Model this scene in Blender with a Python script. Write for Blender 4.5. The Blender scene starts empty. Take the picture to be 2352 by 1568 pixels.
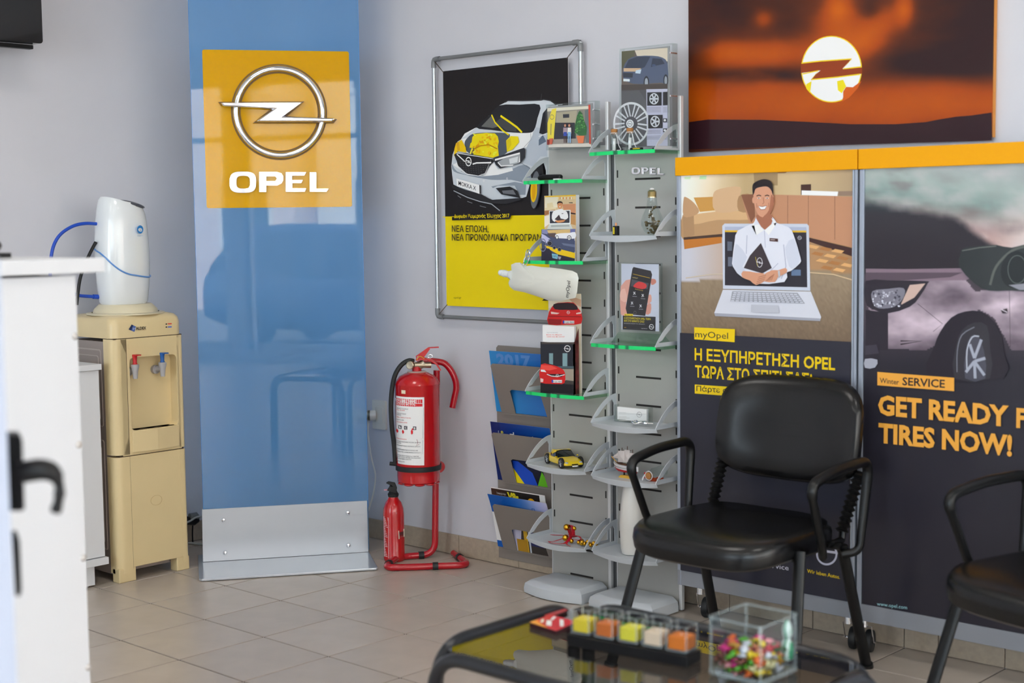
import bpy, math, random
from mathutils import Vector, Matrix, noise as mnoise
from mathutils.geometry import tessellate_polygon
random.seed(7)
SC = bpy.context.scene
COL = SC.collection
V = Vector
PI = math.pi

# ------------------------------------------------------------ camera
C0 = V((4.52734, -2.92927, 1.37335))
F = V((-0.67757642, 0.7307975, -0.0826148))
R = V((0.73393134, 0.6791162, -0.01208191))
U = V((-0.04727562, 0.06882001, 0.99650832))
FL = 3356.605
cd = bpy.data.cameras.new('camera'); cam = bpy.data.objects.new('camera', cd); COL.objects.link(cam)
cd.sensor_fit = 'HORIZONTAL'; cd.sensor_width = 36.0; cd.lens = FL * 36.0 / 2352.0
cam.matrix_world = Matrix(((R.x, U.x, -F.x, C0.x), (R.y, U.y, -F.y, C0.y), (R.z, U.z, -F.z, C0.z), (0, 0, 0, 1)))
cd.dof.use_dof = True; cd.dof.focus_distance = 5.55; cd.dof.aperture_fstop = 2.8
cd.clip_start = 0.05
SC.camera = cam

# ------------------------------------------------------------ world, lights, exposure
w = bpy.data.worlds.new('sky'); SC.world = w; w.use_nodes = True
bg = w.node_tree.nodes['Background']
bg.inputs[0].default_value = (0.77, 0.87, 1.0, 1); bg.inputs[1].default_value = 7.0
vs = SC.view_settings
vs.view_transform = 'Standard'; vs.look = 'None'; vs.gamma = 1.0; vs.use_curve_mapping = False
vs.exposure = 0.15
SC.cycles.max_bounces = 8; SC.cycles.transparent_max_bounces = 24
SC.cycles.diffuse_bounces = 4; SC.cycles.glossy_bounces = 4
SC.cycles.sample_clamp_indirect = 6.0
SC.cycles.caustics_reflective = False; SC.cycles.caustics_refractive = False

def light(name, kind, loc, aim, energy, color=(1, 1, 1), size=None, portal=False):
    d = bpy.data.lights.new(name, kind); o = bpy.data.objects.new(name, d); COL.objects.link(o)
    o.location = loc
    o.rotation_euler = (V(aim) - V(loc)).to_track_quat('-Z', 'Y').to_euler()
    d.energy = energy; d.color = color
    if size:
        d.shape = 'RECTANGLE'; d.size, d.size_y = size
    if portal: d.cycles.is_portal = True
    return o
sun = light('sun', 'SUN', (0, 0, 9), (5.5, -3.2, 3.9), 21, (1, .95, .88)); sun.data.angle = math.radians(1.0)
light('daylight_portal', 'AREA', (7.3, -2.3, 1.5), (0, -2.3, 1.5), 1, size=(6.6, 2.7), portal=True)
light('daylight_portal', 'AREA', (3.5, -6.1, 1.5), (3.5, 0, 1.5), 1, size=(6.6, 2.7), portal=True)
LAMP_E = 7
for lx, ly in ((1.2, -.6), (3.2, -.6), (1.2, -3.4), (3.2, -3.4)):
    light('ceiling_fill_light', 'AREA', (lx, ly, 3.06), (lx, ly, 0), LAMP_E, (1, .965, .93), size=(.58, .58))  # lamp light added as an even fill for the room

# ------------------------------------------------------------ pixel -> point on a known plane
def ray(x, y): return F + R * ((x - 1176) / FL) - U * ((y - 784) / FL)
def hz(x, y, z=0.0):
    d = ray(x, y); return C0 + d * ((z - C0.z) / d.z)
def hy(x, y, Y):
    d = ray(x, y); return C0 + d * ((Y - C0.y) / d.y)
def hx(x, y, X):
    d = ray(x, y); return C0 + d * ((X - C0.x) / d.x)
def hp(x, y, P, N):
    d = ray(x, y); P = V(P); N = V(N); return C0 + d * ((P - C0).dot(N) / d.dot(N))
NF = V((F.x, F.y, 0)).normalized()
def hf(x, y, P): return hp(x, y, P, NF)          # vertical plane through P square to the view

def lin(c):
    r = []
    for k in c[:3]:
        k = max(0, min(255, k)) / 255
        r.append(k / 12.92 if k <= .04045 else ((k + .055) / 1.055) ** 2.4)
    return r

# ------------------------------------------------------------ materials
MATS = {}
def nodes(name):
    m = bpy.data.materials.new(name); m.use_nodes = True
    nt = m.node_tree; return m, nt, nt.nodes['Principled BSDF']
def mat(name, c=(200, 200, 200), rough=.5, metal=0, coat=0, noise=0, nscale=20, bump=0, bscale=200, ior=1.5, spec=None):
    if name in MATS: return MATS[name]
    m, nt, b = nodes(name); l = lin(c)
    b.inputs['Base Color'].default_value = (*l, 1); b.inputs['Roughness'].default_value = rough
    b.inputs['Metallic'].default_value = metal; b.inputs['Coat Weight'].default_value = coat
    b.inputs['Coat Roughness'].default_value = .03; b.inputs['IOR'].default_value = ior
    if noise:
        tc = nt.nodes.new('ShaderNodeTexCoord'); n = nt.nodes.new('ShaderNodeTexNoise')
        n.inputs['Scale'].default_value = nscale; n.inputs['Detail'].default_value = 4
        nt.links.new(tc.outputs['Object'], n.inputs['Vector'])
        r = nt.nodes.new('ShaderNodeValToRGB')
        r.color_ramp.elements[0].position = .3; r.color_ramp.elements[1].position = .7
        r.color_ramp.elements[0].color = (*[x * (1 - noise) for x in l], 1)
        r.color_ramp.elements[1].color = (*[min(1, x * (1 + noise)) for x in l], 1)
        nt.links.new(n.outputs[0], r.inputs[0]); nt.links.new(r.outputs[0], b.inputs['Base Color'])
    if bump:
        tc = nt.nodes.new('ShaderNodeTexCoord'); n = nt.nodes.new('ShaderNodeTexNoise')
        n.inputs['Scale'].default_value = bscale; n.inputs['Detail'].default_value = 3
        bp = nt.nodes.new('ShaderNodeBump'); bp.inputs['Strength'].default_value = bump; bp.inputs['Distance'].default_value = .001
        nt.links.new(tc.outputs['Object'], n.inputs['Vector'])
        nt.links.new(n.outputs[0], bp.inputs['Height']); nt.links.new(bp.outputs[0], b.inputs['Normal'])
    if spec is not None: b.inputs['Specular IOR Level'].default_value = spec
    MATS[name] = m; return m
def glass(name, tint=(255, 255, 255), ior=1.5, rough=0.0, gcol=(1, 1, 1)):
    # thin clear glass: tinted transmission plus a Fresnel reflection
    if name in MATS: return MATS[name]
    m = bpy.data.materials.new(name); m.use_nodes = True; nt = m.node_tree; nt.nodes.clear()
    o = nt.nodes.new('ShaderNodeOutputMaterial'); t = nt.nodes.new('ShaderNodeBsdfTransparent')
    g = nt.nodes.new('ShaderNodeBsdfGlossy'); g.inputs['Roughness'].default_value = rough
    g.inputs['Color'].default_value = (*gcol, 1)
    t.inputs['Color'].default_value = (*lin(tint), 1)
    fr = nt.nodes.new('ShaderNodeFresnel'); fr.inputs['IOR'].default_value = ior
    ge = nt.nodes.new('ShaderNodeNewGeometry'); inv = nt.nodes.new('ShaderNodeMath'); inv.operation = 'SUBTRACT'
    inv.inputs[0].default_value = 1; nt.links.new(ge.outputs['Backfacing'], inv.inputs[1])
    mu = nt.nodes.new('ShaderNodeMath'); mu.operation = 'MULTIPLY'
    nt.links.new(fr.outputs[0], mu.inputs[0]); nt.links.new(inv.outputs[0], mu.inputs[1])
    mx = nt.nodes.new('ShaderNodeMixShader')
    nt.links.new(mu.outputs[0], mx.inputs[0]); nt.links.new(t.outputs[0], mx.inputs[1]); nt.links.new(g.outputs[0], mx.inputs[2])
    nt.links.new(mx.outputs[0], o.inputs[0]); MATS[name] = m; return m
def emit(name, c, s):
    if name in MATS: return MATS[name]
    m, nt, b = nodes(name); b.inputs['Base Color'].default_value = (*lin(c), 1)
    b.inputs['Emission Color'].default_value = (*lin(c), 1); b.inputs['Emission Strength'].default_value = s
    MATS[name] = m; return m
def printmat(name, rough=.35, coat=0.0):
    if name in MATS: return MATS[name]
    m, nt, b = nodes(name); a = nt.nodes.new('ShaderNodeVertexColor'); a.layer_name = 'Col'
    nt.links.new(a.outputs[0], b.inputs['Base Color']); b.inputs['Roughness'].default_value = rough; b.inputs['Specular IOR Level'].default_value = .25
    b.inputs['Coat Weight'].default_value = coat; b.inputs['Coat Roughness'].default_value = .02
    MATS[name] = m; return m

# ------------------------------------------------------------ mesh builder
def cr(pts, k=5, closed=True):          # Catmull-Rom
    P = [V(p) for p in pts]; n = len(P); out = []
    for i in range(n if closed else n - 1):
        if closed: a, b, c, d = P[i - 1], P[i], P[(i + 1) % n], P[(i + 2) % n]
        else: a, b, c, d = P[max(i - 1, 0)], P[i], P[i + 1], P[min(i + 2, n - 1)]
        for j in range(k):
            t = j / k
            out.append(.5 * ((2 * b) + (c - a) * t + (2 * a - 5 * b + 4 * c - d) * t * t + (3 * b - a - 3 * c + d) * t ** 3))
    if not closed: out.append(P[-1])
    return out
def fillet(pts, r, k=6):
    P = [V(p) for p in pts]; out = [P[0]]
    for i in range(1, len(P) - 1):
        a = (P[i - 1] - P[i]); b = (P[i + 1] - P[i]); rr = min(r, a.length * .49, b.length * .49)
        p0 = P[i] + a.normalized() * rr; p1 = P[i] + b.normalized() * rr
        for j in range(k + 1):
            t = j / k; out.append(p0 * (1 - t) ** 2 + P[i] * 2 * t * (1 - t) + p1 * t * t)
    out.append(P[-1]); return out
def rrect(w, h, r, k=4, cx=0, cy=0):
    out = []
    for sx, sy, a0 in ((1, 1, 0), (-1, 1, 90), (-1, -1, 180), (1, -1, 270)):
        for j in range(k + 1):
            a = math.radians(a0 + 90 * j / k)
            out.append((cx + sx * (w / 2 - r) + r * math.cos(a), cy + sy * (h / 2 - r) + r * math.sin(a)))
    return out
def circ(n, r=1, cx=0, cy=0, r2=None):
    return [(cx + r * math.cos(2 * PI * i / n), cy + (r2 or r) * math.sin(2 * PI * i / n)) for i in range(n)]
def tess(pts):
    return tessellate_polygon([[V((p[0], p[1], 0)) for p in pts]])

class MB:
    def __init__(s): s.v = []; s.f = []; s.c = []
    def add(s, vs_, fs, col=None):
        o = len(s.v); s.v += [V(p) for p in vs_]
        for f in fs: s.f.append([i + o for i in f]); s.c.append(col)
        return s
    def box(s, c, d, M=None):
        x, y, z = d[0] / 2, d[1] / 2, d[2] / 2
        p = [V((i, j, k)) for k in (-z, z) for j in (-y, y) for i in (-x, x)]
        if M is not None: p = [M @ q for q in p]
        c = V(c)
        return s.add([q + c for q in p], [(0, 2, 3, 1), (4, 5, 7, 6), (0, 1, 5, 4), (2, 6, 7, 3), (0, 4, 6, 2), (1, 3, 7, 5)])
    def bb(s, a, b):                     # box between two corners
        a = V(a); b = V(b); return s.box((a + b) / 2, [abs(t) for t in (b - a)])
    def tube(s, pts, r, n=12, closed=False, caps=True, rs=None, flat=1.0, up=None):
        P = [V(p) for p in pts]; m = len(P); rings = []
        T = []
        for i in range(m):
            if closed: t = P[(i + 1) % m] - P[i - 1]
            else: t = P[min(i + 1, m - 1)] - P[max(i - 1, 0)]
            T.append(t.normalized() if t.length > 1e-9 else V((0, 0, 1)))
        a = V(up) if up is not None else (V((0, 0, 1)) if abs(T[0].z) < .9 else V((1, 0, 0)))
        nrm = (a - T[0] * a.dot(T[0])).normalized()
        for i in range(m):
            nrm = (nrm - T[i] * nrm.dot(T[i])).normalized(); bi = T[i].cross(nrm)
            rr = rs[i] if rs else r
            rings.append([P[i] + (nrm * math.cos(2 * PI * j / n) * flat + bi * math.sin(2 * PI * j / n)) * rr for j in range(n)])
        s.loft(rings, caps=(caps and not closed), closed=closed); return s
    def loft(s, rings, caps=True, closed=False, cyc=True):
        n = len(rings[0]); o = len(s.v); m = len(rings)
        for r_ in rings: s.v += [V(p) for p in r_]
        for i in range(m if closed else m - 1):
            for j in range(n if cyc else n - 1):
                a = o + i * n + j; b = o + i * n + (j + 1) % n; k = ((i + 1) % m) * n + o
                s.f.append([a, b, k + (j + 1) % n, k + j]); s.c.append(None)
        if caps:
            s.f.append([o + j for j in range(n)][::-1]); s.f.append([o + (m - 1) * n + j for j in range(n)]); s.c += [None, None]
        return s
    def cyl(s, a, b, r, r2=None, n=20, caps=True):
        return s.tube([a, b], r, n=n, rs=[r, r if r2 is None else r2], caps=caps)
    def lathe(s, prof, o=(0, 0, 0), n=32, ax=None, caps=True):
        o = V(o); q = V((0, 0, 1)).rotation_difference(V(ax)) if ax is not None else None
        rings = []
        for r_, z in prof:
            ring = [V((max(r_, 1e-5) * math.cos(2 * PI * j / n), max(r_, 1e-5) * math.sin(2 * PI * j / n), z)) for j in range(n)]
            rings.append([o + (q @ p if q else p) for p in ring])
        return s.loft(rings, caps=caps)
    def sph(s, c, r, n=12, sc=(1, 1, 1), M=None):
        c = V(c); rings = []
        for i in range(n // 2 + 1):
            a = -PI / 2 + PI * i / (n // 2)
            rr = max(math.cos(a), 1e-3)
            ring = [V((rr * math.cos(2 * PI * j / n) * sc[0], rr * math.sin(2 * PI * j / n) * sc[1], math.sin(a) * sc[2])) * r for j in range(n)]
            rings.append([c + (M @ p if M is not None else p) for p in ring])
        return s.loft(rings)
    def prism(s, poly, o, ux, uy, depth, inner=None):      # 2D outline extruded along ux x uy by depth
        o = V(o); ux = V(ux).normalized(); uy = V(uy).normalized(); n = ux.cross(uy)
        def w3(p, k): return o + ux * p[0] + uy * p[1] + n * k
        N = len(poly); b = len(s.v)
        s.v += [w3(p, 0) for p in poly] + [w3(p, depth) for p in poly]
        for i in range(N): s.f.append([b + i, b + (i + 1) % N, b + N + (i + 1) % N, b + N + i]); s.c.append(None)
        if inner is None:
            for t in tess(poly):
                s.f.append([b + i for i in t]); s.f.append([b + N + i for i in t][::-1]); s.c += [None, None]
        else:
            M_ = len(inner); q = len(s.v)
            s.v += [w3(p, 0) for p in inner] + [w3(p, depth) for p in inner]
            for i in range(M_): s.f.append([q + (i + 1) % M_, q + i, q + M_ + i, q + M_ + (i + 1) % M_]); s.c.append(None)
            for t in tessellate_polygon([[V((p[0], p[1], 0)) for p in poly], [V((p[0], p[1], 0)) for p in inner]]):
                f0 = [(b + i) if i < N else (q + i - N) for i in t]
                f1 = [(b + N + i) if i < N else (q + M_ + i - N) for i in t][::-1]
                s.f.append(f0); s.f.append(f1); s.c += [None, None]
        return s
    def xf(s, M):
        s.v = [M @ p for p in s.v]; return s

ROOTS = {}
def setp(o, label=None, cat=None, group=None, kind=None):
    if label: o['label'] = label
    if cat: o['category'] = cat
    if group: o['group'] = group
    if kind: o['kind'] = kind
    return o
def thing(name, label, cat, loc=(0, 0, 0), group=None, rz=0):
    o = bpy.data.objects.new(name, None); COL.objects.link(o); o.location = loc; o.empty_display_size = .05
    o.rotation_euler = (0, 0, rz)
    ROOTS[o.name] = V(loc) if rz == 0 else V((0, 0, 0)); return setp(o, label, cat, group)
def build(name, mb, m, parent=None, smooth=True, bevel=0, local=False, label=None, kind=None, at=None, recalc=True):
    off = V((0, 0, 0)); top = None
    if parent is not None:
        top = parent
        while top.parent: top = top.parent
        off = V((0, 0, 0)) if local else ROOTS.get(top.name, V((0, 0, 0)))
    elif at is not None: off = V(at)
    me = bpy.data.meshes.new(name); me.from_pydata([tuple(p - off) for p in mb.v], [], mb.f)
    o = bpy.data.objects.new(name, me); COL.objects.link(o)
    if parent is None: o.location = off; ROOTS[o.name] = off
    else: o.parent = parent
    for mm in (m if isinstance(m, (list, tuple)) else [m]): me.materials.append(mm)
    if any(c is not None for c in mb.c):
        at_ = me.color_attributes.new('Col', 'FLOAT_COLOR', 'CORNER')
        i = 0; buf = []
        for pi, p in enumerate(me.polygons):
            c = mb.c[pi]
            for k in range(len(p.vertices)):
                if c is None: q = (.5, .5, .5)
                elif isinstance(c[0], (tuple, list)): q = c[k]
                else: q = c
                buf += [q[0], q[1], q[2], 1.0]
        at_.data.foreach_set('color', buf)
    elif recalc:
        import bmesh
        b = bmesh.new(); b.from_mesh(me); bmesh.ops.recalc_face_normals(b, faces=b.faces); b.to_mesh(me); b.free()
    if smooth:
        me.shade_smooth()
        try: me.set_sharp_from_angle(angle=math.radians(38))
        except Exception: pass
    if bevel:
        bm_ = o.modifiers.new('bevel', 'BEVEL'); bm_.width = bevel; bm_.segments = 2; bm_.limit_method = 'ANGLE'
    if label: o['label'] = label
    if kind: o['kind'] = kind
    return o
def solo(name, mb, m, label, cat, group=None, at=None, **k):
    if at is None:
        xs = [p for p in mb.v]; n = len(xs); at = (sum(p.x for p in xs) / n, sum(p.y for p in xs) / n, min(p.z for p in xs))
    return setp(build(name, mb, m, at=at, **k), label, cat, group)

# ------------------------------------------------------------ flat print (posters, labels)
GAIN = 1.3                       # print pigment seen under the room light -> reflectance
def pig(c):
    return tuple(min(.92, k * GAIN) for k in lin(c))
TXT = {}
def txt(body, bold=0):
    k = (body, bold)
    if k not in TXT:
        c = bpy.data.curves.new('t', 'FONT'); c.body = body; c.resolution_u = 2; c.offset = bold
        o = bpy.data.objects.new('t', c); COL.objects.link(o); bpy.context.view_layer.update()
        me = bpy.data.meshes.new_from_object(o.evaluated_get(bpy.context.evaluated_depsgraph_get()))
        me.calc_loop_triangles()
        vv = [v.co.copy() for v in me.vertices]; ff = [tuple(t.vertices) for t in me.loop_triangles]
        bpy.data.objects.remove(o); bpy.data.curves.remove(c); bpy.data.meshes.remove(me)
        TXT[k] = (vv, ff)
    return TXT[k]
class Art(MB):
    """flat print on one plane; outlines are given where they are seen on that plane"""
    def __init__(s, P, N, eps=.00006, gain=True):
        super().__init__(); s.P = V(P); s.N = V(N).normalized(); s.k = 1; s.eps = eps
        if s.N.dot(C0 - s.P) < 0: s.N = -s.N
        s.ux = V((0, 0, 1)).cross(s.N).normalized(); s.uy = s.N.cross(s.ux)
        s.T = lambda q: q
    def zoom(s, ox, oy, k): s.T = lambda q: (ox + q[0] * k, oy + q[1] * k); return s
    def w(s, q):
        q = s.T(q); return hp(q[0], q[1], s.P, s.N)
    def lift(s): s.k += 1; return s.N * (s.eps * s.k)
    def poly(s, pts, c, smooth=0):
        W = [s.w(p) for p in pts]
        if smooth: W = cr(W, smooth)
        L = s.lift(); fl = [((p - s.P).dot(s.ux), (p - s.P).dot(s.uy)) for p in W]
        return s.flat(fl, c, L, pre=[p + L for p in W])
    def flat(s, fl, c, L=None, pre=None):
        if L is None: L = s.lift()
        vv = pre or [s.P + s.ux * a + s.uy * b + L for a, b in fl]
        fs = []
        for t in tess(fl):
            a, b, d = [fl[i] for i in t]
            ar = (b[0] - a[0]) * (d[1] - a[1]) - (b[1] - a[1]) * (d[0] - a[0])
            fs.append(t if ar > 0 else t[::-1])
        return s.add(vv, fs, pig(c))
    def line(s, pts, wd, c, closed=False, smooth=0):      # wd in photo pixels at the zoomed scale
        W = [s.w(p) for p in pts]
        if smooth: W = cr(W, smooth, closed)
        L = s.lift(); k = (s.w((pts[0][0] + wd, pts[0][1])) - s.w(pts[0])).length / 2
        n = len(W); vv = []
        for i in range(n):
            t = (W[(i + 1) % n] - W[i - 1]) if closed else (W[min(i + 1, n - 1)] - W[max(i - 1, 0)])
            b = s.N.cross(t).normalized() * k; vv += [W[i] + b + L, W[i] - b + L]
        fs = []
        for i in range(n if closed else n - 1):
            j = (i + 1) % n; fs.append((2 * i + 1, 2 * j + 1, 2 * j, 2 * i))
        return s.add(vv, fs, pig(c))
    def ell(s, cx, cy, rx, ry, c, n=20, rot=0):
        ca, sa = math.cos(rot), math.sin(rot)
        return s.poly([(cx + rx * math.cos(2 * PI * i / n) * ca - ry * math.sin(2 * PI * i / n) * sa,
                        cy + rx * math.cos(2 * PI * i / n) * sa + ry * math.sin(2 * PI * i / n) * ca) for i in range(n)], c)
    def ring(s, cx, cy, rx, ry, wd, c, n=28):
        return s.line([(cx + rx * math.cos(2 * PI * i / n), cy + ry * math.sin(2 * PI * i / n)) for i in range(n)], wd, c, closed=True)
    def grid(s, quad, nx, ny, fn):     # quad TL,TR,BR,BL ; fn(s,t)->rgb 0..255
        a, b, d, e = [s.w(q) for q in quad]; L = s.lift(); o = []; cc = []
        for j in range(ny + 1):
            for i in range(nx + 1):
                x = i / nx; y = j / ny
                o.append((a * (1 - x) + b * x) * (1 - y) + (e * (1 - x) + d * x) * y + L); cc.append(pig(fn(x, y)))
        b0 = len(s.v); s.v += o
        for j in range(ny):
            for i in range(nx):
                q = [j * (nx + 1) + i, (j + 1) * (nx + 1) + i, (j + 1) * (nx + 1) + i + 1, j * (nx + 1) + i + 1]
                s.f.append([b0 + k for k in q]); s.c.append([cc[k] for k in q])
        return s
    def text(s, body, a, b, h, c, bold=0, k=.73):   # baseline a -> b, cap height h (same units as a, b)
        vv, ff = txt(body, bold); A = s.w(a); B = s.w(b)
        H = s.w((a[0], a[1] - h)); x0 = min(p.x for p in vv); x1 = max(p.x for p in vv)
        dx = (B - A) / (x1 - x0); dy = (H - A); dy = s.uy * dy.dot(s.uy) / k
        if abs((B - A).normalized().z) > .5: dy = s.N.cross((B - A).normalized()) * (dy.length)
        L = s.lift()
        return s.add([A + dx * (p.x - x0) + dy * p.y + L for p in vv], ff, pig(c))
    def logo(s, cx, cy, r, c, r2=None, wd=None):
        r2 = r2 or r; s.ring(cx, cy, r, r2, wd or r * .2, c)
        s.poly([(cx - 1.3 * r, cy - .14 * r2), (cx + .28 * r, cy - .2 * r2), (cx + .1 * r, cy + .02 * r2), (cx + 1.3 * r, cy + .08 * r2),
                (cx + 1.2 * r, cy + .22 * r2), (cx - .3 * r, cy + .2 * r2), (cx - .08 * r, cy, ), (cx - 1.2 * r, cy - .02 * r2)], c)
def mixc(a, b, t):
    t = max(0, min(1, t)); return tuple(a[i] * (1 - t) + b[i] * t for i in range(3))
def ramp(st, t):
    if t <= st[0][0]: return st[0][1]
    for (a, ca), (b, cb) in zip(st, st[1:]):
        if t <= b: return mixc(ca, cb, (t - a) / (b - a))
    return st[-1][1]
def nz(x, y, s=1, o=0): return mnoise.fractal(V((x * s + o, y * s - o, o * .37)), 1.0, 2.0, 4)

# ------------------------------------------------------------ shared materials
m_wall = mat('wall_paint', (210, 210, 217), .6, noise=.02, nscale=3, bump=.15, bscale=400)
m_ceil = mat('ceiling_paint', (228, 227, 224), .8)
m_grout = mat('grout', (54, 44, 40), .9)
m_tile = mat('floor_tile', (190, 178, 166), .32, noise=.06, nscale=9, bump=.06, bscale=60)
m_skirt = mat('skirting_tile', (172, 158, 140), .5, noise=.08, nscale=60)
m_alu = mat('brushed_aluminium', (176, 182, 190), .38, 0.75)
m_alup = mat('aluminium_paint', (172, 177, 185), .42, 0.25)
m_chrome = mat('chrome', (235, 235, 238), .06, 1)
m_blackplastic = mat('black_plastic', (14, 14, 16), .4, spec=.35)
m_gedge = None
m_dark = mat('slot_shade', (38, 34, 32), .8)  # flat dark colour for the shade inside open slots
m_white = mat('white_laminate', (226, 227, 230), .35)
m_clear = glass('clear_acrylic', (253, 254, 254), 1.45)
m_paper = mat('paper', (238, 236, 238), .6)
m_print = printmat('printed_paper', .45); m_printg = printmat('glossy_print', .3, .15)

# ============================================================ the room
S = 0.33333
XL, YB, XR, YF, ZC = -0.765, 1.269, 7.2, -6.0, 3.1
def struct(name, mb, m, **k):
    return setp(build(name, mb, m, **k), kind='structure')
floor = struct('floor', MB().bb((XL - .2, YF - .2, -.12), (XR + .2, YB + .2, -.003)), m_grout, smooth=False)
struct('ceiling', MB().bb((XL - .2, YF - .2, ZC), (XR + .2, YB + .2, ZC + .25)), m_ceil, smooth=False)
struct('wall_back', MB().bb((XL - .2, YB, -.1), (XR + .2, YB + .2, ZC)), m_wall, smooth=False)
struct('wall_left', MB().bb((XL - .2, YF, -.1), (XL, YB, ZC)), m_wall, smooth=False)
# tiles: those in view one by one, the rest as one mesh
G = .0029
tile_me = {}
def tile(x0, x1, y0, y1, one=None):
    b = [(x0 + G, y0 + G), (x1 - G, y0 + G), (x1 - G, y1 - G), (x0 + G, y1 - G)]
    vv = [(x, y, -.004) for x, y in b] + [(x + (.001 if x < (x0 + x1) / 2 else -.001), y + (.001 if y < (y0 + y1) / 2 else -.001), 0) for x, y in b]
    fs = [(0, 1, 5, 4), (1, 2, 6, 5), (2, 3, 7, 6), (3, 0, 4, 7), (4, 5, 6, 7)]
    if one is not None: one.add(vv, fs); return
    key = (round(x1 - x0, 4), round(y1 - y0, 4)); cx, cy = (x0 + x1) / 2, (y0 + y1) / 2
    if key not in tile_me:
        me = bpy.data.meshes.new('tile'); me.from_pydata([(x - cx, y - cy, z) for x, y, z in vv], [], fs); me.materials.append(m_tile); tile_me[key] = me
    o = bpy.data.objects.new('tile', tile_me[key]); COL.objects.link(o); o.parent = floor; o.location = (cx, cy, 0)
rest = MB()
for i in range(-3, 22):
    for j in range(-18, 4):
        x0, x1 = max(i * S, XL), min((i + 1) * S, XR); y0, y1 = max(j * S, YF), min((j + 1) * S, YB)
        if x1 - x0 < .02 or y1 - y0 < .02: continue
        near = (x1 > XL and x0 < 3.4 and y1 > -1.5 and not (x0 > 2.4 and y1 < -.9))
        tile(x0, x1, y0, y1, None if near else rest)
build('floor_tiles_further_off', rest, m_tile, floor, smooth=False, kind='stuff')
# per-tile tone
nt = m_tile.node_tree; b_ = nt.nodes['Principled BSDF']
oi = nt.nodes.new('ShaderNodeObjectInfo'); hs = nt.nodes.new('ShaderNodeHueSaturation')
mr = nt.nodes.new('ShaderNodeMapRange'); mr.inputs[3].default_value = .95; mr.inputs[4].default_value = 1.04
src = b_.inputs['Base Color'].links[0].from_socket
nt.links.new(oi.outputs['Random'], mr.inputs[0]); nt.links.new(mr.outputs[0], hs.inputs['Value'])
nt.links.new(src, hs.inputs['Color']); nt.links.new(hs.outputs[0], b_.inputs['Base Color'])
# skirting
def skirting(name, a, b, horiz, cuts):
    base = struct(name, MB().bb((a, YB - .004, 0), (b, YB, .083)) if horiz else MB().bb((XL, a, 0), (XL + .004, b, .083)), m_grout, smooth=False)
    cs = [a] + [c for c in sorted(cuts) if a < c < b] + [b]
    for p, q in zip(cs, cs[1:]):
        g = .0016
        mb = MB().bb((p + g, YB - .012, .002), (q - g, YB - .003, .085)) if horiz else MB().bb((XL + .003, p + g, .002), (XL + .012, q - g, .085))
        build('skirting_tile', mb, m_skirt, base, smooth=False, bevel=.0015)
skirting('baseboard_back', XL, 4.2, True, [i * S for i in range(-2, 13)] + [2.45])
skirting('baseboard_left', -2.2, YB - .012, False, [i * S - .09 for i in range(-6, 4)])
# shop front on the street side, with its windows
m_frame = mat('shopfront_frame', (200, 202, 205), .4, .3)
m_pane = glass('window_glass', (250, 253, 252), 1.5)
def wall_windows(name, along, cols, p, d, z0, z1, a, b):
    mb = MB()
    def seg(u0, u1, zz0, zz1):
        if u1 - u0 < .001: return
        if along == 'y': mb.bb((p, u0, zz0), (p + d, u1, zz1))
        else: mb.bb((u0, p - d, zz0), (u1, p, zz1))
    seg(a, b, -.1, z0); seg(a, b, z1, ZC)
    u = a
    for c0, c1 in cols: seg(u, c0, z0, z1); u = c1
    seg(u, b, z0, z1)
    return struct(name, mb, m_wall, smooth=False)
cols1 = [(-5.7, -4.25), (-4.05, -2.75), (-2.6, -1.35), (-1.2, .1), (.3, 1.05)]
wall_windows('wall_right', 'y', cols1, XR, .2, .12, 2.78, YF - .2, YB + .2)
wall_windows('wall_front', 'x', [(.4, 2.6), (2.75, 4.9), (5.05, 6.9)], YF, .2, .5, 2.7, XL, XR)
k = 0
for (c0, c1) in cols1:
    k += 1
    fr = struct('window_%d' % k, MB().bb((XR + .05, c0, .12), (XR + .1, c0 + .05, 2.78)).bb((XR + .05, c1 - .05, .12), (XR + .1, c1, 2.78))
                .bb((XR + .05, c0, .12), (XR + .1, c1, .18)).bb((XR + .05, c0, 2.72), (XR + .1, c1, 2.78)).bb((XR + .05, c0, 2.18), (XR + .1, c1, 2.23)), m_frame, smooth=False)
    build('pane', MB().bb((XR + .07, c0 + .04, .17), (XR + .076, c1 - .04, 2.73)), m_pane, fr, smooth=False)
for (c0, c1) in [(.4, 2.6), (2.75, 4.9), (5.05, 6.9)]:
    k += 1
    fr = struct('window_%d' % k, MB().bb((c0, YF - .1, .5), (c0 + .05, YF - .05, 2.7)).bb((c1 - .05, YF - .1, .5), (c1, YF - .05, 2.7))
                .bb((c0, YF - .1, .5), (c1, YF - .05, .56)).bb((c0, YF - .1, 2.64), (c1, YF - .05, 2.7)), m_frame, smooth=False)
    build('pane', MB().bb((c0 + .04, YF - .08, .55), (c1 - .04, YF - .074, 2.65)), m_pane, fr, smooth=False)
# ceiling lamps, added out of view for soft fill light
m_lamp = emit('fill_lamp_diffuser', (255, 250, 242), 4.0)
for n_, (lx, ly, wh) in enumerate(((1.2, -.6, 'over the display stands'), (3.2, -.6, 'over the coffee table'), (1.2, -3.4, 'over the counter'), (3.2, -3.4, 'behind the viewer, furthest from the display stands'))):
    t = thing('ceiling_fill_lamp', 'square white ceiling lamp added as fill light ' + wh, 'lamp', (lx, ly, 3.1), 'added ceiling fill lamps')
    build('frame', MB().prism(rrect(.64, .64, .01), (lx, ly, 3.072), (1, 0, 0), (0, 1, 0), .028, inner=rrect(.59, .59, .005)), m_white, t, smooth=False)
    build('diffuser', MB().bb((lx - .295, ly - .295, 3.078), (lx + .295, ly + .295, 3.09)), m_lamp, t, smooth=False)

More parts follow.
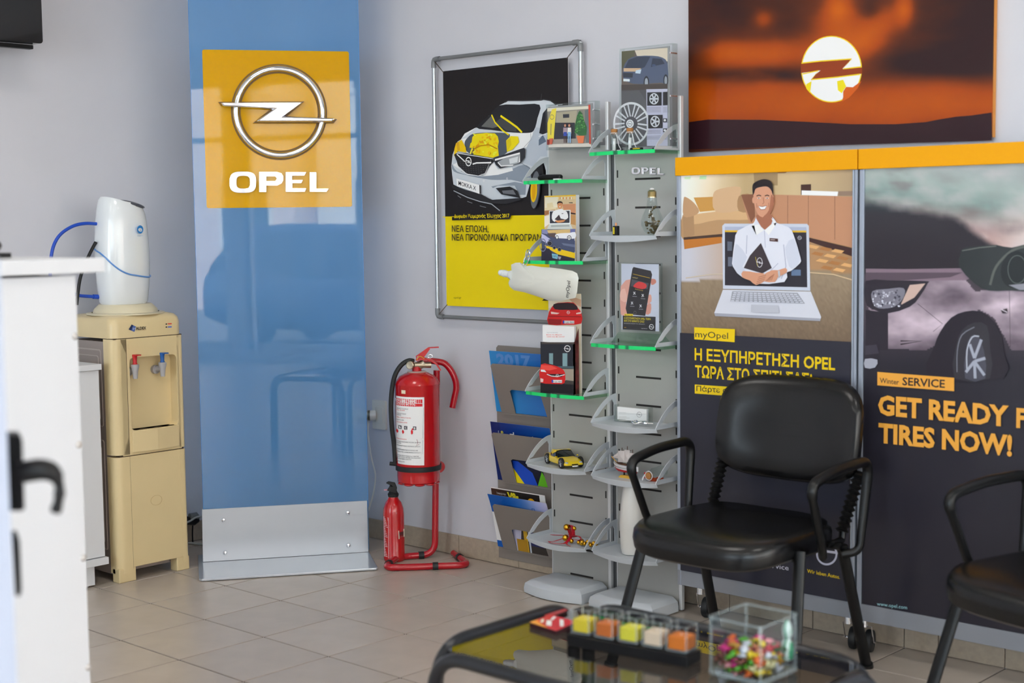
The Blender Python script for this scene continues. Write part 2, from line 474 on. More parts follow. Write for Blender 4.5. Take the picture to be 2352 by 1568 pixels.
# ============================================================ the street outside (seen in reflections)
m_asph = mat('asphalt', (120, 118, 116), .9); m_pave = mat('pavement', (190, 184, 176), .85)
struct('street', MB().bb((XR + 2.2, -30, -.3), (60, 30, -.16)), m_asph, smooth=False)
struct('pavement', MB().bb((XR + .2, -30, -.3), (XR + 2.2, 30, -.03)), m_pave, smooth=False)
struct('courtyard', MB().bb((-25, -30, -.3), (XR + .2, YF - .2, -.05)), m_pave, smooth=False)
m_fac = mat('pale_facade', (236, 214, 204), .85); m_fac2 = mat('white_facade', (238, 234, 228), .85)
m_glz = mat('dark_window', (60, 70, 80), .1)
def house(x, y0, y1, h, m, label, group='buildings across the street'):
    t = thing('building', label, 'building', (x + 3, (y0 + y1) / 2, -.16), group)
    build('wall', MB().bb((x, y0, -.2), (x + 6, y1, h)), m, t, smooth=False)
    build('cornice', MB().bb((x - .15, y0, h), (x + 6, y1, h + .2)), m_fac2, t, smooth=False)
    z = .7
    while z + 1.6 < h:
        y = y0 + .7
        while y + 1.1 < y1:
            f = build('window_frame', MB().bb((x - .05, y, z), (x + .02, y + 1.1, z + 1.5)), m_fac2, t, smooth=False)
            build('pane', MB().bb((x - .06, y + .08, z + .08), (x - .045, y + 1.02, z + 1.42)), m_glz, f, smooth=False)
            y += 2.3
        z += 2.9
house(17, -16, -9.2, 7.5, m_fac, 'pink rendered house across the street, left of three')
house(17.5, -9, -1.5, 6.2, m_fac2, 'white house across the street between two pink ones')
house(17, -1.3, 7, 8, m_fac, 'pink rendered house across the street, tallest of three')

# generic car, also used small as the toy
def car(t, L, W, H, paint, open_top=False, plate=None):
    """car pointing +x, base at z=0, centred; returns nothing, parts go under t (local frame)"""
    m_gl = mat('car_glass', (26, 30, 34), .05, coat=.5); m_ty = mat('tyre', (24, 24, 25), .75); m_rim = mat('wheel_rim', (170, 172, 176), .3, .9)
    m_lamp_ = mat('headlamp', (215, 222, 228), .1, .6)
    st = [(-.5, .30, .55, .36), (-.485, .22, .66, .43), (-.42, .17, .70, .47), (-.30, .15, .72, .495), (-.12, .15, .66, .49), (.08, .15, .66, .49),
          (.22, .15, .63, .495), (.34, .16, .56, .48), (.43, .18, .46, .45), (.485, .22, .36, .40), (.5, .26, .31, .34)]
    rings = []
    for x, z0, z1, hw in st:
        r_ = []
        for a in range(20):
            an = 2 * PI * a / 20; c_, s_ = math.cos(an), math.sin(an)
            e = .42; y = math.copysign(abs(c_) ** e, c_) * hw; z = (z0 + z1) / 2 + math.copysign(abs(s_) ** e, s_) * (z1 - z0) / 2
            if s_ > 0: y *= (1 - .12 * s_)
            r_.append(V((x * L, y * W, z * H)))
        rings.append(r_)
    body = build('body', MB().loft(rings), paint, t, local=True)
    def section(pts, n=8):
        rr = []
        for x, z0, z1, h0, h1 in pts:
            rr.append([V((x * L, -h0 * W, z0 * H)), V((x * L, h0 * W, z0 * H)), V((x * L, (h0 + h1) / 2 * W + .01 * W, (z0 + z1) / 2 * H)), V((x * L, h1 * W, z1 * H)), V((x * L, -h1 * W, z1 * H)), V((x * L, -(h0 + h1) / 2 * W - .01 * W, (z0 + z1) / 2 * H))])
        return rr
    if open_top:
        build('windscreen', MB().prism([(-.40, 0), (.40, 0), (.32, .30), (0, .33), (-.32, .30)], (.12 * L, 0, .63 * H), (0, 1, 0), (-.62, 0, 1), .02 * L).xf(Matrix.Identity(4)), m_gl, t, local=True) if False else None
        wv = [V((.14 * L, -.40 * W, .62 * H)), V((.17 * L, 0, .63 * H)), V((.14 * L, .40 * W, .62 * H)), V((.0 * L, .33 * W, .97 * H)), V((.015 * L, 0, 1.0 * H)), V((.0 * L, -.33 * W, .97 * H))]
        build('windscreen', MB().add(wv + [p + V((-.015 * L, 0, 0)) for p in wv], [(0, 1, 4, 5), (1, 2, 3, 4), (6, 11, 10, 7), (7, 10, 9, 8), (0, 5, 11, 6), (2, 8, 9, 3), (3, 9, 10, 4), (4, 10, 11, 5)]), m_gl, t, local=True)
        build('windscreen_frame', MB().tube([V((.13 * L, -.41 * W, .6 * H)), V((-.005 * L, -.335 * W, .98 * H)), V((.0 * L, 0, 1.02 * H)), V((-.005 * L, .335 * W, .98 * H)), V((.13 * L, .41 * W, .6 * H))], .012 * L * .6, n=6), m_blackplastic, t, local=True)
        build('roof', MB().loft(section([(-.33, .6, .8, .40, .22), (-.22, .6, 1.0, .42, .33), (-.06, .85, 1.04, .40, .335), (.0, .93, 1.02, .36, .33)])), paint, t, local=True)
        build('cockpit', MB().loft(section([(-.2, .6, .9, .43, .36), (-.02, .6, .9, .43, .36), (.02, .6, .7, .42, .40)])), m_gl, t, local=True)
    else:
        build('cabin_glass', MB().loft(section([(-.47, .6, .68, .40, .38), (-.38, .6, .95, .44, .36), (-.1, .6, .98, .45, .37), (.08, .6, .95, .45, .36), (.24, .6, .66, .44, .40)])), m_gl, t, local=True)
        build('roof', MB().loft(section([(-.40, .93, .98, .37, .34), (-.2, .95, 1.02, .38, .35), (0, .95, 1.01, .38, .35), (.09, .93, .97, .37, .34)])), paint, t, local=True)
    r_w = .105 * L if open_top else .078 * L
    for x in (-.31, .325):
        for sy in (-1, 1):
            c = V((x * L, sy * .455 * W, r_w)); o_ = V((0, sy * .055 * W, 0))
            wl = build('wheel', MB().lathe([(r_w * .6, -.05 * W), (r_w * .95, -.05 * W), (r_w, -.03 * W), (r_w, .03 * W), (r_w * .95, .05 * W), (r_w * .6, .05 * W)], c, 20, (0, 1, 0)), m_ty, t, local=True)
            rm = MB().lathe([(r_w * .68, 0), (r_w * .62, .004 * L), (r_w * .5, -.002 * L)], c + V((0, sy * .045 * W, 0)), 20, (0, sy, 0), caps=False)
            for q in range(5):
                a = 2 * PI * q / 5; dv = V((math.cos(a), 0, math.sin(a)))
                rm.tube([c + V((0, sy * .05 * W, 0)), c + V((0, sy * .05 * W, 0)) + dv * r_w * .62], r_w * .1, n=5)
            build('rim', rm, m_rim, wl, local=True)
    for sy in (-1, 1):
        build('headlight', MB().sph((.435 * L, sy * .33 * W, .40 * H), 1, 10, (.05 * L, .085 * W, .06 * H)), m_lamp_, t, local=True)
        build('mirror', MB().sph((.13 * L, sy * .52 * W, .68 * H), 1, 8, (.02 * L, .05 * W, .045 * H)), paint, t, local=True)
    build('grille', MB().prism(rrect(.30 * W, .07 * H, .03 * H), (.497 * L, 0, .30 * H), (0, 1, 0), (0, 0, 1), .008 * L), m_blackplastic, t, local=True)
    build('licence_plate', MB().box((.503 * L, 0, .19 * H), (.006 * L, .26 * W, .07 * H)), m_paper, t, local=True)
t = thing('car', 'dark blue hatchback parked in the street outside', 'car', (11.0, -4.4, -.16), rz=PI / 2)
car(t, 4.1, 1.75, 1.5, mat('navy_car_paint', (48, 62, 96), .2, coat=1)); t.location = (10.7, -4.4, -.16)

# ============================================================ left wall side
# --- television
m_tv = mat('television_black', (14, 14, 16), .18, coat=.3)
t = thing('television', 'black flat television hung high on the left wall, only its lower corner in view', 'television', (-.62, -.3, 2.03))
build('casing', MB().prism(rrect(.78, .50, .012, cx=.36, cy=.25), (-.565, -.08, 2.052), (0, -1, 0), (0, 0, 1), -.05), m_tv, t, bevel=.004)
build('lower_bar', MB().bb((-.60, -.058, 2.036), (-.57, -.70, 2.052)), m_blackplastic, t, bevel=.003)
build('screen', MB().bb((-.566, -.075, 2.085), (-.561, -.70, 2.50)), mat('screen_glass', (8, 8, 10), .05, coat=1), t)
build('wall_bracket', MB().bb((XL, -.25, 2.1), (-.61, -.45, 2.4)), m_blackplastic, t)

# --- water cooler
m_cream = mat('cream_plastic', (224, 203, 156), .35, coat=.15, noise=.02, nscale=6)
m_creamtop = mat('cream_collar', (218, 208, 178), .4)
m_taupe = mat('taupe_side_panel', (150, 138, 132), .5)
m_seam = mat('seam_shadow', (70, 52, 34), .8)
CX = -.335; cy0, cy1 = .085, .405            # front plane and width
t = thing('water_cooler', 'cream water cooler with red and blue taps standing on the floor', 'water cooler', (CX - .15, .245, 0))
def cooler_outline(y0, y1, x0, x1, r):      # plan: straight back, rounded front corners
    o = []
    for a in range(7):
        q = math.radians(90 - 90 * a / 6) ; o.append((x1 - r + r * math.cos(q), y1 - r + r * math.sin(q)))
    for a in range(7):
        q = math.radians(0 - 90 * a / 6); o.append((x1 - r + r * math.cos(q), y0 + r + r * math.sin(q)))
    return [(x0, y1)] + o + [(x0, y0)]
xb = CX - .30
def ring_at(z, inset, r=.035):
    return [V((x, y, z)) for x, y in cooler_outline(cy0 + inset, cy1 - inset, xb + inset, CX - inset, r)]
zt = 1.03
build('side_casing', MB().bb((xb, cy0 + .003, .03), (CX - .055, cy1 - .003, .93)), m_taupe, t, smooth=False)
sp = MB()
for za, zb in ((.60, .90), (.12, .55)):
    sp.prism(rrect(.19, zb - za, .012), ((xb + CX - .05) / 2, cy0 + .003, (za + zb) / 2), (1, 0, 0), (0, 0, 1), .002, inner=rrect(.18, zb - za - .01, .01))
    sp.prism(rrect(.15, zb - za - .05, .012), ((xb + CX - .05) / 2, cy0 + .003, (za + zb) / 2), (1, 0, 0), (0, 0, 1), .002, inner=rrect(.144, zb - za - .056, .01))
build('pressed_moulding', sp, mat('taupe_light', (176, 164, 158), .5), t, smooth=False)
# upper front moulding with recess: outline frame around the niche
fy0, fy1 = cy0, cy1
ny0, ny1, nz0, nz1 = fy0 + .075, fy1 - .033, .585, .865
fm = MB()
def fpr(poly, x0, x1, inner=None): fm.prism(poly, (x0, 0, 0), (0, 1, 0), (0, 0, 1), x1 - x0, inner=inner)
fpr([(fy0 + .035, .49), (fy1 - .02, .49), (fy1 - .02, .94), (fy0 + .035, .94)], CX - .05, CX,
    inner=[(q[0] + (ny0 + ny1) / 2, q[1] + (nz0 + nz1) / 2) for q in rrect(ny1 - ny0, nz1 - nz0, .018)])
build('front_moulding', fm, m_cream, t, smooth=False, bevel=.002)
# rounded vertical corner columns, upper and lower
for nm, za, zb in (('corner_column', .495, .94), ('corner_column', .035, .487)):
    for s_, yy in ((-1, fy0), (1, fy1)):
        w_ = .062 if s_ < 0 else .03
        pl = []
        ya, yb = (fy0, fy0 + w_) if s_ < 0 else (fy1 - w_, fy1)
        r_ = .03 if s_ < 0 else .015
        for a in range(7):
            q = math.radians(90 * a / 6)
            if s_ < 0: pl.append((CX - r_ + r_ * math.cos(q), ya + r_ - r_ * math.sin(q)))
            else: pl.append((CX - r_ + r_ * math.cos(q), yb - r_ + r_ * math.sin(q)))
        if s_ < 0: pl = [(CX, yb)] + pl + [(CX - .06, ya), (CX - .06, yb)]
        else: pl = [(CX, ya)] + pl + [(CX - .06, yb), (CX - .06, ya)]
        build(nm, MB().prism(pl, (0, 0, za), (1, 0, 0), (0, 1, 0), zb - za), m_cream, t)
# top cap, rounded
rings = [ring_at(.943, 0), ring_at(.995, 0), ring_at(1.012, .004), ring_at(1.024, .014), ring_at(1.029, .03)]
build('top_cap', MB().loft(rings), m_cream, t)
build('collar', MB().lathe([(.125, 1.029), (.122, 1.045), (.105, 1.062), (.10, 1.066), (.0, 1.066)], (CX - .15, .245, 0), 40), m_creamtop, t)
build('collar_rim', MB().lathe([(.15, 1.027), (.15, 1.032), (.13, 1.034)], (CX - .15, .245, 0), 40, caps=False), m_creamtop, t)
build('niche_back', MB().bb((CX - .054, fy0 + .03, .49), (CX - .046, fy1 - .016, .945)), m_cream, t, smooth=False)
tr = MB().prism([(CX - .05, ny0), (CX + .004, ny0), (CX + .016, (ny0 + ny1) / 2), (CX + .004, ny1), (CX - .05, ny1)], (0, 0, .50), (1, 0, 0), (0, 1, 0), .085)
build('drip_tray', tr, m_cream, t, smooth=False, bevel=.003)
for q in range(3): build('drain_hole', MB().sph((CX - .015, ny0 + .06 + q * .065, .5855), 1, 8, (.008, .018, .001)), m_seam, t)
lw = MB().bb((CX - .05, fy0 + .062, .055), (CX - .001, fy1 - .02, .487))
build('lower_door', lw, m_cream, t, smooth=False, bevel=.0015)
build('seam', MB().bb((CX - .03, fy0 + .02, .4868), (CX - .004, fy1 - .01, .4955)).bb((CX - .02, fy0 + .0612, .05), (CX - .0006, fy0 + .0632, .487)).bb((CX - .02, fy0 + .0612, .495), (CX + .0004, fy0 + .0628, .94)).bb((CX - .04, fy0 + .01, .939), (CX - .002, fy1 - .005, .9435)), m_seam, t, smooth=False)
build('door_badge', MB().prism(circ(28, .026, fy0 + .175, .30, .02), (CX - .0015, 0, 0), (0, 1, 0), (0, 0, 1), .0012, inner=circ(28, .0245, fy0 + .175, .30, .0188)), mat('cream_shade', (196, 168, 116), .5), t)
for yy in (fy0 + .03, fy1 - .03):
    build('foot', MB().bb((CX - .05, yy - .03 if yy < .2 else yy - .028, 0), (CX - .002, yy + (.045 if yy < .2 else .03), .056)), m_cream, t, smooth=False, bevel=.004)
    build('foot', MB().cyl((xb + .03, yy, 0), (xb + .03, yy, .03), .015), m_blackplastic, t)
plate = [(q[0], q[1]) for q in rrect(.225, .035, .006, cx=.245 + .025, cy=.915)]
build('name_panel', MB().prism(plate, (CX, 0, 0), (0, 1, 0), (0, 0, 1), .0012), m_cream, t)
a = Art((CX + .0014, 0, 0), (1, 0, 0)); a.zoom(0, 440, 460 / 1803)
a.poly([(1185, 1195), (1225, 1215), (1210, 1262), (1158, 1240)], (70, 92, 150)); a.poly([(1185, 1195), (1200, 1203), (1180, 1250), (1158, 1240)], (42, 52, 88))
a.text('H', (1197, 1246), (1220, 1245), 26, (170, 180, 200), .01); a.text('ALDEX', (1224, 1243), (1316, 1238), 26, (30, 28, 30), .03)
a.line([(1222, 1250), (1318, 1245)], 1.5, (150, 130, 90))
a.poly([(1490, 1187), (1504, 1186), (1504, 1196), (1490, 1197)], (40, 40, 40)); a.poly([(1510, 1185), (1545, 1183), (1545, 1193), (1510, 1195)], (196, 60, 50))
a.poly([(1490, 1214), (1504, 1213), (1504, 1223), (1490, 1224)], (40, 40, 40)); a.poly([(1510, 1213), (1545, 1211), (1545, 1221), (1510, 1223)], (60, 90, 190))
build('printed_name', a, m_print, t, smooth=False)
m_red = mat('red_plastic', (196, 28, 34), .3); m_blue = mat('blue_plastic', (20, 92, 170), .3); m_grey = mat('grey_plastic', (172, 170, 172), .4)
for nm, px, py, mm, lb in (('hot_tap', 311, 835, m_red, 'grey tap with red lever'), ('cold_tap', 374, 830, m_blue, 'grey tap with blue lever')):
    p = hx(px, py + 12, CX + .005)
    tp = MB().cyl((CX - .05, p.y - .006, p.z - .012), (CX - .03, p.y - .006, p.z - .012), .017, n=20)
    tp.cyl((CX - .045, p.y - .006, p.z - .012), (CX + .0, p.y, p.z - .004), .01)
    tp.lathe([(.0085, -.038), (.011, -.01), (.0155, .008), (.0155, .016), (.012, .018)], (CX + .003, p.y, p.z), 20)
    tap = build(nm, tp, m_grey, t, label=lb)
    lv = MB().lathe([(.010, .018), (.0075, .024), (.0085, .044), (.010, .05), (.010, .055)], (CX + .003, p.y, p.z), 14)
    lv.bb((CX + .0, p.y - .008, p.z + .052), (CX + .03, p.y + .012, p.z + .056))
    build('lever', lv, mm, tap)

# --- filter unit on the cooler
m_fw = mat('white_gloss_plastic', (232, 236, 238), .18, coat=.5)
FC = V((CX - .145, .235, 1.066))
t = thing('water_filter', 'white rounded water filter unit standing on the cream water cooler', 'water filter', FC)
prof = [(0, .93, .80), (.01, 1.0, .86), (.06, 1.06, .93), (.14, 1.12, .98), (.24, 1.10, 1.0), (.32, 1.03, .97), (.36, .97, .93), (.385, .90, .86), (.395, .82, .78)]
rr = []
for z, sy, sx in prof:
    r_ = []
    for j in range(36):
        a_ = 2 * PI * j / 36; c_, s_ = math.cos(a_), math.sin(a_); e = .8
        tilt = .03 * (z / .39) ** 3 * 0
        zz = z - (.022 * (s_ if True else 0) * (max(0, z - .33) / .065))
        r_.append(FC + V((math.copysign(abs(c_) ** e, c_) * .083 * sx, math.copysign(abs(s_) ** e, s_) * .094 * sy, zz)))
    rr.append(r_)
body = build('housing', MB().loft(rr), m_fw, t)
# blue band swooping round the front
pts = []
for k_ in range(25):
    s_ = k_ / 24; a_ = math.radians(-120 + 210 * s_)
    z = .225 - .125 * (1 / (1 + math.exp(-9 * (s_ - .33)))) + .012 * max(0, s_ - .75) * 4
    kx = 1.0 + (.0 if z < .1 else 0)
    sy = 1.115 if z < .2 else 1.115; sx = .985
    c_, sn = math.cos(a_), math.sin(a_)
    pts.append(FC + V((math.copysign(abs(c_) ** .8, c_) * .083 * (sx + .012), math.copysign(abs(sn) ** .8, sn) * .094 * (sy - .0 + .012), z)))
build('band', MB().tube(pts, .0032, n=6), mat('band_blue', (96, 148, 214), .3), t)
lid = hx(310, 481, FC.x + .02)
build('top_window', MB().sph(FC + V((.030, .03, .388)), 1, 16, (.045, .056, .011), Matrix.Rotation(math.radians(-13), 3, 'X') @ Matrix.Rotation(math.radians(8), 3, 'Y')), mat('smoked_grey', (84, 84, 90), .2), t)
a = Art((FC.x + .088, 0, 0), (1, 0, 0)); bp = hx(322, 527, FC.x + .088)
a.P = V((FC.x + .0805, bp.y, bp.z)); a.N = V((.88, .47, 0)).normalized(); a.ux = V((0, 0, 1)).cross(a.N).normalized(); a.P = a.P + a.N * .006
a.zoom(0, 440, 460 / 1803)
a.ell(1262, 340, 28, 37, (40, 128, 200), 24); a.text('e', (1244, 357), (1280, 357), 32, (245, 248, 250), .03, .52)
a.text('eSpring', (1237, 402), (1300, 402), 16, (170, 190, 210), 0)
build('badge', a, m_print, t, smooth=False, label='round blue badge with a white letter e')
build('foot', MB().cyl(FC + V((.05, .05, -.0)), FC + V((.05, .05, .012)), .012), m_fw, t)
m_bh = mat('blue_hose', (16, 72, 186), .35)
h1 = [hx(*q, FC.x - .02) for q in ((222, 514), (196, 513), (168, 519), (140, 537), (124, 562), (117, 595), (116, 640), (130, 690))]
h1[-1].z = max(h1[-1].z, 1.0)
solo('hose', MB().tube(cr(h1, 5, False), .0065, n=10), m_bh, 'blue hose arching left from the upper side of the white water filter', 'hose', 'filter hoses')
h2 = [hx(*q, FC.x - .03) for q in ((214, 681), (196, 680), (180, 678), (160, 670), (140, 655))]
solo('hose', MB().tube(cr(h2, 5, False), .0065, n=10).cyl(h2[0], h2[0] + V((.0, .022, -.002)), .009), m_bh, 'short blue hose leaving the foot of the white water filter', 'hose', 'filter hoses')
h3 = [hx(*q, FC.x - .01) for q in ((220, 556), (205, 585), (190, 620), (182, 650), (176, 700))]
solo('power_cable', MB().tube(cr(h3, 5, False), .0065, n=10), m_blackplastic, 'thick black cable hanging left behind the white water filter', 'cable')

# --- low white cabinet left of the cooler
BX = -.352
t = thing('low_cabinet', 'low white cabinet on a plinth, left of the cream water cooler', 'cabinet', (-.55, -.22, 0))
build('body', MB().bb((-.70, -.56, .115), (BX - .004, .038, .828)), m_white, t, smooth=False, bevel=.001)
build('top', MB().bb((-.72, -.57, .83), (BX + .008, .044, .852)), m_white, t, smooth=False, bevel=.001)
build('bottom_board', MB().bb((-.72, -.57, .085), (BX + .008, .046, .112)), m_white, t, smooth=False, bevel=.001)
build('plinth', MB().bb((-.68, -.54, .008), (BX - .02, .0, .085)), m_white, t, smooth=False)
build('glide', MB().cyl((BX - .05, -.03, 0), (BX - .05, -.03, .01), .018), m_grey, t)

# --- counter in front left
KX = 1.6
pT = hx(235, 592, KX); pB = hx(235, 618, KX)
t = thing('counter', 'tall white counter with an overhanging top in the left foreground', 'counter', (KX - .3, -2.0, 0))
build('side_panel', MB().bb((KX - .02, -2.5, 0), (KX - .008, -1.195, 1.262)), m_white, t, smooth=False, bevel=.001)
build('body', MB().bb((KX - .6, -2.5, .06), (KX - .02, -1.21, 1.262)), m_white, t, smooth=False)
build('top', MB().bb((KX - .64, -2.55, 1.274 - .006), (KX + .012, pT.y, pT.z)), m_white, t, smooth=False, bevel=.002)
for px, py in ((172, 772), (181, 1021), (192, 1281), (203, 1532)):
    p = hx(px, py, KX - .008)
    build('screw_cap', MB().sph(p, 1, 14, (.004, .0085, .0085)), mat('screw_cap', (205, 200, 196), .35, .3), t)
p = hx(8, 590, KX - .12)
solo('desk_object', MB().sph((KX - .2, p.y - .02, pT.z + .030), 1, 16, (.05, .055, .022)).bb((KX - .25, p.y - .075, pT.z + .003), (KX - .15, p.y + .035, pT.z + .014)), m_blackplastic, 'small dark rounded object on the top of the white counter', 'desk object')

# --- open door leaf seen edge-on at the far left, with its black handle
D0 = C0 + ray(16, 1000) * 1.97; D0.z = 0
dv = V((D0.x - C0.x, D0.y - C0.y, 0)).normalized()       # leaf runs away from the camera
rot = Matrix.Rotation(math.radians(1.2), 3, 'Z'); dv = rot @ dv
nv = V((0, 0, 1)).cross(dv) * -1                            # leaf face, towards picture right
t = struct('door_1', MB().add([D0 + q for q in (V((0, 0, .01)), dv * .75 + V((0, 0, .01)), dv * .75 - nv * .05 + V((0, 0, .01)), -nv * .05 + V((0, 0, .01)))] + [D0 + q for q in (V((0, 0, 1.33)), dv * .75 + V((0, 0, 1.33)), dv * .75 - nv * .05 + V((0, 0, 1.33)), -nv * .05 + V((0, 0, 1.33)))],
            [(0, 1, 5, 4), (1, 2, 6, 5), (2, 3, 7, 6), (3, 0, 4, 7), (4, 5, 6, 7), (0, 3, 2, 1)]), mat('white_door_profile', (176, 184, 202), .4), smooth=False)
def dp(px, py, off=0.0):   # point in the plane through the handle, square to the view
    return hf(px, py, D0 + dv * (.06 + off))
def slab(pts, d=.03): 
    W = [dp(*q) for q in pts]; mb = MB(); n = len(W); vv = W + [q + dv * d for q in W]
    fl = [(q.dot(V((dv.y, -dv.x, 0))), q.z) for q in W]
    return mb.add(vv, [list(x) for x in tess(fl)] + [[i + n for i in x][::-1] for x in tess(fl)] + [(i, (i + 1) % n, n + (i + 1) % n, n + i) for i in range(n)])
hd = build('handle_plate', slab([(16, 998), (44, 998), (52, 1010), (57, 1168), (50, 1174), (22, 1174)], .04), m_blackplastic, t, bevel=.002)
lv = [dp(*q) for q in ((48, 1085), (75, 1080), (100, 1078), (120, 1086), (132, 1102), (137, 1125), (134, 1152), (127, 1176))]
build('lever', MB().tube(cr(lv, 4, False), .01, n=12, rs=[.0155] * 4 + [.0155, .0155, .0155, .015] + [.015] * 3 + [.0145, .0135, .0125, .0115, .011] + [.0085, .0075, .007, .007, .007] * 3), m_blackplastic, hd)
build('keyhole_plate', slab([(28, 1228), (40, 1228), (46, 1245), (50, 1355), (46, 1370), (36, 1370)], .035), m_blackplastic, t, bevel=.002)

# ============================================================ blue glass sign in the corner
PP = V((-.156, .773, 0)); PU = V((.567, .824, 0)).normalized(); PN = V((.824, -.567, 0)).normalized()
def pq(s, z, n=0.0): return PP + PU * s + PN * n + V((0, 0, z))
def film_glass():
    # blue film laminated in clear glass: part see-through, part scattering, glossy face
    m = bpy.data.materials.new('blue_film_glass'); m.use_nodes = True; nt = m.node_tree; nt.nodes.clear()
    N = nt.nodes.new; o = N('ShaderNodeOutputMaterial'); t = N('ShaderNodeBsdfTransparent'); d = N('ShaderNodeBsdfDiffuse'); g = N('ShaderNodeBsdfGlossy')
    t.inputs[0].default_value = (*lin((206, 230, 252)), 1); d.inputs[0].default_value = (*lin((104, 166, 222)), 1); g.inputs['Roughness'].default_value = .0
    ge = N('ShaderNodeNewGeometry'); inv = N('ShaderNodeMath'); inv.operation = 'SUBTRACT'; inv.inputs[0].default_value = 1; nt.links.new(ge.outputs['Backfacing'], inv.inputs[1])
    k = N('ShaderNodeMath'); k.operation = 'MULTIPLY'; k.inputs[1].default_value = .42; nt.links.new(inv.outputs[0], k.inputs[0])
    fr = N('ShaderNodeFresnel'); fr.inputs[0].default_value = 1.6; mu = N('ShaderNodeMath'); mu.operation = 'MULTIPLY'
    nt.links.new(fr.outputs[0], mu.inputs[0]); nt.links.new(inv.outputs[0], mu.inputs[1])
    a = N('ShaderNodeMixShader'); b = N('ShaderNodeMixShader')
    nt.links.new(k.outputs[0], a.inputs[0]); nt.links.new(t.outputs[0], a.inputs[1]); nt.links.new(d.outputs[0], a.inputs[2])
    nt.links.new(mu.outputs[0], b.inputs[0]); nt.links.new(a.outputs[0], b.inputs[1]); nt.links.new(g.outputs[0], b.inputs[2])
    nt.links.new(b.outputs[0], o.inputs[0]); return m
m_blueglass = film_glass()
m_edge = mat('glass_edge_blue', (60, 130, 200), .2)
m_yel = mat('sign_yellow', (218, 162, 0), .5, coat=.55, spec=.0)
m_galv = mat('pale_grey_metal', (188, 194, 202), .3, .35)
t = thing('glass_sign', 'tall blue glass sign panel with yellow square and chrome emblem on a grey metal base', 'sign', pq(0, 0, .12))
def psl(poly, n0, n1, mb=None, inner=None):      # slab in the sign plane
    return (mb or MB()).prism(poly, PP + PN * n0, PU, (0, 0, 1), -(n1 - n0), inner=inner) if False else (mb or MB()).prism(poly, PP + PN * n1, PU, (0, 0, 1), -(n1 - n0) * (1 if PU.cross(V((0, 0, 1))).dot(PN) > 0 else -1), inner=inner)
GA, GB = -.345, .322
build('glass_panel', psl([(GA, .02), (GB, .02), (GB, 2.62), (GA, 2.62)], -.010, 0), m_blueglass, t, smooth=False)
for s_, nm in ((GA, 'glass_edge'), (GB, 'glass_edge')):
    build(nm, psl([(s_ - .001, .2), (s_ + .001, .2), (s_ + .001, 2.62), (s_ - .001, 2.62)], -.010, .0002), m_edge, t, smooth=False)
yc = ((-.296 + .280) / 2, (1.435 + 2.059) / 2)
build('yellow_plate', psl(rrect(.578, .622, .008, cx=yc[0], cy=yc[1]), .0003, .0018), m_yel, t, smooth=False)
em = MB()
def rloop(r_, n_): return [PP + PU * (-.002 + r_ * math.cos(2 * PI * i / 72)) + PN * n_ + V((0, 0, 1.815 + r_ * math.sin(2 * PI * i / 72))) for i in range(72)]
em.loft([rloop(*q) for q in ((.160, .004), (.1605, .016), (.1635, .021), (.167, .0225), (.177, .0215), (.1805, .019), (.1835, .013), (.184, .004))], caps=False, closed=True)
build('emblem_ring', em, m_chrome, t)
build('emblem_shadow_line', psl(circ(64, .190, -.002, 1.815), .002, .005, inner=circ(64, .153, -.002, 1.815)), mat('emblem_shadow_brown', (120, 84, 20), .5), t, smooth=False)  # dark border coloured in for the shadow round the raised ring
zz = [hp(*q, PP, PN) for q in ((505, 237), (695, 236), (652, 268), (770, 272), (762, 281), (584, 281), (626, 252), (512, 246))]
zp = [((q - PP).dot(PU), q.z) for q in zz]
build('emblem_bolt', psl(zp, .018, .032), m_chrome, t, smooth=False, bevel=.0065)
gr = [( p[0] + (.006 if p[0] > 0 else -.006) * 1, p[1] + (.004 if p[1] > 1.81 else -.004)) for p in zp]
build('emblem_bolt_shadow', psl(gr, .012, .019), mat('emblem_shadow_brown'), t, smooth=False)  # wider dark outline stands for the bolt's shadow on the plate
# wide logotype letters from strokes, seen at (527..755, 395..441)
def L_(polys): return polys
def sq(px, py): p = hp(px, py, PP, PN); return ((p - PP).dot(PU), p.z)
def ell2(x0, x1, y0, y1, n=32, e=.62):
    o = []
    for i in range(n):
        a_ = 2 * PI * i / n; c_, s_ = math.cos(a_), math.sin(a_)
        o.append(sq((x0 + x1) / 2 + math.copysign(abs(c_) ** e, c_) * (x1 - x0) / 2, (y0 + y1) / 2 + math.copysign(abs(s_) ** e, s_) * (y1 - y0) / 2))
    return o
letters = [('o', ell2(527, 588, 394, 443), ell2(543, 574, 404, 433)),
           ('p', [sq(*q) for q in ((595, 395), (636, 395), (646, 398), (650, 405), (650, 414), (646, 421), (636, 426), (611, 426), (611, 441), (595, 441))],
                 [sq(*q) for q in ((611, 405), (632, 405), (636, 410), (632, 416), (611, 416))]),
           ('e', [sq(*q) for q in ((656, 395), (704, 395), (699, 404), (671, 404), (671, 413), (696, 413), (692, 421), (671, 421), (671, 432), (704, 432), (700, 441), (656, 441))], None),
           ('l', [sq(*q) for q in ((711, 395), (726, 395), (726, 433), (755, 433), (750, 441), (711, 441))], None)]
for ch, po, inn in letters:
    build('letter', psl(po, .003, .011, inner=inn), m_chrome, t, smooth=False, bevel=.0015, label='chrome letter ' + ch.upper())
build('front_plate', psl([(-.353, .012), (.3185, .012), (.317, .2265), (-.3505, .2265)], .0005, .004), m_galv, t, smooth=False, bevel=.0008)
build('rear_plate', psl([(-.353, .012), (.3185, .012), (.317, .2265), (-.3505, .2265)], -.015, -.0105), m_galv, t, smooth=False)
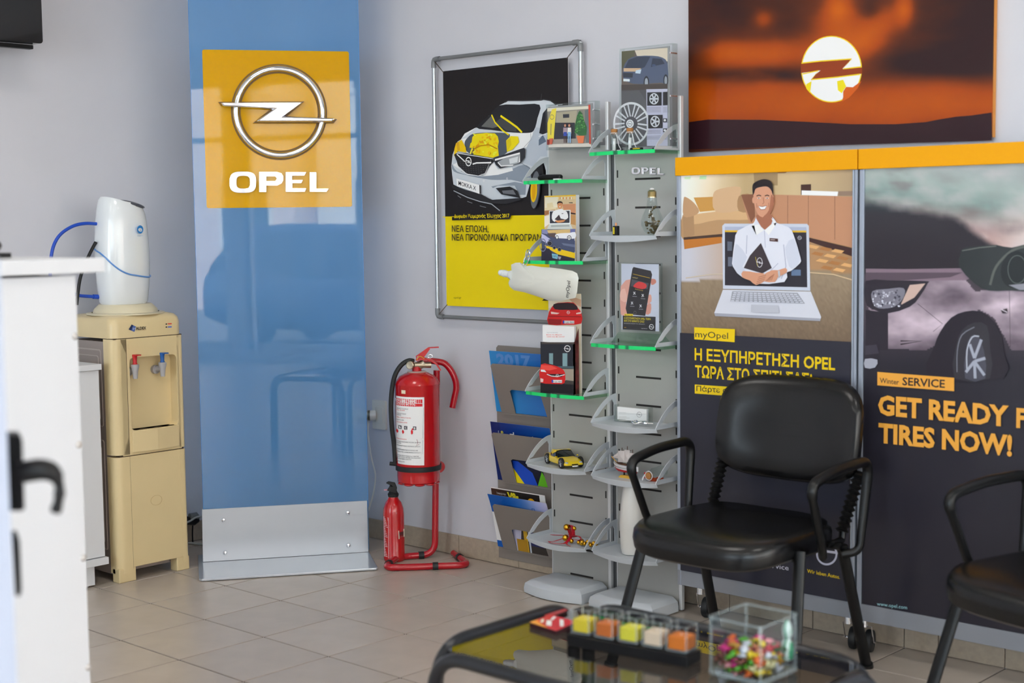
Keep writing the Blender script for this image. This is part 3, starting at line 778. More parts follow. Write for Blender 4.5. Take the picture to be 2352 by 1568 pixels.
for px, py in ((512.5, 1193), (798, 1176), (516.5, 1268), (799.5, 1251)):
    s_, z_ = sq(px, py)
    build('bolt', MB().lathe([(.0095, 0), (.0095, .002), (.0065, .007), (0, .009)], PP + PU * s_ + V((0, 0, z_)) + PN * .004, 16, PN), m_chrome, t)
bpz = [(pq(-.353, 0, .285)), (pq(.3185 - .012, 0, .285)), (pq(.3185, 0, .275)), pq(.3185, 0, -.2), pq(-.353, 0, -.2)]
bpl = [(q.x, q.y) for q in (pq(-.372, 0, .275), pq(-.362, 0, .29), pq(.314, 0, .29), pq(.322, 0, .28), pq(.322, 0, -.14), pq(-.372, 0, -.14))]
build('base_plate', MB().prism(bpl, (0, 0, .002), (1, 0, 0), (0, 1, 0), .009), mat('pale_grey_metal_gloss', (196, 202, 210), .12, .5), t, smooth=False, bevel=.002)

# ============================================================ socket, plug and cables on the back wall
sk = hy(874, 952, YB)
t = thing('wall_socket', 'white wall socket on the back wall, left of the large red extinguisher', 'socket', sk)
build('plate', MB().prism(rrect(.085, .125, .006, cx=sk.x, cy=sk.z), (0, YB, 0), (1, 0, 0), (0, 0, 1), .010), mat('ivory_plastic', (224, 222, 214), .35), t, bevel=.002)
build('inner_frame', MB().prism(rrect(.055, .07, .004, cx=sk.x, cy=sk.z), (0, YB - .010, 0), (1, 0, 0), (0, 0, 1), .003, inner=rrect(.047, .062, .004, cx=sk.x, cy=sk.z)), mat('ivory_plastic'), t)
pl0 = hy(870, 955, YB - .012)
t = thing('plug', 'white round mains plug in the wall socket with a cable hanging down', 'plug', pl0)
q0 = pl0 + V((-.02, -.002, .002))
build('plug_body', MB().lathe([(.022, 0), (.022, .02), (.017, .035), (.012, .045), (.012, .06)], q0, 20, (-.55, -.83, 0)), mat('ivory_plastic'), t)
build('adapter', MB().lathe([(.021, -.0), (.023, .028), (.021, .045)], q0 + V((-.03, -.045, 0)), 20, (-.75, -.66, 0)), mat('warm_white_plastic', (206, 202, 194), .3), t)
build('metal_band', MB().lathe([(.0225, 0), (.0225, .01)], q0 + V((-.012, -.018, 0)), 20, (-.75, -.66, 0), caps=False), mat('brass_grey', (120, 110, 92), .3, .7), t)
cb = [hy(*q, YB - .03) for q in ((846, 968), (846, 1000), (853, 1050), (862, 1090), (858, 1130), (848, 1165), (838, 1190))]
build('cable', MB().tube(cr(cb, 5, False), .0035, n=8), mat('ivory_plastic'), t)
# bundle beside the sign foot
cg = [V((XL + .05, .50, .16)), V((XL + .07, .62, .175)), V((XL + .06, .74, .16)), V((XL + .05, .85, .13))]
bd = [hx(*q, XL + .045) for q in ((425, 1192), (440, 1187), (452, 1190), (462, 1195), (480, 1196))]
t = thing('extension_block', 'dark plug and extension cables in the gap between water cooler and glass sign', 'plug', bd[1])
build('black_plug', MB().tube([hx(*q, XL + .04) for q in ((428, 1195), (445, 1197), (455, 1193))], .016, n=12, rs=[.018, .018, .011]), m_blackplastic, t)
build('grey_plug', MB().tube([hx(*q, XL + .05) for q in ((436, 1186), (450, 1183), (457, 1188))], .012, n=12, rs=[.014, .014, .008]), mat('smoky_plastic', (120, 122, 120), .3), t)
build('cable', MB().tube(cr([hx(*q, XL + .07) for q in ((415, 1205), (437, 1196), (450, 1188), (468, 1184), (490, 1182))], 5, False), .0045, n=8), mat('pale_grey_cable', (186, 190, 186), .4), t)
build('cable', MB().tube(cr([hx(*q, XL + .03) for q in ((443, 1203), (442, 1225), (443, 1248))], 5, False), .003, n=8), m_blackplastic, t)
build('cable', MB().tube(cr([hz(*q, .006) for q in ((420, 1246), (440, 1247), (455, 1249), (472, 1249), (495, 1245))], 5, False), .005, n=8), mat('pale_grey_cable'), t)

# ============================================================ extinguisher stand
m_xred = mat('extinguisher_red', (196, 14, 22), .24, coat=.6)
m_xred2 = mat('tube_red', (186, 10, 30), .26, coat=.5)
m_rub = mat('black_rubber', (26, 28, 30), .6)
TR = .0135
fl_ = hz(881, 1304, TR); fr_ = hz(1079, 1297, TR); rb_ = hz(1042, 1270, TR); lb_ = hz(893, 1262, TR); pb_ = hz(1000, 1273, TR)
lb_ = V((fl_.x - .10, fl_.y + .17, TR))
base_pts = [rb_, fr_, fl_, lb_, pb_]
top = hf(1000, 850, pb_)
t = thing('extinguisher_stand', 'red tubular floor stand carrying the large red fire extinguisher', 'stand', (pb_.x, pb_.y, 0))
path = fillet([rb_, fr_, fl_, lb_, pb_, V((pb_.x, pb_.y, 1.0))], .06, 8)
path[-1] = hf(1003, 850, pb_)
ptop = [hf(*q, pb_) for q in ((960, 836), (985, 829), (1003, 830), (1020, 834), (1034, 848), (1045, 870), (1048, 890), (1044, 912), (1039, 936))]
build('base_and_post', MB().tube(path, TR, n=14), m_xred2, t)
build('hanger_hook', MB().tube(cr([path[-1] + V((0, 0, -.06)), path[-1] + V((0, 0, -.01))] , 2, False), TR * .95, n=14).tube(cr(ptop, 5, False), TR * .97, n=16), m_xred2, t)
for a_, b_2, f_ in ((fl_, fr_, .60), (fl_, lb_, .35), (lb_, pb_, .62), (fr_, rb_, .62)):
    c_ = a_.lerp(b_2, f_); d_ = (b_2 - a_).normalized()
    build('rubber_clip', MB().cyl(c_ - d_ * .011, c_ + d_ * .011, TR + .0025, n=18), m_rub, t)
# big extinguisher
ec = hf(960, 1000, pb_ + (C0 - pb_).normalized() * .10); EX = V((ec.x, ec.y, 0))
def ez(py, px=960): return hf(px, py, EX).z
zb = ez(1106); z0_ = ez(873); rr_ = (hf(1011, 1000, EX) - hf(909, 1000, EX)).length / 2
t = thing('fire_extinguisher', 'large red fire extinguisher with a white label and black hose, hung on the red stand', 'fire extinguisher', (EX.x, EX.y, zb))
TL = V((0, 0, 1)) + (hf(966, 860, EX) - hf(957, 1106, EX)).normalized() * 0
zs = ez(882); zn = ez(852)
build('cylinder', MB().lathe([(rr_ * .86, zb), (rr_ * .95, zb + .006), (rr_ * .965, zb + .03), (rr_ * .965, zb + .052), (rr_ * .985, zb + .055), (rr_, zb + .060), (rr_, zs), (rr_ * 1.008, zs + .002), (rr_ * .99, zs + .006), (rr_ * .93, zs + .018), (rr_ * .78, zs + .034), (rr_ * .52, zs + .046), (rr_ * .3, zs + .050), (rr_ * .27, zs + .052)], EX, 56), m_xred, t)
sc_ = MB()
for q in range(9):
    a_ = 2 * PI * q / 9; sc_.sph(EX + V((math.cos(a_) * rr_ * .72, math.sin(a_) * rr_ * .72, zb - .001)), 1, 10, (.022, .022, .008))
build('foot_scallop', sc_, m_xred, t, kind='stuff')
# yellow ties etc
yr = V((C0.x - EX.x, C0.y - EX.y, 0)).normalized(); xr = V((0, 0, 1)).cross(yr)      # xr = picture right
def el(sx, z, sy=0.0): return EX + xr * sx + yr * sy + V((0, 0, z))
def epx(px, py, sy=0.0): return hf(px, py, EX + yr * sy)
zt_ = zs + .050
build('neck', MB().cyl(V((EX.x, EX.y, zt_)), V((EX.x, EX.y, zt_ + .022)), .019, n=20), m_xred, t)
build('washer', MB().lathe([(.036, zt_ - .002), (.040, zt_ + .002), (.036, zt_ + .003), (.02, zt_ + .003)], EX, 28), mat('white_washer', (214, 210, 206), .4), t)
m_brs = mat('dull_nickel', (176, 164, 142), .28, .9)
vz = ez(836)
build('valve', MB().tube([epx(962, 840), epx(975, 833)], .016, n=14).tube([epx(948, 838, .01), epx(990, 838)], .012, n=14), m_brs, t)
build('pressure_gauge', MB().lathe([(.0155, -.004), (.0165, .0), (.0165, .012), (.014, .014), (0, .0135)], epx(944, 838, .018), 24, (yr * .9 - xr * .4)), m_brs, t)
m_xr3 = mat('lever_red', (200, 20, 26), .35)
def flat_strip(pts, wd, th, m, nm, par):
    W = [epx(*q) for q in pts]; mb = MB(); rings = []
    for i, p in enumerate(W):
        d = (W[min(i + 1, len(W) - 1)] - W[max(i - 1, 0)]).normalized(); n_ = yr.cross(d).normalized()
        rings.append([p + yr * wd / 2 + n_ * th / 2, p - yr * wd / 2 + n_ * th / 2, p - yr * wd / 2 - n_ * th / 2, p + yr * wd / 2 - n_ * th / 2])
    mb.loft(rings); return build(nm, mb, m, par)
flat_strip([(958, 826), (956, 818), (968, 810), (985, 798), (1008, 797)], .022, .004, m_xr3, 'upper_lever', t)
build('lever_web', MB().prism([(0, 0), (.01, .025), (.045, .05), (.055, .045), (.03, .012), (.05, 0)], epx(957, 827, .011), xr, (0, 0, 1), .003).prism([(0, 0), (.01, .025), (.045, .05), (.055, .045), (.03, .012), (.05, 0)], epx(957, 827, -.008), xr, (0, 0, 1), .003), m_xr3, t)
flat_strip([(955, 826), (972, 823), (990, 826), (1003, 836), (1012, 850)], .024, .006, m_xr3, 'carry_handle', t)
build('pull_ring', MB().tube([epx(988, 818) + (xr * math.cos(a_) * .009 + V((0, 0, 1)) * math.sin(a_) * .007) for a_ in [2 * PI * i / 16 for i in range(16)]], .0012, n=6, closed=True).tube([epx(984, 822), epx(950, 820)], .0012, n=6), m_chrome, t)
build('seal_tie', MB().tube(cr([epx(957, 827, .02), epx(962, 819, .022), epx(968, 819, .022), epx(975, 824, .02)], 4, False), .0014, n=6), mat('yellow_tie', (230, 180, 20), .4), t)
hs_ = [epx(*q, sy) for q, sy in (((950, 829), 0), ((938, 828), .01), ((922, 838), .02), ((908, 860), .03), ((901, 890), .03), ((898, 930), .03), ((900, 980), .025), ((905, 1020), .02), ((908, 1062), .02))]
hose = build('hose', MB().tube(cr(hs_, 5, False), .0095, n=14), m_rub, t)
sb = ez(1071, 957)
build('strap', MB().lathe([(rr_ + .0004, sb - .010), (rr_ + .003, sb - .010), (rr_ + .003, sb + .010), (rr_ + .0004, sb + .010)], EX, 48, caps=False), m_rub, t)
build('strap_buckle', MB().tube([epx(895, 1064, .01), epx(912, 1066, .01)], .008, n=8), m_rub, t)
build('bracket', MB().lathe([(.024, 0), (.024, .012)], epx(1007, 1071, -.06), 20, xr * .3 + yr, caps=True), m_xred2, t)
# label wrapped round the cylinder
class Wrap(Art):
    """flat print wrapped on an upright cylinder: coordinates are pixels on the facing plane"""
    def __init__(s, c, r, k=1):
        super().__init__(c, yr); s.cc = V(c); s.r = r
    def fin(s):
        out = []
        for p in s.v:
            d = p - s.cc; sx = d.dot(xr); lift = d.dot(yr)
            sx = max(-s.r * .995, min(s.r * .995, sx)); rr2 = s.r + .0005 + abs(lift) * .5
            an = math.asin(sx / s.r)
            out.append(s.cc + xr * math.sin(an) * rr2 + yr * math.cos(an) * rr2 + V((0, 0, d.z)))
        s.v = out; return s
def finegrid(a, x0, x1, y0, y1, c, n=14):
    a.grid([(x0, y0), (x1, y0), (x1, y1), (x0, y1)], n, 2, lambda x, y: c)
a = Wrap(EX, rr_)
finegrid(a, 910.5, 974, 906, 1060, (228, 228, 230))
finegrid(a, 911, 970, 911, 919.5, (198, 22, 34)); finegrid(a, 911, 970, 920.5, 927, (198, 22, 34))
a.text('ΠΥΡΟΣΒΕΣΤΗΡΑΣ', (906, 918), (955, 918), 5.2, (245, 240, 240), .03); a.text('ΚΟΝΕΩΣ ABC PA 6kg', (912, 925), (954, 924), 3.2, (245, 240, 240), .02)
rows = [('ΑΦΑΙΡΕΣΤΕ ΤΗΝ ΑΣΦΑΛΕΙΑ', 935, 938, (60, 60, 70)), ('PULL PIN RING', 938.5, 930, (190, 50, 60)), ('ΣΤΟΧΕΥΣΤΕ ΤΗΝ ΒΑΣΗ', 946.5, 933, (60, 60, 70)), ('ΤΗΣ ΦΩΤΙΑΣ', 950, 922, (60, 60, 70)),
        ('AIM AT BASE OF THE FIRE', 955, 944, (190, 50, 60)), ('ΠΙΕΣΤΕ ΤΗ ΛΑΒΗ', 961, 928, (60, 60, 70)), ('SQUEEZE LEVER', 966, 936, (190, 50, 60)),
        ('ΠΡΟΣΟΧΗ', 1004, 934, (190, 50, 60)), ('ΣΕ ΠΕΡΙΠΤΩΣΗ ΕΠΑΦΗΣ ΤΗΣ ΞΗΡΑΣ ΣΚΟΝΗΣ ΜΕ', 1010, 966, (60, 60, 70)), ('ΤΑ ΜΑΤΙΑ', 1014, 922, (60, 60, 70)),
        ('ΑΠΟΜΑΚΡΥΝΣΗΣ Η ΕΙΣΠΝΟΗΣ ΚΑΛΕΣΤΕ', 1019, 965, (60, 60, 70)), ('ΕΠΙΤΡΕΠΟΜΕΝΗ ΕΓΚΑΤΑΣΤΑΣΗ ΕΩΣ 1000V', 1028, 960, (60, 60, 70)), ('ΠΙΕΣΗ ΣΤΙΣ 15 ΑΤΜΟΣΦΑΙΡΕΣ ΣΤΟΥΣ 20° C', 1033, 967, (60, 60, 70)),
        ('Κατασκευάζεται σύμφωνα με τα πρότυπα', 1041, 962, (80, 80, 86)), ('ΕΛΕΓΧΟΣ ΚΑΘΕ ΕΞΑΜΗΝΟ', 1045, 966, (80, 80, 86)), ('ΚΑΙ ΑΝΑΓΟΜΩΣΗ ΑΝΑ ΕΤΟΣ', 1049, 945, (80, 80, 86)), ('Ημερομηνία', 1055, 930, (80, 80, 86))]
for b_, y_, x1_, c_ in rows: a.text(b_, (912, y_), (x1_, y_ - .5), 2.4, c_, .01)
for x_, l_ in ((916, 'B'), (929, 'C'), (949, 'E')):
    a.poly([(x_, 972), (x_ + 7, 972), (x_ + 7, 980), (x_, 980)], (30, 28, 40)); a.text(l_, (x_ + 1.5, 978.5), (x_ + 5.5, 978.5), 5, (235, 235, 235), .04)
    a.poly([(x_ - 4, 981), (x_ - 1, 983), (x_, 987), (x_ - 3, 991), (x_ - 5, 986)], (196, 30, 40))
a.poly([(947, 976), (943.5, 984), (946, 984), (943, 990), (950, 982), (947, 982), (950, 977)], (196, 30, 40))
for y_ in (1001, 1036): a.line([(913, y_), (968, y_ - 1)], .5, (150, 150, 156))
a.line([(972, 930), (971, 999)], .5, (150, 150, 156)); a.line([(971, 1003), (970, 1034)], .5, (150, 150, 156))
a.line([(957, 1001), (960, 1008), (956, 1016), (963, 1012)], .8, (120, 30, 40))
finegrid(a, 923, 932, 891, 899, (216, 200, 176), 4)
a.fin(); build('label_sheet', a, m_printg, t, smooth=False, label='white printed instruction label with red heading')
# small extinguisher
sc0 = hz(906, 1286, 0); SX = V((sc0.x, sc0.y, 0)); r_s = (hf(930, 1230, SX) - hf(881, 1230, SX)).length / 2
def sz(py): return hf(905, py, SX).z
t = thing('fire_extinguisher', 'small red fire extinguisher standing on the floor inside the stand foot', 'fire extinguisher', SX)
build('cylinder', MB().lathe([(r_s * .9, 0), (r_s * .97, .004), (r_s, .012), (r_s, .018), (r_s * .985, .02), (r_s * .985, sz(1180)), (r_s * .93, sz(1166)), (r_s * .75, sz(1153)), (r_s * .52, sz(1146)), (r_s * .42, sz(1140)), (r_s * .42, sz(1136))], SX, 40), m_xred, t)
build('valve_head', MB().lathe([(.021, sz(1140)), (.023, sz(1134)), (.019, sz(1131)), (.015, sz(1126)), (.015, sz(1118))], SX, 18), m_rub, t)
ys = V((C0.x - SX.x, C0.y - SX.y, 0)).normalized(); xs = V((0, 0, 1)).cross(ys)
build('trigger', MB().prism([(-.025, 0), (.012, -.012), (.016, .01), (.008, .03), (-.018, .036), (-.028, .03), (-.012, .022), (-.016, .012)], SX + V((0, 0, sz(1123))) + ys * .01, xs, (0, 0, 1), .02), m_rub, t, bevel=.002)
build('safety_pin', MB().tube([V((SX.x, SX.y, sz(1122))) + xs * x_ + ys * (.02 + .004 * y_) for x_, y_ in ((-.036, 0), (-.03, 1), (-.01, 1), (0, 0), (-.01, -1), (-.03, -1))], .0018, n=8, closed=True), mat('pink_pin', (224, 150, 160), .4), t)
xr, yr = xs, ys
a = Wrap(SX, r_s * .985); W_ = (232, 200, 204)
for x0, x1, y0, y1 in ((882, 892, 1183, 1277), (883, 891, 1184, 1190)):
    a.line([(x0, y0), (x1, y0 + 1), (x1 + .5, y1), (x0 + 1, y1 - 1)], .7, W_, closed=True)
for i_ in range(24):
    y_ = 1188 + i_ * 3.7; a.line([(883.5, y_), (883.5 + 2 + (i_ * 7 % 6), y_ + .3)], 1.2, W_)
    if i_ > 3: a.line([(894, y_), (895 + (i_ * 5 % 5), y_ + .3)], .5, (226, 170, 178))
a.poly([(914, 1214), (927.5, 1212), (928, 1230), (915, 1233)], (214, 204, 184))
for i_ in range(7): a.poly([(917 + i_ * 1.35, 1217), (917.8 + i_ * 1.35, 1217), (917.8 + i_ * 1.35, 1226), (917 + i_ * 1.35, 1226)], (60, 56, 56))
a.line([(918, 1229), (926, 1228)], 1, (90, 86, 84))
a.fin(); build('label_sheet', a, m_printg, t, smooth=False, label='white lettering and a barcode sticker')

# ============================================================ poster in a tubular frame on the back wall
PY = YB - .03
t = thing('framed_poster', 'silver and yellow car poster sprung inside a grey tube frame', 'poster', (.62, PY, 1.5))
fx = [hy(*q, PY) for q in ((996, 134), (1333, 99), (1012, 727))]
x0, x1, zt2, zb2 = .195, .99, 2.032, .983
x0 = fx[0].x; x1 = fx[1].x; zt2 = (fx[0].z + fx[1].z) / 2; zb2 = fx[2].z
m_tubeg = mat('frame_tube_silver', (186, 190, 192), .3, .8); m_tubed = mat('frame_tube_grey', (128, 130, 132), .45, .2)
for a_, b_ in (((x0, zb2), (x0, zt2)), ((x1, zb2), (x1, zt2))):
    build('side_tube', MB().cyl((a_[0], PY, a_[1]), (b_[0], PY, b_[1]), .0078, n=14), m_tubeg, t)
for z_ in (zt2, zb2): build('cross_tube', MB().cyl((x0, PY, z_), (x1, PY, z_), .0078, n=14), m_tubed, t)
for cx_, cz_, sx_, sz_ in ((x0, zt2, 1, -1), (x1, zt2, -1, -1), (x0, zb2, 1, 1), (x1, zb2, -1, 1)):
    build('corner_joint', MB().tube(fillet([(cx_ + sx_ * .034, PY, cz_), (cx_, PY, cz_), (cx_, PY, cz_ + sz_ * .034)], .02), .0105, n=12), m_tubed, t)
pc = [hy(*q, PY) for q in ((1018, 165), (1305, 137), (1030, 703))]
ax0, ax1, azt, azb = pc[0].x, pc[1].x, pc[0].z + .002, pc[2].z + .002
for cx_, cz_, ex, ez_ in ((x0, zt2, ax0, azt), (x1, zt2, ax1, azt), (x0, zb2, ax0, azb), (x1, zb2, ax1, azb)):
    p0 = V((cx_ + (ex - cx_) * .1, PY - .004, cz_ + (ez_ - cz_) * .1)); p1 = V((ex, PY - .004, ez_)); cc_ = []
    for i_ in range(49):
        f_ = i_ / 48; an = f_ * 2 * PI * 12
        cc_.append(p0.lerp(p1, f_ * .85) + V((math.cos(an) * .0025, math.sin(an) * .0025, 0)))
    build('spring', MB().tube(cc_, .0011, n=5).tube([p0.lerp(p1, .85), p1 + (p1 - p0) * .12], .0016, n=5), mat('spring_brown', (96, 84, 76), .4, .6), t)
pb = build('poster_sheet', MB().bb((ax0, PY - .001, azb), (ax1, PY + .0005, azt)), m_paper, t, smooth=False)
a = Art((ax0, PY - .0012, azb), (0, -1, 0)); BLK = (28, 25, 27); YEL = (222, 196, 6)
a.zoom(1010, 210, 270 / 1411)
zl = azb + (azt - azb) * .0
q1 = hy(1027, 497, PY).z
def rect3(a, X0, X1, Z0, Z1, c): a.flat([(X0 - ax0, Z0 - azb), (X1 - ax0, Z0 - azb), (X1 - ax0, Z1 - azb), (X0 - ax0, Z1 - azb)], c)
rect3(a, ax0, ax1, azb, q1, YEL); rect3(a, ax0, ax1, q1, azt, BLK)
SV = (186, 192, 198); SVD = (128, 138, 150); SVL = (218, 220, 222); DK = (34, 35, 40)
a.poly([(140, 900), (155, 760), (180, 690), (215, 600), (262, 572), (300, 505), (445, 432), (590, 290), (720, 165), (830, 112), (1000, 106), (1220, 108), (1245, 95), (1330, 108), (1420, 170), (1555, 330), (1550, 700), (1290, 1000), (1240, 830), (1170, 850), (1110, 950), (1085, 1100), (1040, 1262), (990, 1278), (650, 1306), (500, 1250), (230, 1150), (165, 1115), (150, 1000)], SV)
a.poly([(440, 430), (260, 570), (330, 560), (420, 500), (900, 500), (1120, 480), (1110, 600), (1040, 670), (640, 800), (230, 715), (215, 640), (300, 505)], SVL)
a.poly([(330, 560), (440, 500), (800, 500), (840, 560), (820, 720), (640, 800), (360, 745), (300, 640)], (74, 82, 92), 4)
a.poly([(150, 870), (210, 960), (400, 1010), (620, 1000), (820, 950), (1000, 880), (1100, 940), (1080, 1100), (860, 1060), (620, 1060), (350, 1010), (170, 960)], SVD, 3)
a.poly([(160, 880), (330, 1000), (500, 1020), (700, 1000), (880, 950), (870, 910), (700, 930), (640, 850), (520, 1010), (300, 960), (210, 850)], SVL)
a.poly([(620, 1140), (900, 1085), (1040, 1110), (1030, 1240), (960, 1240), (900, 1130), (700, 1130), (640, 1160)], SVD)
a.poly([(1160, 430), (1225, 440), (1290, 560), (1290, 780), (1210, 780), (1120, 900), (1010, 860), (1040, 680)], (170, 178, 188))
a.poly([(1190, 580), (1240, 520), (1280, 600), (1190, 650)], (90, 104, 122))
a.poly([(443, 432), (590, 292), (720, 168), (960, 158), (1200, 160), (1175, 320), (1130, 470), (1040, 498), (860, 490), (620, 462)], DK, 3)
a.poly([(500, 420), (625, 290), (700, 420), (640, 440)], (92, 94, 92)); a.poly([(670, 370), (760, 300), (930, 430), (920, 480), (800, 470)], (62, 64, 66))
a.poly([(1240, 262), (1290, 200), (1400, 230), (1500, 380), (1250, 520), (1195, 500)], DK); a.line([(1190, 540), (1400, 460)], 8, (210, 212, 214))
a.line([(790, 130), (820, 110), (1000, 112), (1220, 104), (1250, 96), (1330, 110), (1400, 160)], 9, (52, 52, 56)); a.line([(1215, 100), (1226, 28)], 3, (90, 90, 92))
for pts, wd in (([(625, 280), (665, 370), (760, 470), (830, 520)], 14), ([(732, 292), (840, 365), (930, 430), (990, 492)], 18)): a.line(pts, wd, (240, 200, 10))
YE = (236, 200, 20); YD = (206, 150, 14)
a.poly([(395, 545), (430, 510), (560, 498), (665, 503), (700, 540), (712, 600), (700, 660), (712, 770), (640, 795), (405, 760), (420, 680), (360, 675), (370, 625), (385, 610)], YE)
rd = random.Random(3)
for i_ in range(46):
    X_, Y_ = rd.uniform(400, 690), rd.uniform(515, 760); a.ell(X_, Y_, rd.uniform(8, 26), rd.uniform(5, 16), (YD, (250, 226, 60), (222, 176, 20))[i_ % 3], 9, rd.uniform(0, 3))
a.line([(420, 690), (500, 650), (600, 640), (700, 690)], 8, (176, 120, 10)); a.line([(375, 750), (400, 680)], 16, (226, 210, 60))
a.poly([(805, 590), (860, 535), (950, 540), (960, 610), (880, 700), (815, 725)], YE); a.poly([(805, 590), (860, 560), (870, 640), (815, 725)], (200, 180, 20))
a.poly([(185, 690), (205, 620), (270, 580), (320, 670), (330, 735), (225, 715), (200, 790), (180, 770)], (234, 182, 14)); a.poly([(205, 620), (240, 600), (250, 700), (225, 715)], (196, 150, 30))
a.poly([(215, 735), (640, 808), (600, 900), (545, 990), (480, 1010), (350, 990), (250, 920), (215, 840)], (36, 36, 40), 3)
for j_ in range(6):
    for i_ in range(12):
        X_ = 250 + i_ * 30 + j_ * 4; Y_ = 835 + j_ * 24 + i_ * 3
        if X_ < 600 - j_ * 16: a.poly([(X_, Y_), (X_ + 16, Y_ + 3), (X_ + 15, Y_ + 6), (X_, Y_ + 4)], (92, 94, 98))
a.line([(215, 738), (640, 806), (560, 985), (480, 1014), (340, 990), (240, 900)], 6, (214, 216, 218), closed=False)
a.line([(222, 752), (320, 842)], 10, (224, 226, 228)); a.line([(412, 872), (460, 858), (636, 854)], 12, (224, 226, 228))
a.ring(363, 842, 32, 50, 9, (224, 226, 228)); a.line([(328, 828), (385, 838), (345, 850), (400, 858)], 9, (230, 230, 232))
a.poly([(655, 805), (1030, 675), (1045, 700), (1040, 790), (990, 860), (740, 925), (690, 880)], (46, 48, 54)); a.poly([(715, 845), (780, 810), (975, 755), (970, 860), (900, 880), (760, 900)], (150, 154, 158))
a.line([(680, 822), (980, 742), (975, 850)], 16, (226, 230, 232)); a.line([(715, 850), (755, 895), (900, 885)], 10, (220, 222, 224)); a.poly([(850, 810), (960, 780), (950, 850), (860, 870)], (196, 200, 202))
a.poly([(690, 1160), (860, 1140), (950, 1190), (985, 1280), (760, 1235)], (30, 32, 36)); a.poly([(765, 1190), (900, 1180), (935, 1240), (780, 1225)], (98, 100, 106))
a.poly([(225, 1150), (520, 1235), (640, 1300), (990, 1278), (1000, 1300), (820, 1350), (600, 1340), (350, 1250), (170, 1160), (160, 1120)], (38, 38, 42))
a.line([(185, 1190), (350, 1270), (500, 1320), (640, 1350), (740, 1430)], 8, (150, 154, 160)); a.line([(235, 1250), (275, 1278)], 5, (120, 122, 126)); a.line([(350, 1318), (410, 1340)], 5, (120, 122, 126)); a.line([(500, 1372), (575, 1392)], 5, (120, 122, 126))
a.poly([(220, 1045), (495, 1120), (498, 1230), (225, 1135)], (226, 226, 226)); a.poly([(495, 1120), (512, 1130), (512, 1225), (498, 1230)], (30, 30, 32))
a.text('MOKKA X', (245, 1122), (455, 1188), 52, (40, 40, 44), .01)
a.ring(828, 1045, 8, 10, 3, (220, 222, 224)); a.ring(548, 1072, 8, 10, 3, (220, 222, 224)); a.line([(1000, 860), (1115, 932)], 3, (70, 76, 84)); a.line([(1110, 500), (1115, 580), (1030, 670)], 3, (96, 100, 106))
a.poly([(1110, 930), (1180, 850), (1240, 840), (1260, 900), (1270, 1000), (1200, 980), (1120, 1060)], (28, 30, 34))
a.ell(1168, 1170, 62, 240, (34, 34, 38), 26, .08); a.ell(1165, 1180, 52, 225, (92, 96, 102), 26, .08); a.ell(1150, 1190, 40, 140, (232, 176, 10), 22, .05); a.ell(1150, 1190, 22, 110, (206, 150, 10), 18, .05)
a.poly([(168, 1506), (860, 1476), (888, 1470), (858, 1532), (168, 1546)], BLK)
a.poly([(60, 1500), (165, 1506), (165, 1512), (60, 1512)], YEL)
a.zoom(0, 0, 1)
a.text('Δωρεάν Χειμερινός Έλεγχος 2017', (1047, 500.5), (1174, 499), 8.4, YEL, .018)
a.text('ΝΕΑ ΕΠΟΧΗ,', (1042, 532), (1126, 533), 14.5, BLK, .012)
a.text('ΝΕΑ ΠΡΟΝΟΜΙΑΚΑ ΠΡΟΓΡΑΜΜΑΤΑ', (1042, 552), (1296, 553), 14.5, BLK, .012)
a.text('opel.gr', (1046, 685), (1064, 685), 4.5, (110, 96, 10), 0)
a.poly([(1249, 690), (1260, 680), (1300, 684), (1300, 690)], BLK)
build('print', a, m_print, t, smooth=False)

# ============================================================ sunset picture high on the back wall
SY = YB - .022
q0, q1, q2 = hy(1582, 343, SY), hy(2279, 322, SY), hy(2281, 0, SY)
t = thing('sunset_picture', 'large orange sunset picture with a lightning emblem across the sun, above the boards', 'picture', ((q0.x + q1.x) / 2, SY, q0.z))
TZ = 2.42; bz = (q0.z + q1.z) / 2
sx0, sx1 = q0.x, q1.x
build('backing', MB().bb((sx0, SY + .002, bz), (sx1, YB - .001, TZ)), mat('orange_edge', (226, 150, 60), .5), t, smooth=False)
a = Art((sx0, SY, bz), (0, -1, 0)); a.zoom(1540, 0, 812 / 2352)
KX_, KZ_ = (q1.x - q0.x), TZ - bz
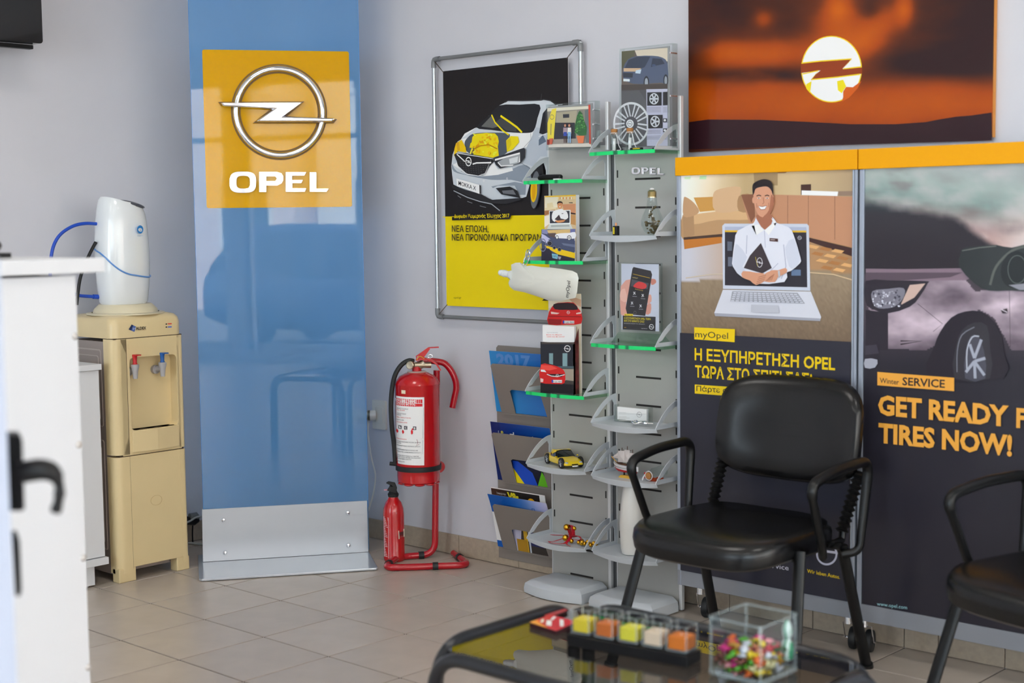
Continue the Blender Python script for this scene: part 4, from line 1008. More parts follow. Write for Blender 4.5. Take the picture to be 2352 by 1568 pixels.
# picture colours as a field; (X, Y) in zoom pixels
def sunset(X, Y):
    n1 = nz(X / 520, Y / 300, 1, 3) * .8; n2 = nz(X / 260, Y / 110, 1, 11) * .6
    dark = (52, 26, 26); mid = (128, 56, 20); org = (200, 92, 16); bri = (214, 112, 14)
    Yh = 500 + 40 * n1
    v = 0
    v += .62 * math.exp(-((Y - 690) / 200) ** 2) * (1 - .2 * n2)          # lower glow band
    v += .60 * math.exp(-((Y - 350 + (X - 500) * .02) / 95) ** 2) * max(0, min(1, (X - 130) / 200)) * max(0, min(1, (1050 - X) / 350))
    v += .70 * math.exp(-(((X - 1120) / 190) ** 2 + ((Y - 230) / 210) ** 2))
    v += .60 * math.exp(-(((X - 1380 + (Y - 200) * .55) / 150) ** 2 + ((Y - 200) / 190) ** 2))
    v += .55 * math.exp(-(((X - 1120) / 90) ** 2 + ((Y - 40) / 90) ** 2)) + .55 * math.exp(-(((X - 1560) / 60) ** 2 + ((Y - 60) / 120) ** 2))
    v += .45 * math.exp(-(((X - 620) / 70) ** 2 + ((Y - 130) / 60) ** 2))
    v -= .40 * math.exp(-(((X - 700) / 420) ** 2 + ((Y - 500) / 45) ** 2)) * (1 + n2)
    v -= .6 * math.exp(-(((X - 1900) / 420) ** 2 + ((Y - 430) / 90) ** 2))
    v -= .25 * math.exp(-(((X - 1330) / 70) ** 2 + ((Y - 70) / 60) ** 2))
    v += .14 + .14 * n1 + .08 * n2
    v -= .25 * max(0, (X - 1500) / 700) * (1 if Y < 420 else .2)
    return ramp([(0, (40, 18, 20)), (.3, (86, 36, 12)), (.62, (152, 62, 2)), (.95, (178, 82, 0)), (1.4, (200, 106, 2))], v)
L_o = V((sx0, SY, bz))
nx_, ny_ = 170, 130
def fx_(s_, t_):
    P3 = V((sx0 + KX_ * s_, SY, TZ - KZ_ * t_)); d = P3 - C0
    px = 1176 + FL * d.dot(R) / d.dot(F); py = 784 - FL * d.dot(U) / d.dot(F)
    X, Y = (px - 1540) / (812 / 2352), py / (812 / 2352)
    return sunset(X, max(Y, -420))
a.T_keep = a.T; a.T = lambda q: q
gv = MB()
vv = []; cc = []
for j in range(ny_ + 1):
    for i in range(nx_ + 1):
        vv.append(V((sx0 + KX_ * i / nx_, SY - .0005, TZ - KZ_ * j / ny_))); cc.append(pig(fx_(i / nx_, j / ny_)))
b0 = len(a.v); a.v += vv
for j in range(ny_):
    for i in range(nx_):
        q = [j * (nx_ + 1) + i, (j + 1) * (nx_ + 1) + i, (j + 1) * (nx_ + 1) + i + 1, j * (nx_ + 1) + i + 1]
        a.f.append([b0 + k for k in q]); a.c.append([cc[k] for k in q])
a.k = 12; a.zoom(1540, 0, 812 / 2352)
a.poly([(124, 812), (250, 795), (600, 797), (900, 810), (1200, 826), (1500, 826), (1700, 812), (1780, 796), (1900, 776), (2000, 768), (2138, 748), (2139, 934), (124, 994)], (42, 18, 24))
a.ell(1072, 460, 203, 222, (232, 190, 20), 44); a.ell(1072, 460, 196, 215, (246, 246, 236), 44)
a.poly([(868, 424), (1000, 410), (1206, 396), (1180, 420), (1145, 458), (1276, 448), (1276, 490), (1120, 508), (935, 530), (960, 500), (1000, 468), (868, 486)], (134, 54, 18))
a.line([(872, 420), (1000, 406), (1206, 392), (1150, 458), (1272, 444)], 7, (232, 190, 20)); a.line([(880, 492), (985, 470), (938, 530), (1120, 512), (1262, 494)], 7, (232, 190, 20))
a.poly([(905, 560), (940, 540), (930, 620), (905, 590)], (216, 196, 20)); a.poly([(1110, 540), (1150, 530), (1170, 575), (1140, 620), (1115, 600)], (216, 200, 20))
a.poly([(1150, 610), (1170, 578), (1215, 580), (1262, 545), (1272, 540), (1245, 590), (1190, 650), (1140, 678), (1150, 645)], (190, 84, 16))
build('print', a, m_printg, t, smooth=False)

# ============================================================ brochure rack against the wall
m_rack = mat('rack_taupe', (138, 130, 124), .5, .1)
RY = YB - .012
rx0, rx1 = .563, .93
t = thing('brochure_rack', 'taupe metal three-pocket brochure rack standing against the back wall', 'rack', ((rx0 + rx1) / 2, RY, .0))
build('back_plate', MB().prism([(rx0, .03), (rx1, .03), (rx1, .872), (rx1 - .01, .882), (rx0 + .01, .882), (rx0, .872)], (0, RY, 0), (1, 0, 0), (0, 0, 1), .004), m_rack, t, smooth=False, bevel=.001)
def pocket(zlo, zhi, w0, w1):
    # leaning front: bottom at the plate, top 6 cm out; with a window in its lower half
    dy = .065; h = math.hypot(zhi - zlo, dy); uy = V((0, -dy, zhi - zlo)).normalized()
    W_ = w1 - w0
    outer = [(0, 0), (W_, 0), (W_ - .004, h - .012), (W_ - .016, h), (.012, h), (.0, h - .01)]
    inner = [(.075, .0 + .004), (W_ - .075, .004), (W_ - .085, h * .46), (W_ - .095, h * .5), (.085, h * .5), (.073, h * .47)]
    build('pocket', MB().prism(outer, (w0, RY - .012, zlo), (1, 0, 0), uy, .0025, inner=inner), m_rack, t, smooth=False, bevel=.0008)
    build('pocket_floor', MB().bb((w0, RY - .018, zlo - .003), (w1, RY, zlo)), m_rack, t, smooth=False)
PK = []
for (pl, pr, yt, yb) in ((1158, 1265, 836, 950), (1162, 1272, 995, 1108), (1157, 1262, 1160, 1262)):
    zt_ = hy(1160, yt, RY - .07).z; zb_ = hy(1170, yb, RY - .015).z
    pocket(zb_, zt_, .60, .915); PK.append((zb_, zt_))
def leaf(name, label, pk, x0, x1, h, out, lean, artfn, group='brochures in the wall rack', curl=0.0, cat='brochure'):
    zlo = PK[pk][0] + .004; y0 = RY - .004 - out
    uy = V((0, -lean, 1)).normalized()
    t = thing(name, label, cat, ((x0 + x1) / 2, y0, zlo), group)
    N_ = V((0, -1, 0)) if lean == 0 else V((0, -1, -lean)).normalized()
    n_ = 8; vv = []
    for j in range(n_ + 1):
        s_ = j / n_; off = curl * s_ ** 3
        for x in (x0, x1): vv.append(V((x, y0, zlo)) + uy * (h * s_) + V((0, -off, 0)))
    fs = [(2 * j, 2 * j + 1, 2 * j + 3, 2 * j + 2) for j in range(n_)]
    vv2 = [p + V((0, .0016, 0)) for p in vv]; k_ = len(vv)
    fs2 = [tuple(i + k_ for i in f[::-1]) for f in fs] + [(0, 2 * n_, 2 * n_ + k_, k_)] + [(1, k_ + 1, 2 * n_ + 1 + k_, 2 * n_ + 1)] + [(2 * n_, 2 * n_ + 1, 2 * n_ + 1 + k_, 2 * n_ + k_)]
    mb = MB().add(vv, fs).add(vv2, [tuple(i - k_ for i in f) for f in fs2[:n_]])
    build('sheet', mb, m_paper, t, smooth=False)
    a = Art(V((x0, y0, zlo)), N_); a.ux = V((1, 0, 0)); a.uy = uy
    artfn(a, x1 - x0, h)
    if curl:
        for i, p in enumerate(a.v):
            s_ = max(0, min(1, (p - V((x0, y0, zlo))).dot(uy) / h)); a.v[i] = p + V((0, -curl * s_ ** 3, 0))
    build('print', a, m_printg, t, smooth=False)
def R_(a, x0, y0, x1, y1, c): a.flat([(x0, y0), (x1, y0), (x1, y1), (x0, y1)], c)
def Gd(a, x0, y0, x1, y1, nx, ny, fn):   # gradient in local metres
    L = a.lift(); b0 = len(a.v); cc = []
    for j in range(ny + 1):
        for i in range(nx + 1):
            s_, t_ = i / nx, j / ny
            a.v.append(a.P + a.ux * (x0 + (x1 - x0) * s_) + a.uy * (y0 + (y1 - y0) * t_) + L); cc.append(pig(fn(s_, t_)))
    for j in range(ny):
        for i in range(nx):
            q = [j * (nx + 1) + i, j * (nx + 1) + i + 1, (j + 1) * (nx + 1) + i + 1, (j + 1) * (nx + 1) + i]
            a.f.append([b0 + k for k in q]); a.c.append([cc[k] for k in q])
def TX(a, body, x, y, wd, h, c, bold=0, rot=0):
    vv, ff = txt(body, bold); m0 = min(p.x for p in vv); m1 = max(p.x for p in vv); L = a.lift()
    ux, uy = (a.ux, a.uy) if not rot else (-a.uy, a.ux)
    a.add([a.P + a.ux * x + a.uy * y + ux * ((p.x - m0) / (m1 - m0) * wd) + uy * (p.y / .73 * h) + L for p in vv], ff, pig(c))
def art1(a, W_, h):
    Gd(a, 0, 0, W_, h, 6, 6, lambda s_, t_: mixc((40, 130, 190), (40, 92, 168), s_ * .8 + .1 * t_))
    TX(a, '2017', .035, h * .78, W_ * .62, .045, (84, 130, 190), .05)
    for r_ in (.06, .09, .12): a.line([], 0, (0, 0, 0)) if False else None
def art2(a, W_, h):
    Gd(a, 0, 0, W_, h, 6, 6, lambda s_, t_: mixc((16, 40, 110), (14, 84, 160), max(0, s_ * 1.1 - .3) * t_ + .1 * t_))
    R_(a, .0, .0, W_ * .16, h, (16, 34, 96))
    TX(a, 'GOODYEAR', .052, h * .86, .075, .012, (226, 210, 40), .04, rot=1)
    R_(a, .045, h * .28, .063, h * .58, (226, 206, 20)); TX(a, 'DUNLOP', .050, h * .56, .07, .010, (24, 28, 60), .05, rot=1)
    R_(a, .047, h * .12, .062, h * .25, (60, 140, 80)); TX(a, 'SAVA', .051, h * .24, .03, .009, (220, 230, 220), .05, rot=1)
    TX(a, 'ΤΟ ΕΠΟΜΕΝΟ ΒΗΜΑ', .036, h * .86, .09, .005, (190, 200, 220), .02, rot=1)
    TX(a, 'T', .10, h * .86, .02, .022, (226, 230, 236), .04, rot=1)
    a.flat([(W_ * .62, h * .74), (W_ * .7, h * .83), (W_ * .78, h * .72)], (180, 180, 174))
def art2b(a, W_, h):
    Gd(a, 0, 0, W_, h, 4, 4, lambda s_, t_: mixc((16, 18, 30), (20, 40, 110), t_ * .4))
    a.flat([(0, 0), (.05, 0), (.04, .04), (0, .06)], (220, 200, 20)); a.flat([(.05, 0), (.12, 0), (.10, .05), (.03, .09), (0, .09), (0, .06)], (24, 70, 180))
    a.flat([(.12, 0), (W_ - .02, 0), (W_ - .03, .035), (.15, .06)], (90, 170, 30))
    for i_ in range(5): a.flat([(.09 + i_ * .014, .075), (.097 + i_ * .014, .075), (.11 + i_ * .014, .11)], (210, 212, 214))
    a.flat([(.05, .125), (.056, .125), (.053, .132)], (60, 190, 180))
def art3(a, W_, h):
    Gd(a, 0, 0, W_, h, 14, 8, lambda s_, t_: mixc(mixc((20, 84, 164), (140, 160, 214), max(0, s_ * 1.5 - .5)), (196, 190, 224), max(0, s_ * 2.2 - 1.3)))
    Gd(a, W_ * .7, 0, W_, h * .45, 5, 5, lambda s_, t_: mixc((24, 110, 190), (120, 190, 220), s_ * t_ + .2))
    R_(a, .0, h * .12, .045, h * .66, (226, 226, 236))
    TX(a, 'Συνεδριακή εκδήλωση', .028, h * .64, h * .5, .0075, (40, 70, 150), .02, rot=1)
    TX(a, 'Ετήσια παρουσίαση', .014, h * .63, h * .42, .0075, (40, 70, 150), .02, rot=1)
    a.line([], 0, (0, 0, 0)) if False else None
    TX(a, '口', W_ * .72, h * .78, .016, .016, (20, 90, 170), .02)
def art4(a, W_, h):
    R_(a, 0, 0, W_, h, (30, 26, 26)); Gd(a, 0, h * .5, W_ * .4, h * .985, 6, 3, lambda s_, t_: mixc((70, 40, 28), (34, 28, 26), s_))
    R_(a, 0, h * .985, W_, h, (214, 208, 206)); R_(a, W_ * .9, h * .8, W_, h * .985, (206, 206, 206))
    TX(a, 'V8s', W_ * .3, h * .83, .06, .032, (200, 188, 40), .05); TX(a, 'Στο προσεχές τεύχος', W_ * .1, h * .9, .05, .008, (190, 186, 180), .01)
    a.flat([(W_ * .74 + .02 * math.cos(x), h * .84 + .018 * math.sin(x)) for x in [2 * PI * i / 20 for i in range(20)]], (222, 160, 20))
def art5(a, W_, h):
    R_(a, 0, 0, W_, h, (50, 46, 44)); a.flat([(0, 0), (.03, 0), (.05, h), (.0, h)], (176, 174, 196)); R_(a, .055, 0, .075, h, (190, 150, 40)); R_(a, .08, 0, .088, h, (180, 186, 196)); R_(a, .09, .03, .16, h, (34, 40, 86)); R_(a, .015, 0, .07, .05, (160, 120, 30))
def hh(pk, py, x=1160): return hy(x, py, RY - .05).z - PK[pk][0]
leaf('brochure', 'blue 2017 brochure in the top pocket of the taupe rack', 0, .585 - .018, .86, hh(0, 808), .006, .16, art1)
leaf('brochure', 'dark blue tyre leaflet in the middle pocket of the taupe rack', 1, .567, .88, hh(1, 972), .003, .17, art2)
leaf('brochure', 'black and green motoring leaflet seen through the middle pocket window', 1, .665, .86, .13, .008, .17, art2b)
leaf('brochure', 'dark magazine with yellow letters behind the blue brochure in the bottom pocket', 2, .565, .85, hh(2, 1124), .001, .17, art4, cat='magazine')
leaf('brochure', 'blue brochure with a white side strip in the bottom pocket of the rack', 2, .565, .875, hh(2, 1138), .006, .17, art3, curl=.02)
leaf('brochure', 'leaflets with gold stripes behind the bottom pocket window of the rack', 2, .665, .84, .11, .0105, .17, art5)

# ============================================================ display columns
m_col = mat('column_grey', (176, 176, 172), .5, .15, noise=.01)
m_post = mat('post_shaded_grey', (96, 98, 100), .5, .3)  # grey darkened to hold the shade between the columns
m_prof = mat('column_profile', (218, 219, 220), .3, .15)
m_shelf = mat('shelf_silver', (200, 206, 212), .35, .05)
m_gshelf = glass('shelf_glass', (222, 244, 230), 1.5)
m_green = mat('glass_edge_green', (0, 200, 104), .15)
m_greend = mat('glass_edge_dark_green', (0, 96, 56), .15)
nt = m_green.node_tree; b_ = nt.nodes['Principled BSDF']
tc = nt.nodes.new('ShaderNodeTexCoord'); wv = nt.nodes.new('ShaderNodeTexNoise'); wv.noise_dimensions = '3D'; wv.inputs['Scale'].default_value = 26; wv.inputs['Detail'].default_value = 0
mp = nt.nodes.new('ShaderNodeMapping'); mp.inputs['Scale'].default_value = (1, .4, 0)
rp = nt.nodes.new('ShaderNodeValToRGB'); rp.color_ramp.interpolation = 'LINEAR'
rp.color_ramp.elements[0].position = .30; rp.color_ramp.elements[0].color = (*lin((0, 110, 70)), 1)
rp.color_ramp.elements[1].position = .40; rp.color_ramp.elements[1].color = (*lin((10, 222, 118)), 1)
nt.links.new(tc.outputs['Object'], mp.inputs[0]); nt.links.new(mp.outputs[0], wv.inputs['Vector']); nt.links.new(wv.outputs[0], rp.inputs[0]); nt.links.new(rp.outputs[0], b_.inputs['Base Color'])
CYP = 1.155                      # panel plane
DF = .145                        # shelf depth
def shelf_outline(x0, x1, d, bow, n=12):
    o = [(x0, CYP)]
    for i in range(n + 1):
        s_ = i / n; x = x0 + (x1 - x0) * s_
        o.append((x, CYP - d - bow * math.sin(PI * s_)))
    return o + [(x1, CYP)]
def bracket(x, z, par, h=.092, d=DF):
    out = [(0, 0), (0, h)] ; 
    for i in range(1, 9):
        s_ = i / 8; out.append((d * s_, h * math.cos(s_ * PI / 2) ** .8 if i < 8 else .004))
    out.append((d, 0))
    inn = [(.016, .014), (.016, h - .034), (.026, h - .020)] + [(d * s_ - .006, h * math.cos(s_ * PI / 2) ** .8 - .017) for s_ in (.35, .5, .65, .78)] + [(d * .87, .016), (d * .85, .014)]
    return build('bracket', MB().prism(out, (x, CYP, z), (0, -1, 0), (0, 0, 1), .0028, inner=inn), m_shelf, par, smooth=False)
def gshelf(t, x0, x1, z, th=.0125):
    o = shelf_outline(x0 + .004, x1 - .004, DF - .0, .014)
    g = build('glass_shelf', MB().prism(o, (0, 0, z - th), (1, 0, 0), (0, 1, 0), th), m_gshelf, t, smooth=False, label='clear glass shelf with a bright green front edge')
    e = MB(); n = len(o)
    vv = [];
    for x, y in o[1:-1]: vv += [V((x, y - .0006, z - th)), V((x, y - .0006, z))]
    k = len(o) - 2
    e.add(vv, [(2 * i, 2 * i + 1, 2 * i + 3, 2 * i + 2) for i in range(k - 1)])
    e2 = [V((p.x, p.y + .003, p.z)) for p in vv]; e.add(e2, [(2 * i, 2 * i + 2, 2 * i + 3, 2 * i + 1) for i in range(k - 1)])
    build('front_edge', e, m_green, g, smooth=False)
    bracket(x0 + .001, z - .002, t); bracket(x1 - .004, z - .002, t)
def mshelf(t, x0, x1, z):
    o = shelf_outline(x0 + .002, x1 - .002, DF, .016)
    s_ = build('metal_shelf', MB().prism(o, (0, 0, z - .002), (1, 0, 0), (0, 1, 0), .002), m_shelf, t, smooth=False, label='pale silver metal shelf with a curved lip')
    lp = MB(); rings = []
    for i, (x, y) in enumerate(o[1:-1]):
        u_ = i / (len(o) - 3); dz = .012 + .010 * math.sin(PI * u_)
        rings.append([V((x, y, z)), V((x, y + .004 + .002, z - dz)), V((x, y + .006 + .002, z - dz)), V((x, y + .002, z - .001))])
    lp.loft(rings, caps=True); build('lip', lp, m_shelf, s_, smooth=False)
    bracket(x0 + .001, z - .001, t); bracket(x1 - .004, z - .001, t)
def column(label, x0, x1, ztop, slots, shelves, topprof, grp='display columns', ppost=True):
    t = thing('display_column', label, 'display stand', ((x0 + x1) / 2, CYP, 0), grp)
    build('back_panel', MB().bb((x0, CYP, .006), (x1 - .014, CYP + .008, ztop)), m_col, t, smooth=False)
    build('left_edge', MB().bb((x0 - .001, CYP - .003, .006), (x0 + .002, CYP + .02, ztop)), m_prof, t, smooth=False)
    build('side_profile', MB().bb((x1 - .014, CYP - .004, .004), (x1, CYP + .014, topprof)), m_prof, t, smooth=False, bevel=.003)
    if ppost: build('post', MB().bb((x1 - .010, CYP + .015, .004), (x1 + .022, CYP + .055, topprof - .15)), m_post, t, smooth=False)  # dark post makes the shaded strip beside the next column
    build('rear_post', MB().bb((x0 + .006, CYP + .015, .004), (x0 + .03, CYP + .055, ztop - .05)), m_post, t, smooth=False)
    xc = (x0 + x1) / 2
    zs_ = slots[0]
    for i in range(slots[2]):
        z = zs_ - i * slots[1]
        build('slot', MB().bb((xc - .055 , CYP - .0012, z - .0035), (xc + .055, CYP + .001, z + .0035)), m_dark, t, smooth=False)  # dark strip on the panel in place of a slot's inner shade
    z = zs_ + .02
    while z > .2:
        for xx in (x0 + .011, x1 - .024):
            build('side_slot', MB().bb((xx - .0025, CYP - .0012, z - .013), (xx + .0025, CYP + .001, z + .013)), m_dark, t, smooth=False)  # side slots likewise drawn as dark strips of shade
        z -= slots[1]
    # foot
    o = [(x0 + .006, CYP - .02)] + [(x0 + .006 + (x1 - x0 - .012) * i / 10, CYP - .165 - .03 * math.sin(PI * i / 10)) for i in range(11)] + [(x1 - .006, CYP - .02)]
    def off(k, z): 
        cx, cy = xc, CYP - .08
        return [V((cx + (x - cx) * k, cy + (y - cy) * (k if y < cy else 1), z)) for x, y in o]
    build('foot', MB().loft([off(1.02, .004), off(1.03, .02), off(1.0, .038), off(.86, .052), off(.80, .054)]), m_shelf, t)
    for kind, z in shelves: (gshelf if kind == 'g' else mshelf)(t, x0, x1, z)
    return t
c1x0, c1x1, c2x0, c2x1 = .938, 1.222, 1.250, 1.540
def zl(px, py): return hy(px, py, CYP - DF).z
zA, zB, zC, zD, zE = zl(1307, 414) + .003, zl(1313, 601) + .003, zl(1320, 910) + .003, zl(1325, 1083) + .004, zl(1328, 1262) + .006
zF, zG, zH, zI, zJ, zK = zl(1490, 345) + .003, zl(1490, 541), zl(1493, 796), zl(1492, 985), zl(1495, 1111), zl(1495, 1292) + .004
s1 = hy(1336, 955, CYP).z; s1b = hy(1338, 1015, CYP).z
s2 = hy(1492, 410, CYP).z; s2b = hy(1492, 476, CYP).z
dz = (hy(1338, 1015, CYP).z, hy(1340, 1131, CYP).z, hy(1341, 1190, CYP).z)
pit = .0997
column('left grey display column carrying leaflets, a yellow toy car and a gold ornament', c1x0, c1x1, 1.637, (s1 + pit * 8, pit, 15), [('g', zA), ('g', zB), ('g', zC), ('m', zD), ('m', zE)], 1.79)
c2 = column('right grey display column with chrome lettering and glass jars, beside the yellow-topped boards', c2x0, c2x1, 1.612, (s2, pit, 14), [('g', zF), ('m', zG), ('g', zH), ('m', zI), ('m', zJ), ('m', zK)], 1.79, ppost=False)
# chrome OPEL lettering on the right column
def oq(px, py): p = hy(px, py, CYP); return (p.x, p.z)
def oell(x0_, x1_, y0_, y1_, n=24, e=.65):
    return [oq((x0_ + x1_) / 2 + math.copysign(abs(math.cos(2 * PI * i / n)) ** e, math.cos(2 * PI * i / n)) * (x1_ - x0_) / 2, (y0_ + y1_) / 2 + math.copysign(abs(math.sin(2 * PI * i / n)) ** e, math.sin(2 * PI * i / n)) * (y1_ - y0_) / 2) for i in range(n)]
OL = [('O', oell(1453, 1472, 384, 400), oell(1457.5, 1467.5, 387.5, 396.5)),
      ('P', [oq(*q) for q in ((1475, 384), (1488, 384.5), (1491, 387), (1491, 391), (1488, 394), (1480, 394), (1480, 400), (1475, 400))], [oq(*q) for q in ((1480, 387.5), (1486, 387.5), (1487, 389), (1486, 391), (1480, 391))]),
      ('E', [oq(*q) for q in ((1494, 384.5), (1510, 385), (1508, 388), (1499, 388), (1499, 391), (1507, 391), (1506, 394), (1499, 394), (1499, 397.5), (1510, 398), (1508, 401), (1494, 400.5))], None),
      ('L', [oq(*q) for q in ((1512, 385), (1517, 385), (1517, 398), (1528, 398.5), (1526, 401.5), (1512, 401))], None)]
for ch, po, inn in OL:
    build('letter', MB().prism(po, (0, CYP - .0005, 0), (1, 0, 0), (0, 0, 1), .006, inner=inn), m_chrome, c2, smooth=False, bevel=.001, label='chrome letter ' + ch)

# ============================================================ two poster boards with yellow heads
BY = 1.10; bx0, bx1, bx2, bx3 = 1.562, 2.2495, 2.2535, 2.941
ZT, ZT2, ZP0, ZB = 1.577, 1.516, .166, .113
m_band = mat('band_yellow', (240, 166, 0), .5, spec=.2)
m_rail = mat('rail_aluminium', (166, 174, 188), .35, .45)
def board(x0, x1, label, cas):
    t = thing('poster_board', label, 'display board', ((x0 + x1) / 2, BY, 0), 'yellow-topped poster boards')
    build('backing', MB().bb((x0 + .004, BY + .001, ZB), (x1 - .004, BY + .03, ZT)), m_rail, t, smooth=False)
    build('head_band', MB().bb((x0, BY - .012, ZT2), (x1, BY + .028, ZT)), m_band, t, smooth=False, bevel=.0015)
    build('side_rail', MB().bb((x0 + .002, BY - .006, ZB), (x0 + .012, BY + .02, ZT2 - .001)).bb((x0 + .013, BY - .008, ZB), (x0 + .018, BY + .02, ZT2 - .001)), m_rail, t, smooth=False, bevel=.001)
    build('side_rail', MB().bb((x1 - .012, BY - .006, ZB), (x1 - .002, BY + .02, ZT2 - .001)).bb((x1 - .018, BY - .008, ZB), (x1 - .013, BY + .02, ZT2 - .001)), m_rail, t, smooth=False, bevel=.001)
    build('foot_rail', MB().bb((x0 + .002, BY - .007, ZB), (x1 - .002, BY + .02, ZP0)), mat('rail_grey', (150, 154, 162), .45, .3), t, smooth=False, bevel=.0015)
    for xx in cas:
        c = build('caster', MB().lathe([(.018, -.011), (.034, -.010), (.036, -.005), (.036, .005), (.034, .010), (.018, .011)], (xx, BY + .05, .036), 24, (1, .25, 0)), m_rub, t)
        build('fork', MB().tube([V((xx - .022, BY + .035, .036)), V((xx - .022, BY + .02, .088)), V((xx + .022, BY + .02, .09)), V((xx + .022, BY + .035, .036))], .002, n=6)
              .cyl((xx - .026, BY + .04, .036), (xx + .026, BY + .04, .036), .005).cyl((xx, BY + .012, .09), (xx, BY + .012, ZB), .012), m_chrome, c)
    return t
bA = board(bx0, bx1, 'left yellow-topped board showing a smiling man rising out of a laptop', (bx0 + .085, 2.215))
bB = board(bx2, bx3, 'right yellow-topped board showing a car headlight and winter service lettering', (2.272, bx3 - .07))
PY2 = BY - .002
def brect(a, x0, x1, z0, z1, fn, nx=1, ny=1):
    P0 = a.P; L = a.lift(); b0 = len(a.v); cc = []
    for j in range(ny + 1):
        for i in range(nx + 1):
            x = x0 + (x1 - x0) * i / nx; z = z1 + (z0 - z1) * j / ny
            a.v.append(V((x, a.P.y, z)) + L); d = V((x, a.P.y, z)) - C0
            cc.append(pig(fn(1176 + FL * d.dot(R) / d.dot(F), 784 - FL * d.dot(U) / d.dot(F))))
    for j in range(ny):
        for i in range(nx):
            q = [j * (nx + 1) + i, (j + 1) * (nx + 1) + i, (j + 1) * (nx + 1) + i + 1, j * (nx + 1) + i + 1]
            a.f.append([b0 + k for k in q]); a.c.append([cc[k] for k in q])
Z6 = (1540, 340, 812 / 2274)
def to6(px, py): return (px - 1540) / Z6[2], (py - 340) / Z6[2]
# ---- left board
a = Art((bx0, PY2, 0), (0, -1, 0)); a.eps = .00005; a.zoom(*Z6)
def room(px, py):
    X, Y = to6(px, py); n_ = nz(X / 300, Y / 200, 1, 5); w1 = nz(X / 9, Y / 7, 1, 2)
    if Y > 800 + 30 * math.sin((X - 500) / 260) * -1 + 22: 
        return mixc((142, 124, 102), (112, 94, 76), (Y - 820) / 420 + w1 * .35)
    if Y > 560:
        c = mixc((186, 186, 196), (176, 138, 104), (X - 120) / 420); return mixc(c, (160, 122, 84), (X - 600) / 500)
    c = ramp([(0, (230, 226, 222)), (250, (214, 196, 164)), (480, (176, 152, 112)), (800, (190, 168, 130)), (1200, (160, 138, 108))], X)
    return mixc(c, (236, 232, 228), max(0, 1 - X / 330) * .7 + .1 * n_)
brect(a, bx0 + .018, bx1 - .018, ZP0, ZT2, room, 90, 150)
a.poly([(190, 180), (232, 178), (230, 200), (185, 200)], (170, 205, 160)); a.poly([(90, 185), (130, 183), (128, 200), (90, 200)], (190, 214, 176))
a.poly([(535, 150), (760, 146), (740, 160), (560, 165)], (120, 80, 56)); a.poly([(535, 152), (690, 148), (690, 240), (540, 240)], (150, 126, 92))
a.poly([(80, 430), (150, 440), (280, 410), (420, 405), (520, 420), (530, 470), (520, 540), (300, 565), (80, 585)], (172, 136, 98), 4)
a.poly([(95, 440), (280, 410), (420, 404), (520, 424), (500, 460), (300, 462), (150, 490)], (196, 160, 118), 3)
a.poly([(80, 440), (150, 430), (155, 560), (85, 580)], (160, 126, 92)); a.line([(85, 585), (300, 566), (520, 545)], 18, (70, 52, 44)); a.poly([(85, 590), (330, 570), (330, 610), (90, 650)], (178, 110, 44))
a.poly([(85, 330), (100, 315), (150, 350), (185, 405), (150, 435), (85, 438)], (178, 140, 104), 3); a.poly([(150, 318), (300, 312), (290, 400), (190, 410)], (186, 138, 70))
a.poly([(275, 300), (320, 262), (450, 250), (440, 330), (435, 400), (290, 408)], (194, 160, 124), 3); a.poly([(440, 310), (520, 300), (530, 400), (440, 405)], (160, 124, 88), 3)
a.poly([(455, 300), (700, 300), (1180, 312), (1180, 640), (900, 575), (760, 540), (520, 530)], (176, 128, 98)); a.poly([(455, 300), (540, 296), (545, 440), (520, 480)], (128, 84, 62))
for x_ in (755, 888, 1058): a.line([(x_, 305), (x_, 500 + (x_ - 700) * .25)], 3, (120, 80, 62))
a.poly([(890, 575), (1180, 645), (1180, 700), (890, 600)], (62, 40, 38)); a.poly([(840, 235), (905, 232), (905, 300), (840, 300)], (66, 44, 38)); a.poly([(845, 272), (1080, 280), (1075, 308), (845, 302)], (226, 222, 220)); a.poly([(1080, 278), (1180, 276), (1180, 306), (1080, 306)], (134, 112, 96))
for i_ in range(5):
    for j_ in range(4):
        X_ = 900 + i_ * 80 + j_ * 30; Y_ = 620 + j_ * 45 + i_ * 14
        if X_ < 1140: a.poly([(X_, Y_), (X_ + 60, Y_ + 12), (X_ + 40, Y_ + 30), (X_ - 25, Y_ + 16)], ((206, 158, 104), (164, 112, 66))[(i_ + j_) % 2])
a.line([(100, 835), (260, 812), (500, 800)], 5, (190, 176, 156)); a.line([(900, 800), (1050, 812), (1180, 850)], 6, (196, 172, 138))
# laptop
a.poly([(350, 485), (880, 487), (892, 500), (902, 918), (340, 905), (335, 500)], (186, 192, 206)); a.poly([(352, 505), (876, 508), (882, 895), (352, 882)], (44, 42, 50))
a.poly([(352, 505), (876, 508), (876, 530), (352, 528)], (160, 168, 190)); a.poly([(352, 528), (876, 530), (876, 542), (352, 540)], (206, 166, 50))
a.poly([(368, 600), (400, 602), (398, 660), (368, 660)], (90, 96, 110)); a.poly([(372, 700), (402, 700), (404, 760), (372, 760)], (96, 102, 118)); a.poly([(780, 780), (840, 782), (840, 820), (780, 820)], (90, 110, 140)); a.logo(833, 577, 11, (190, 192, 200))
a.poly([(340, 910), (905, 922), (972, 1085), (965, 1110), (290, 1078), (284, 1060)], (196, 198, 208)); a.poly([(284, 1060), (968, 1095), (965, 1112), (290, 1080)], (150, 152, 164))
a.poly([(400, 920), (820, 930), (868, 1000), (388, 985)], (146, 148, 158))
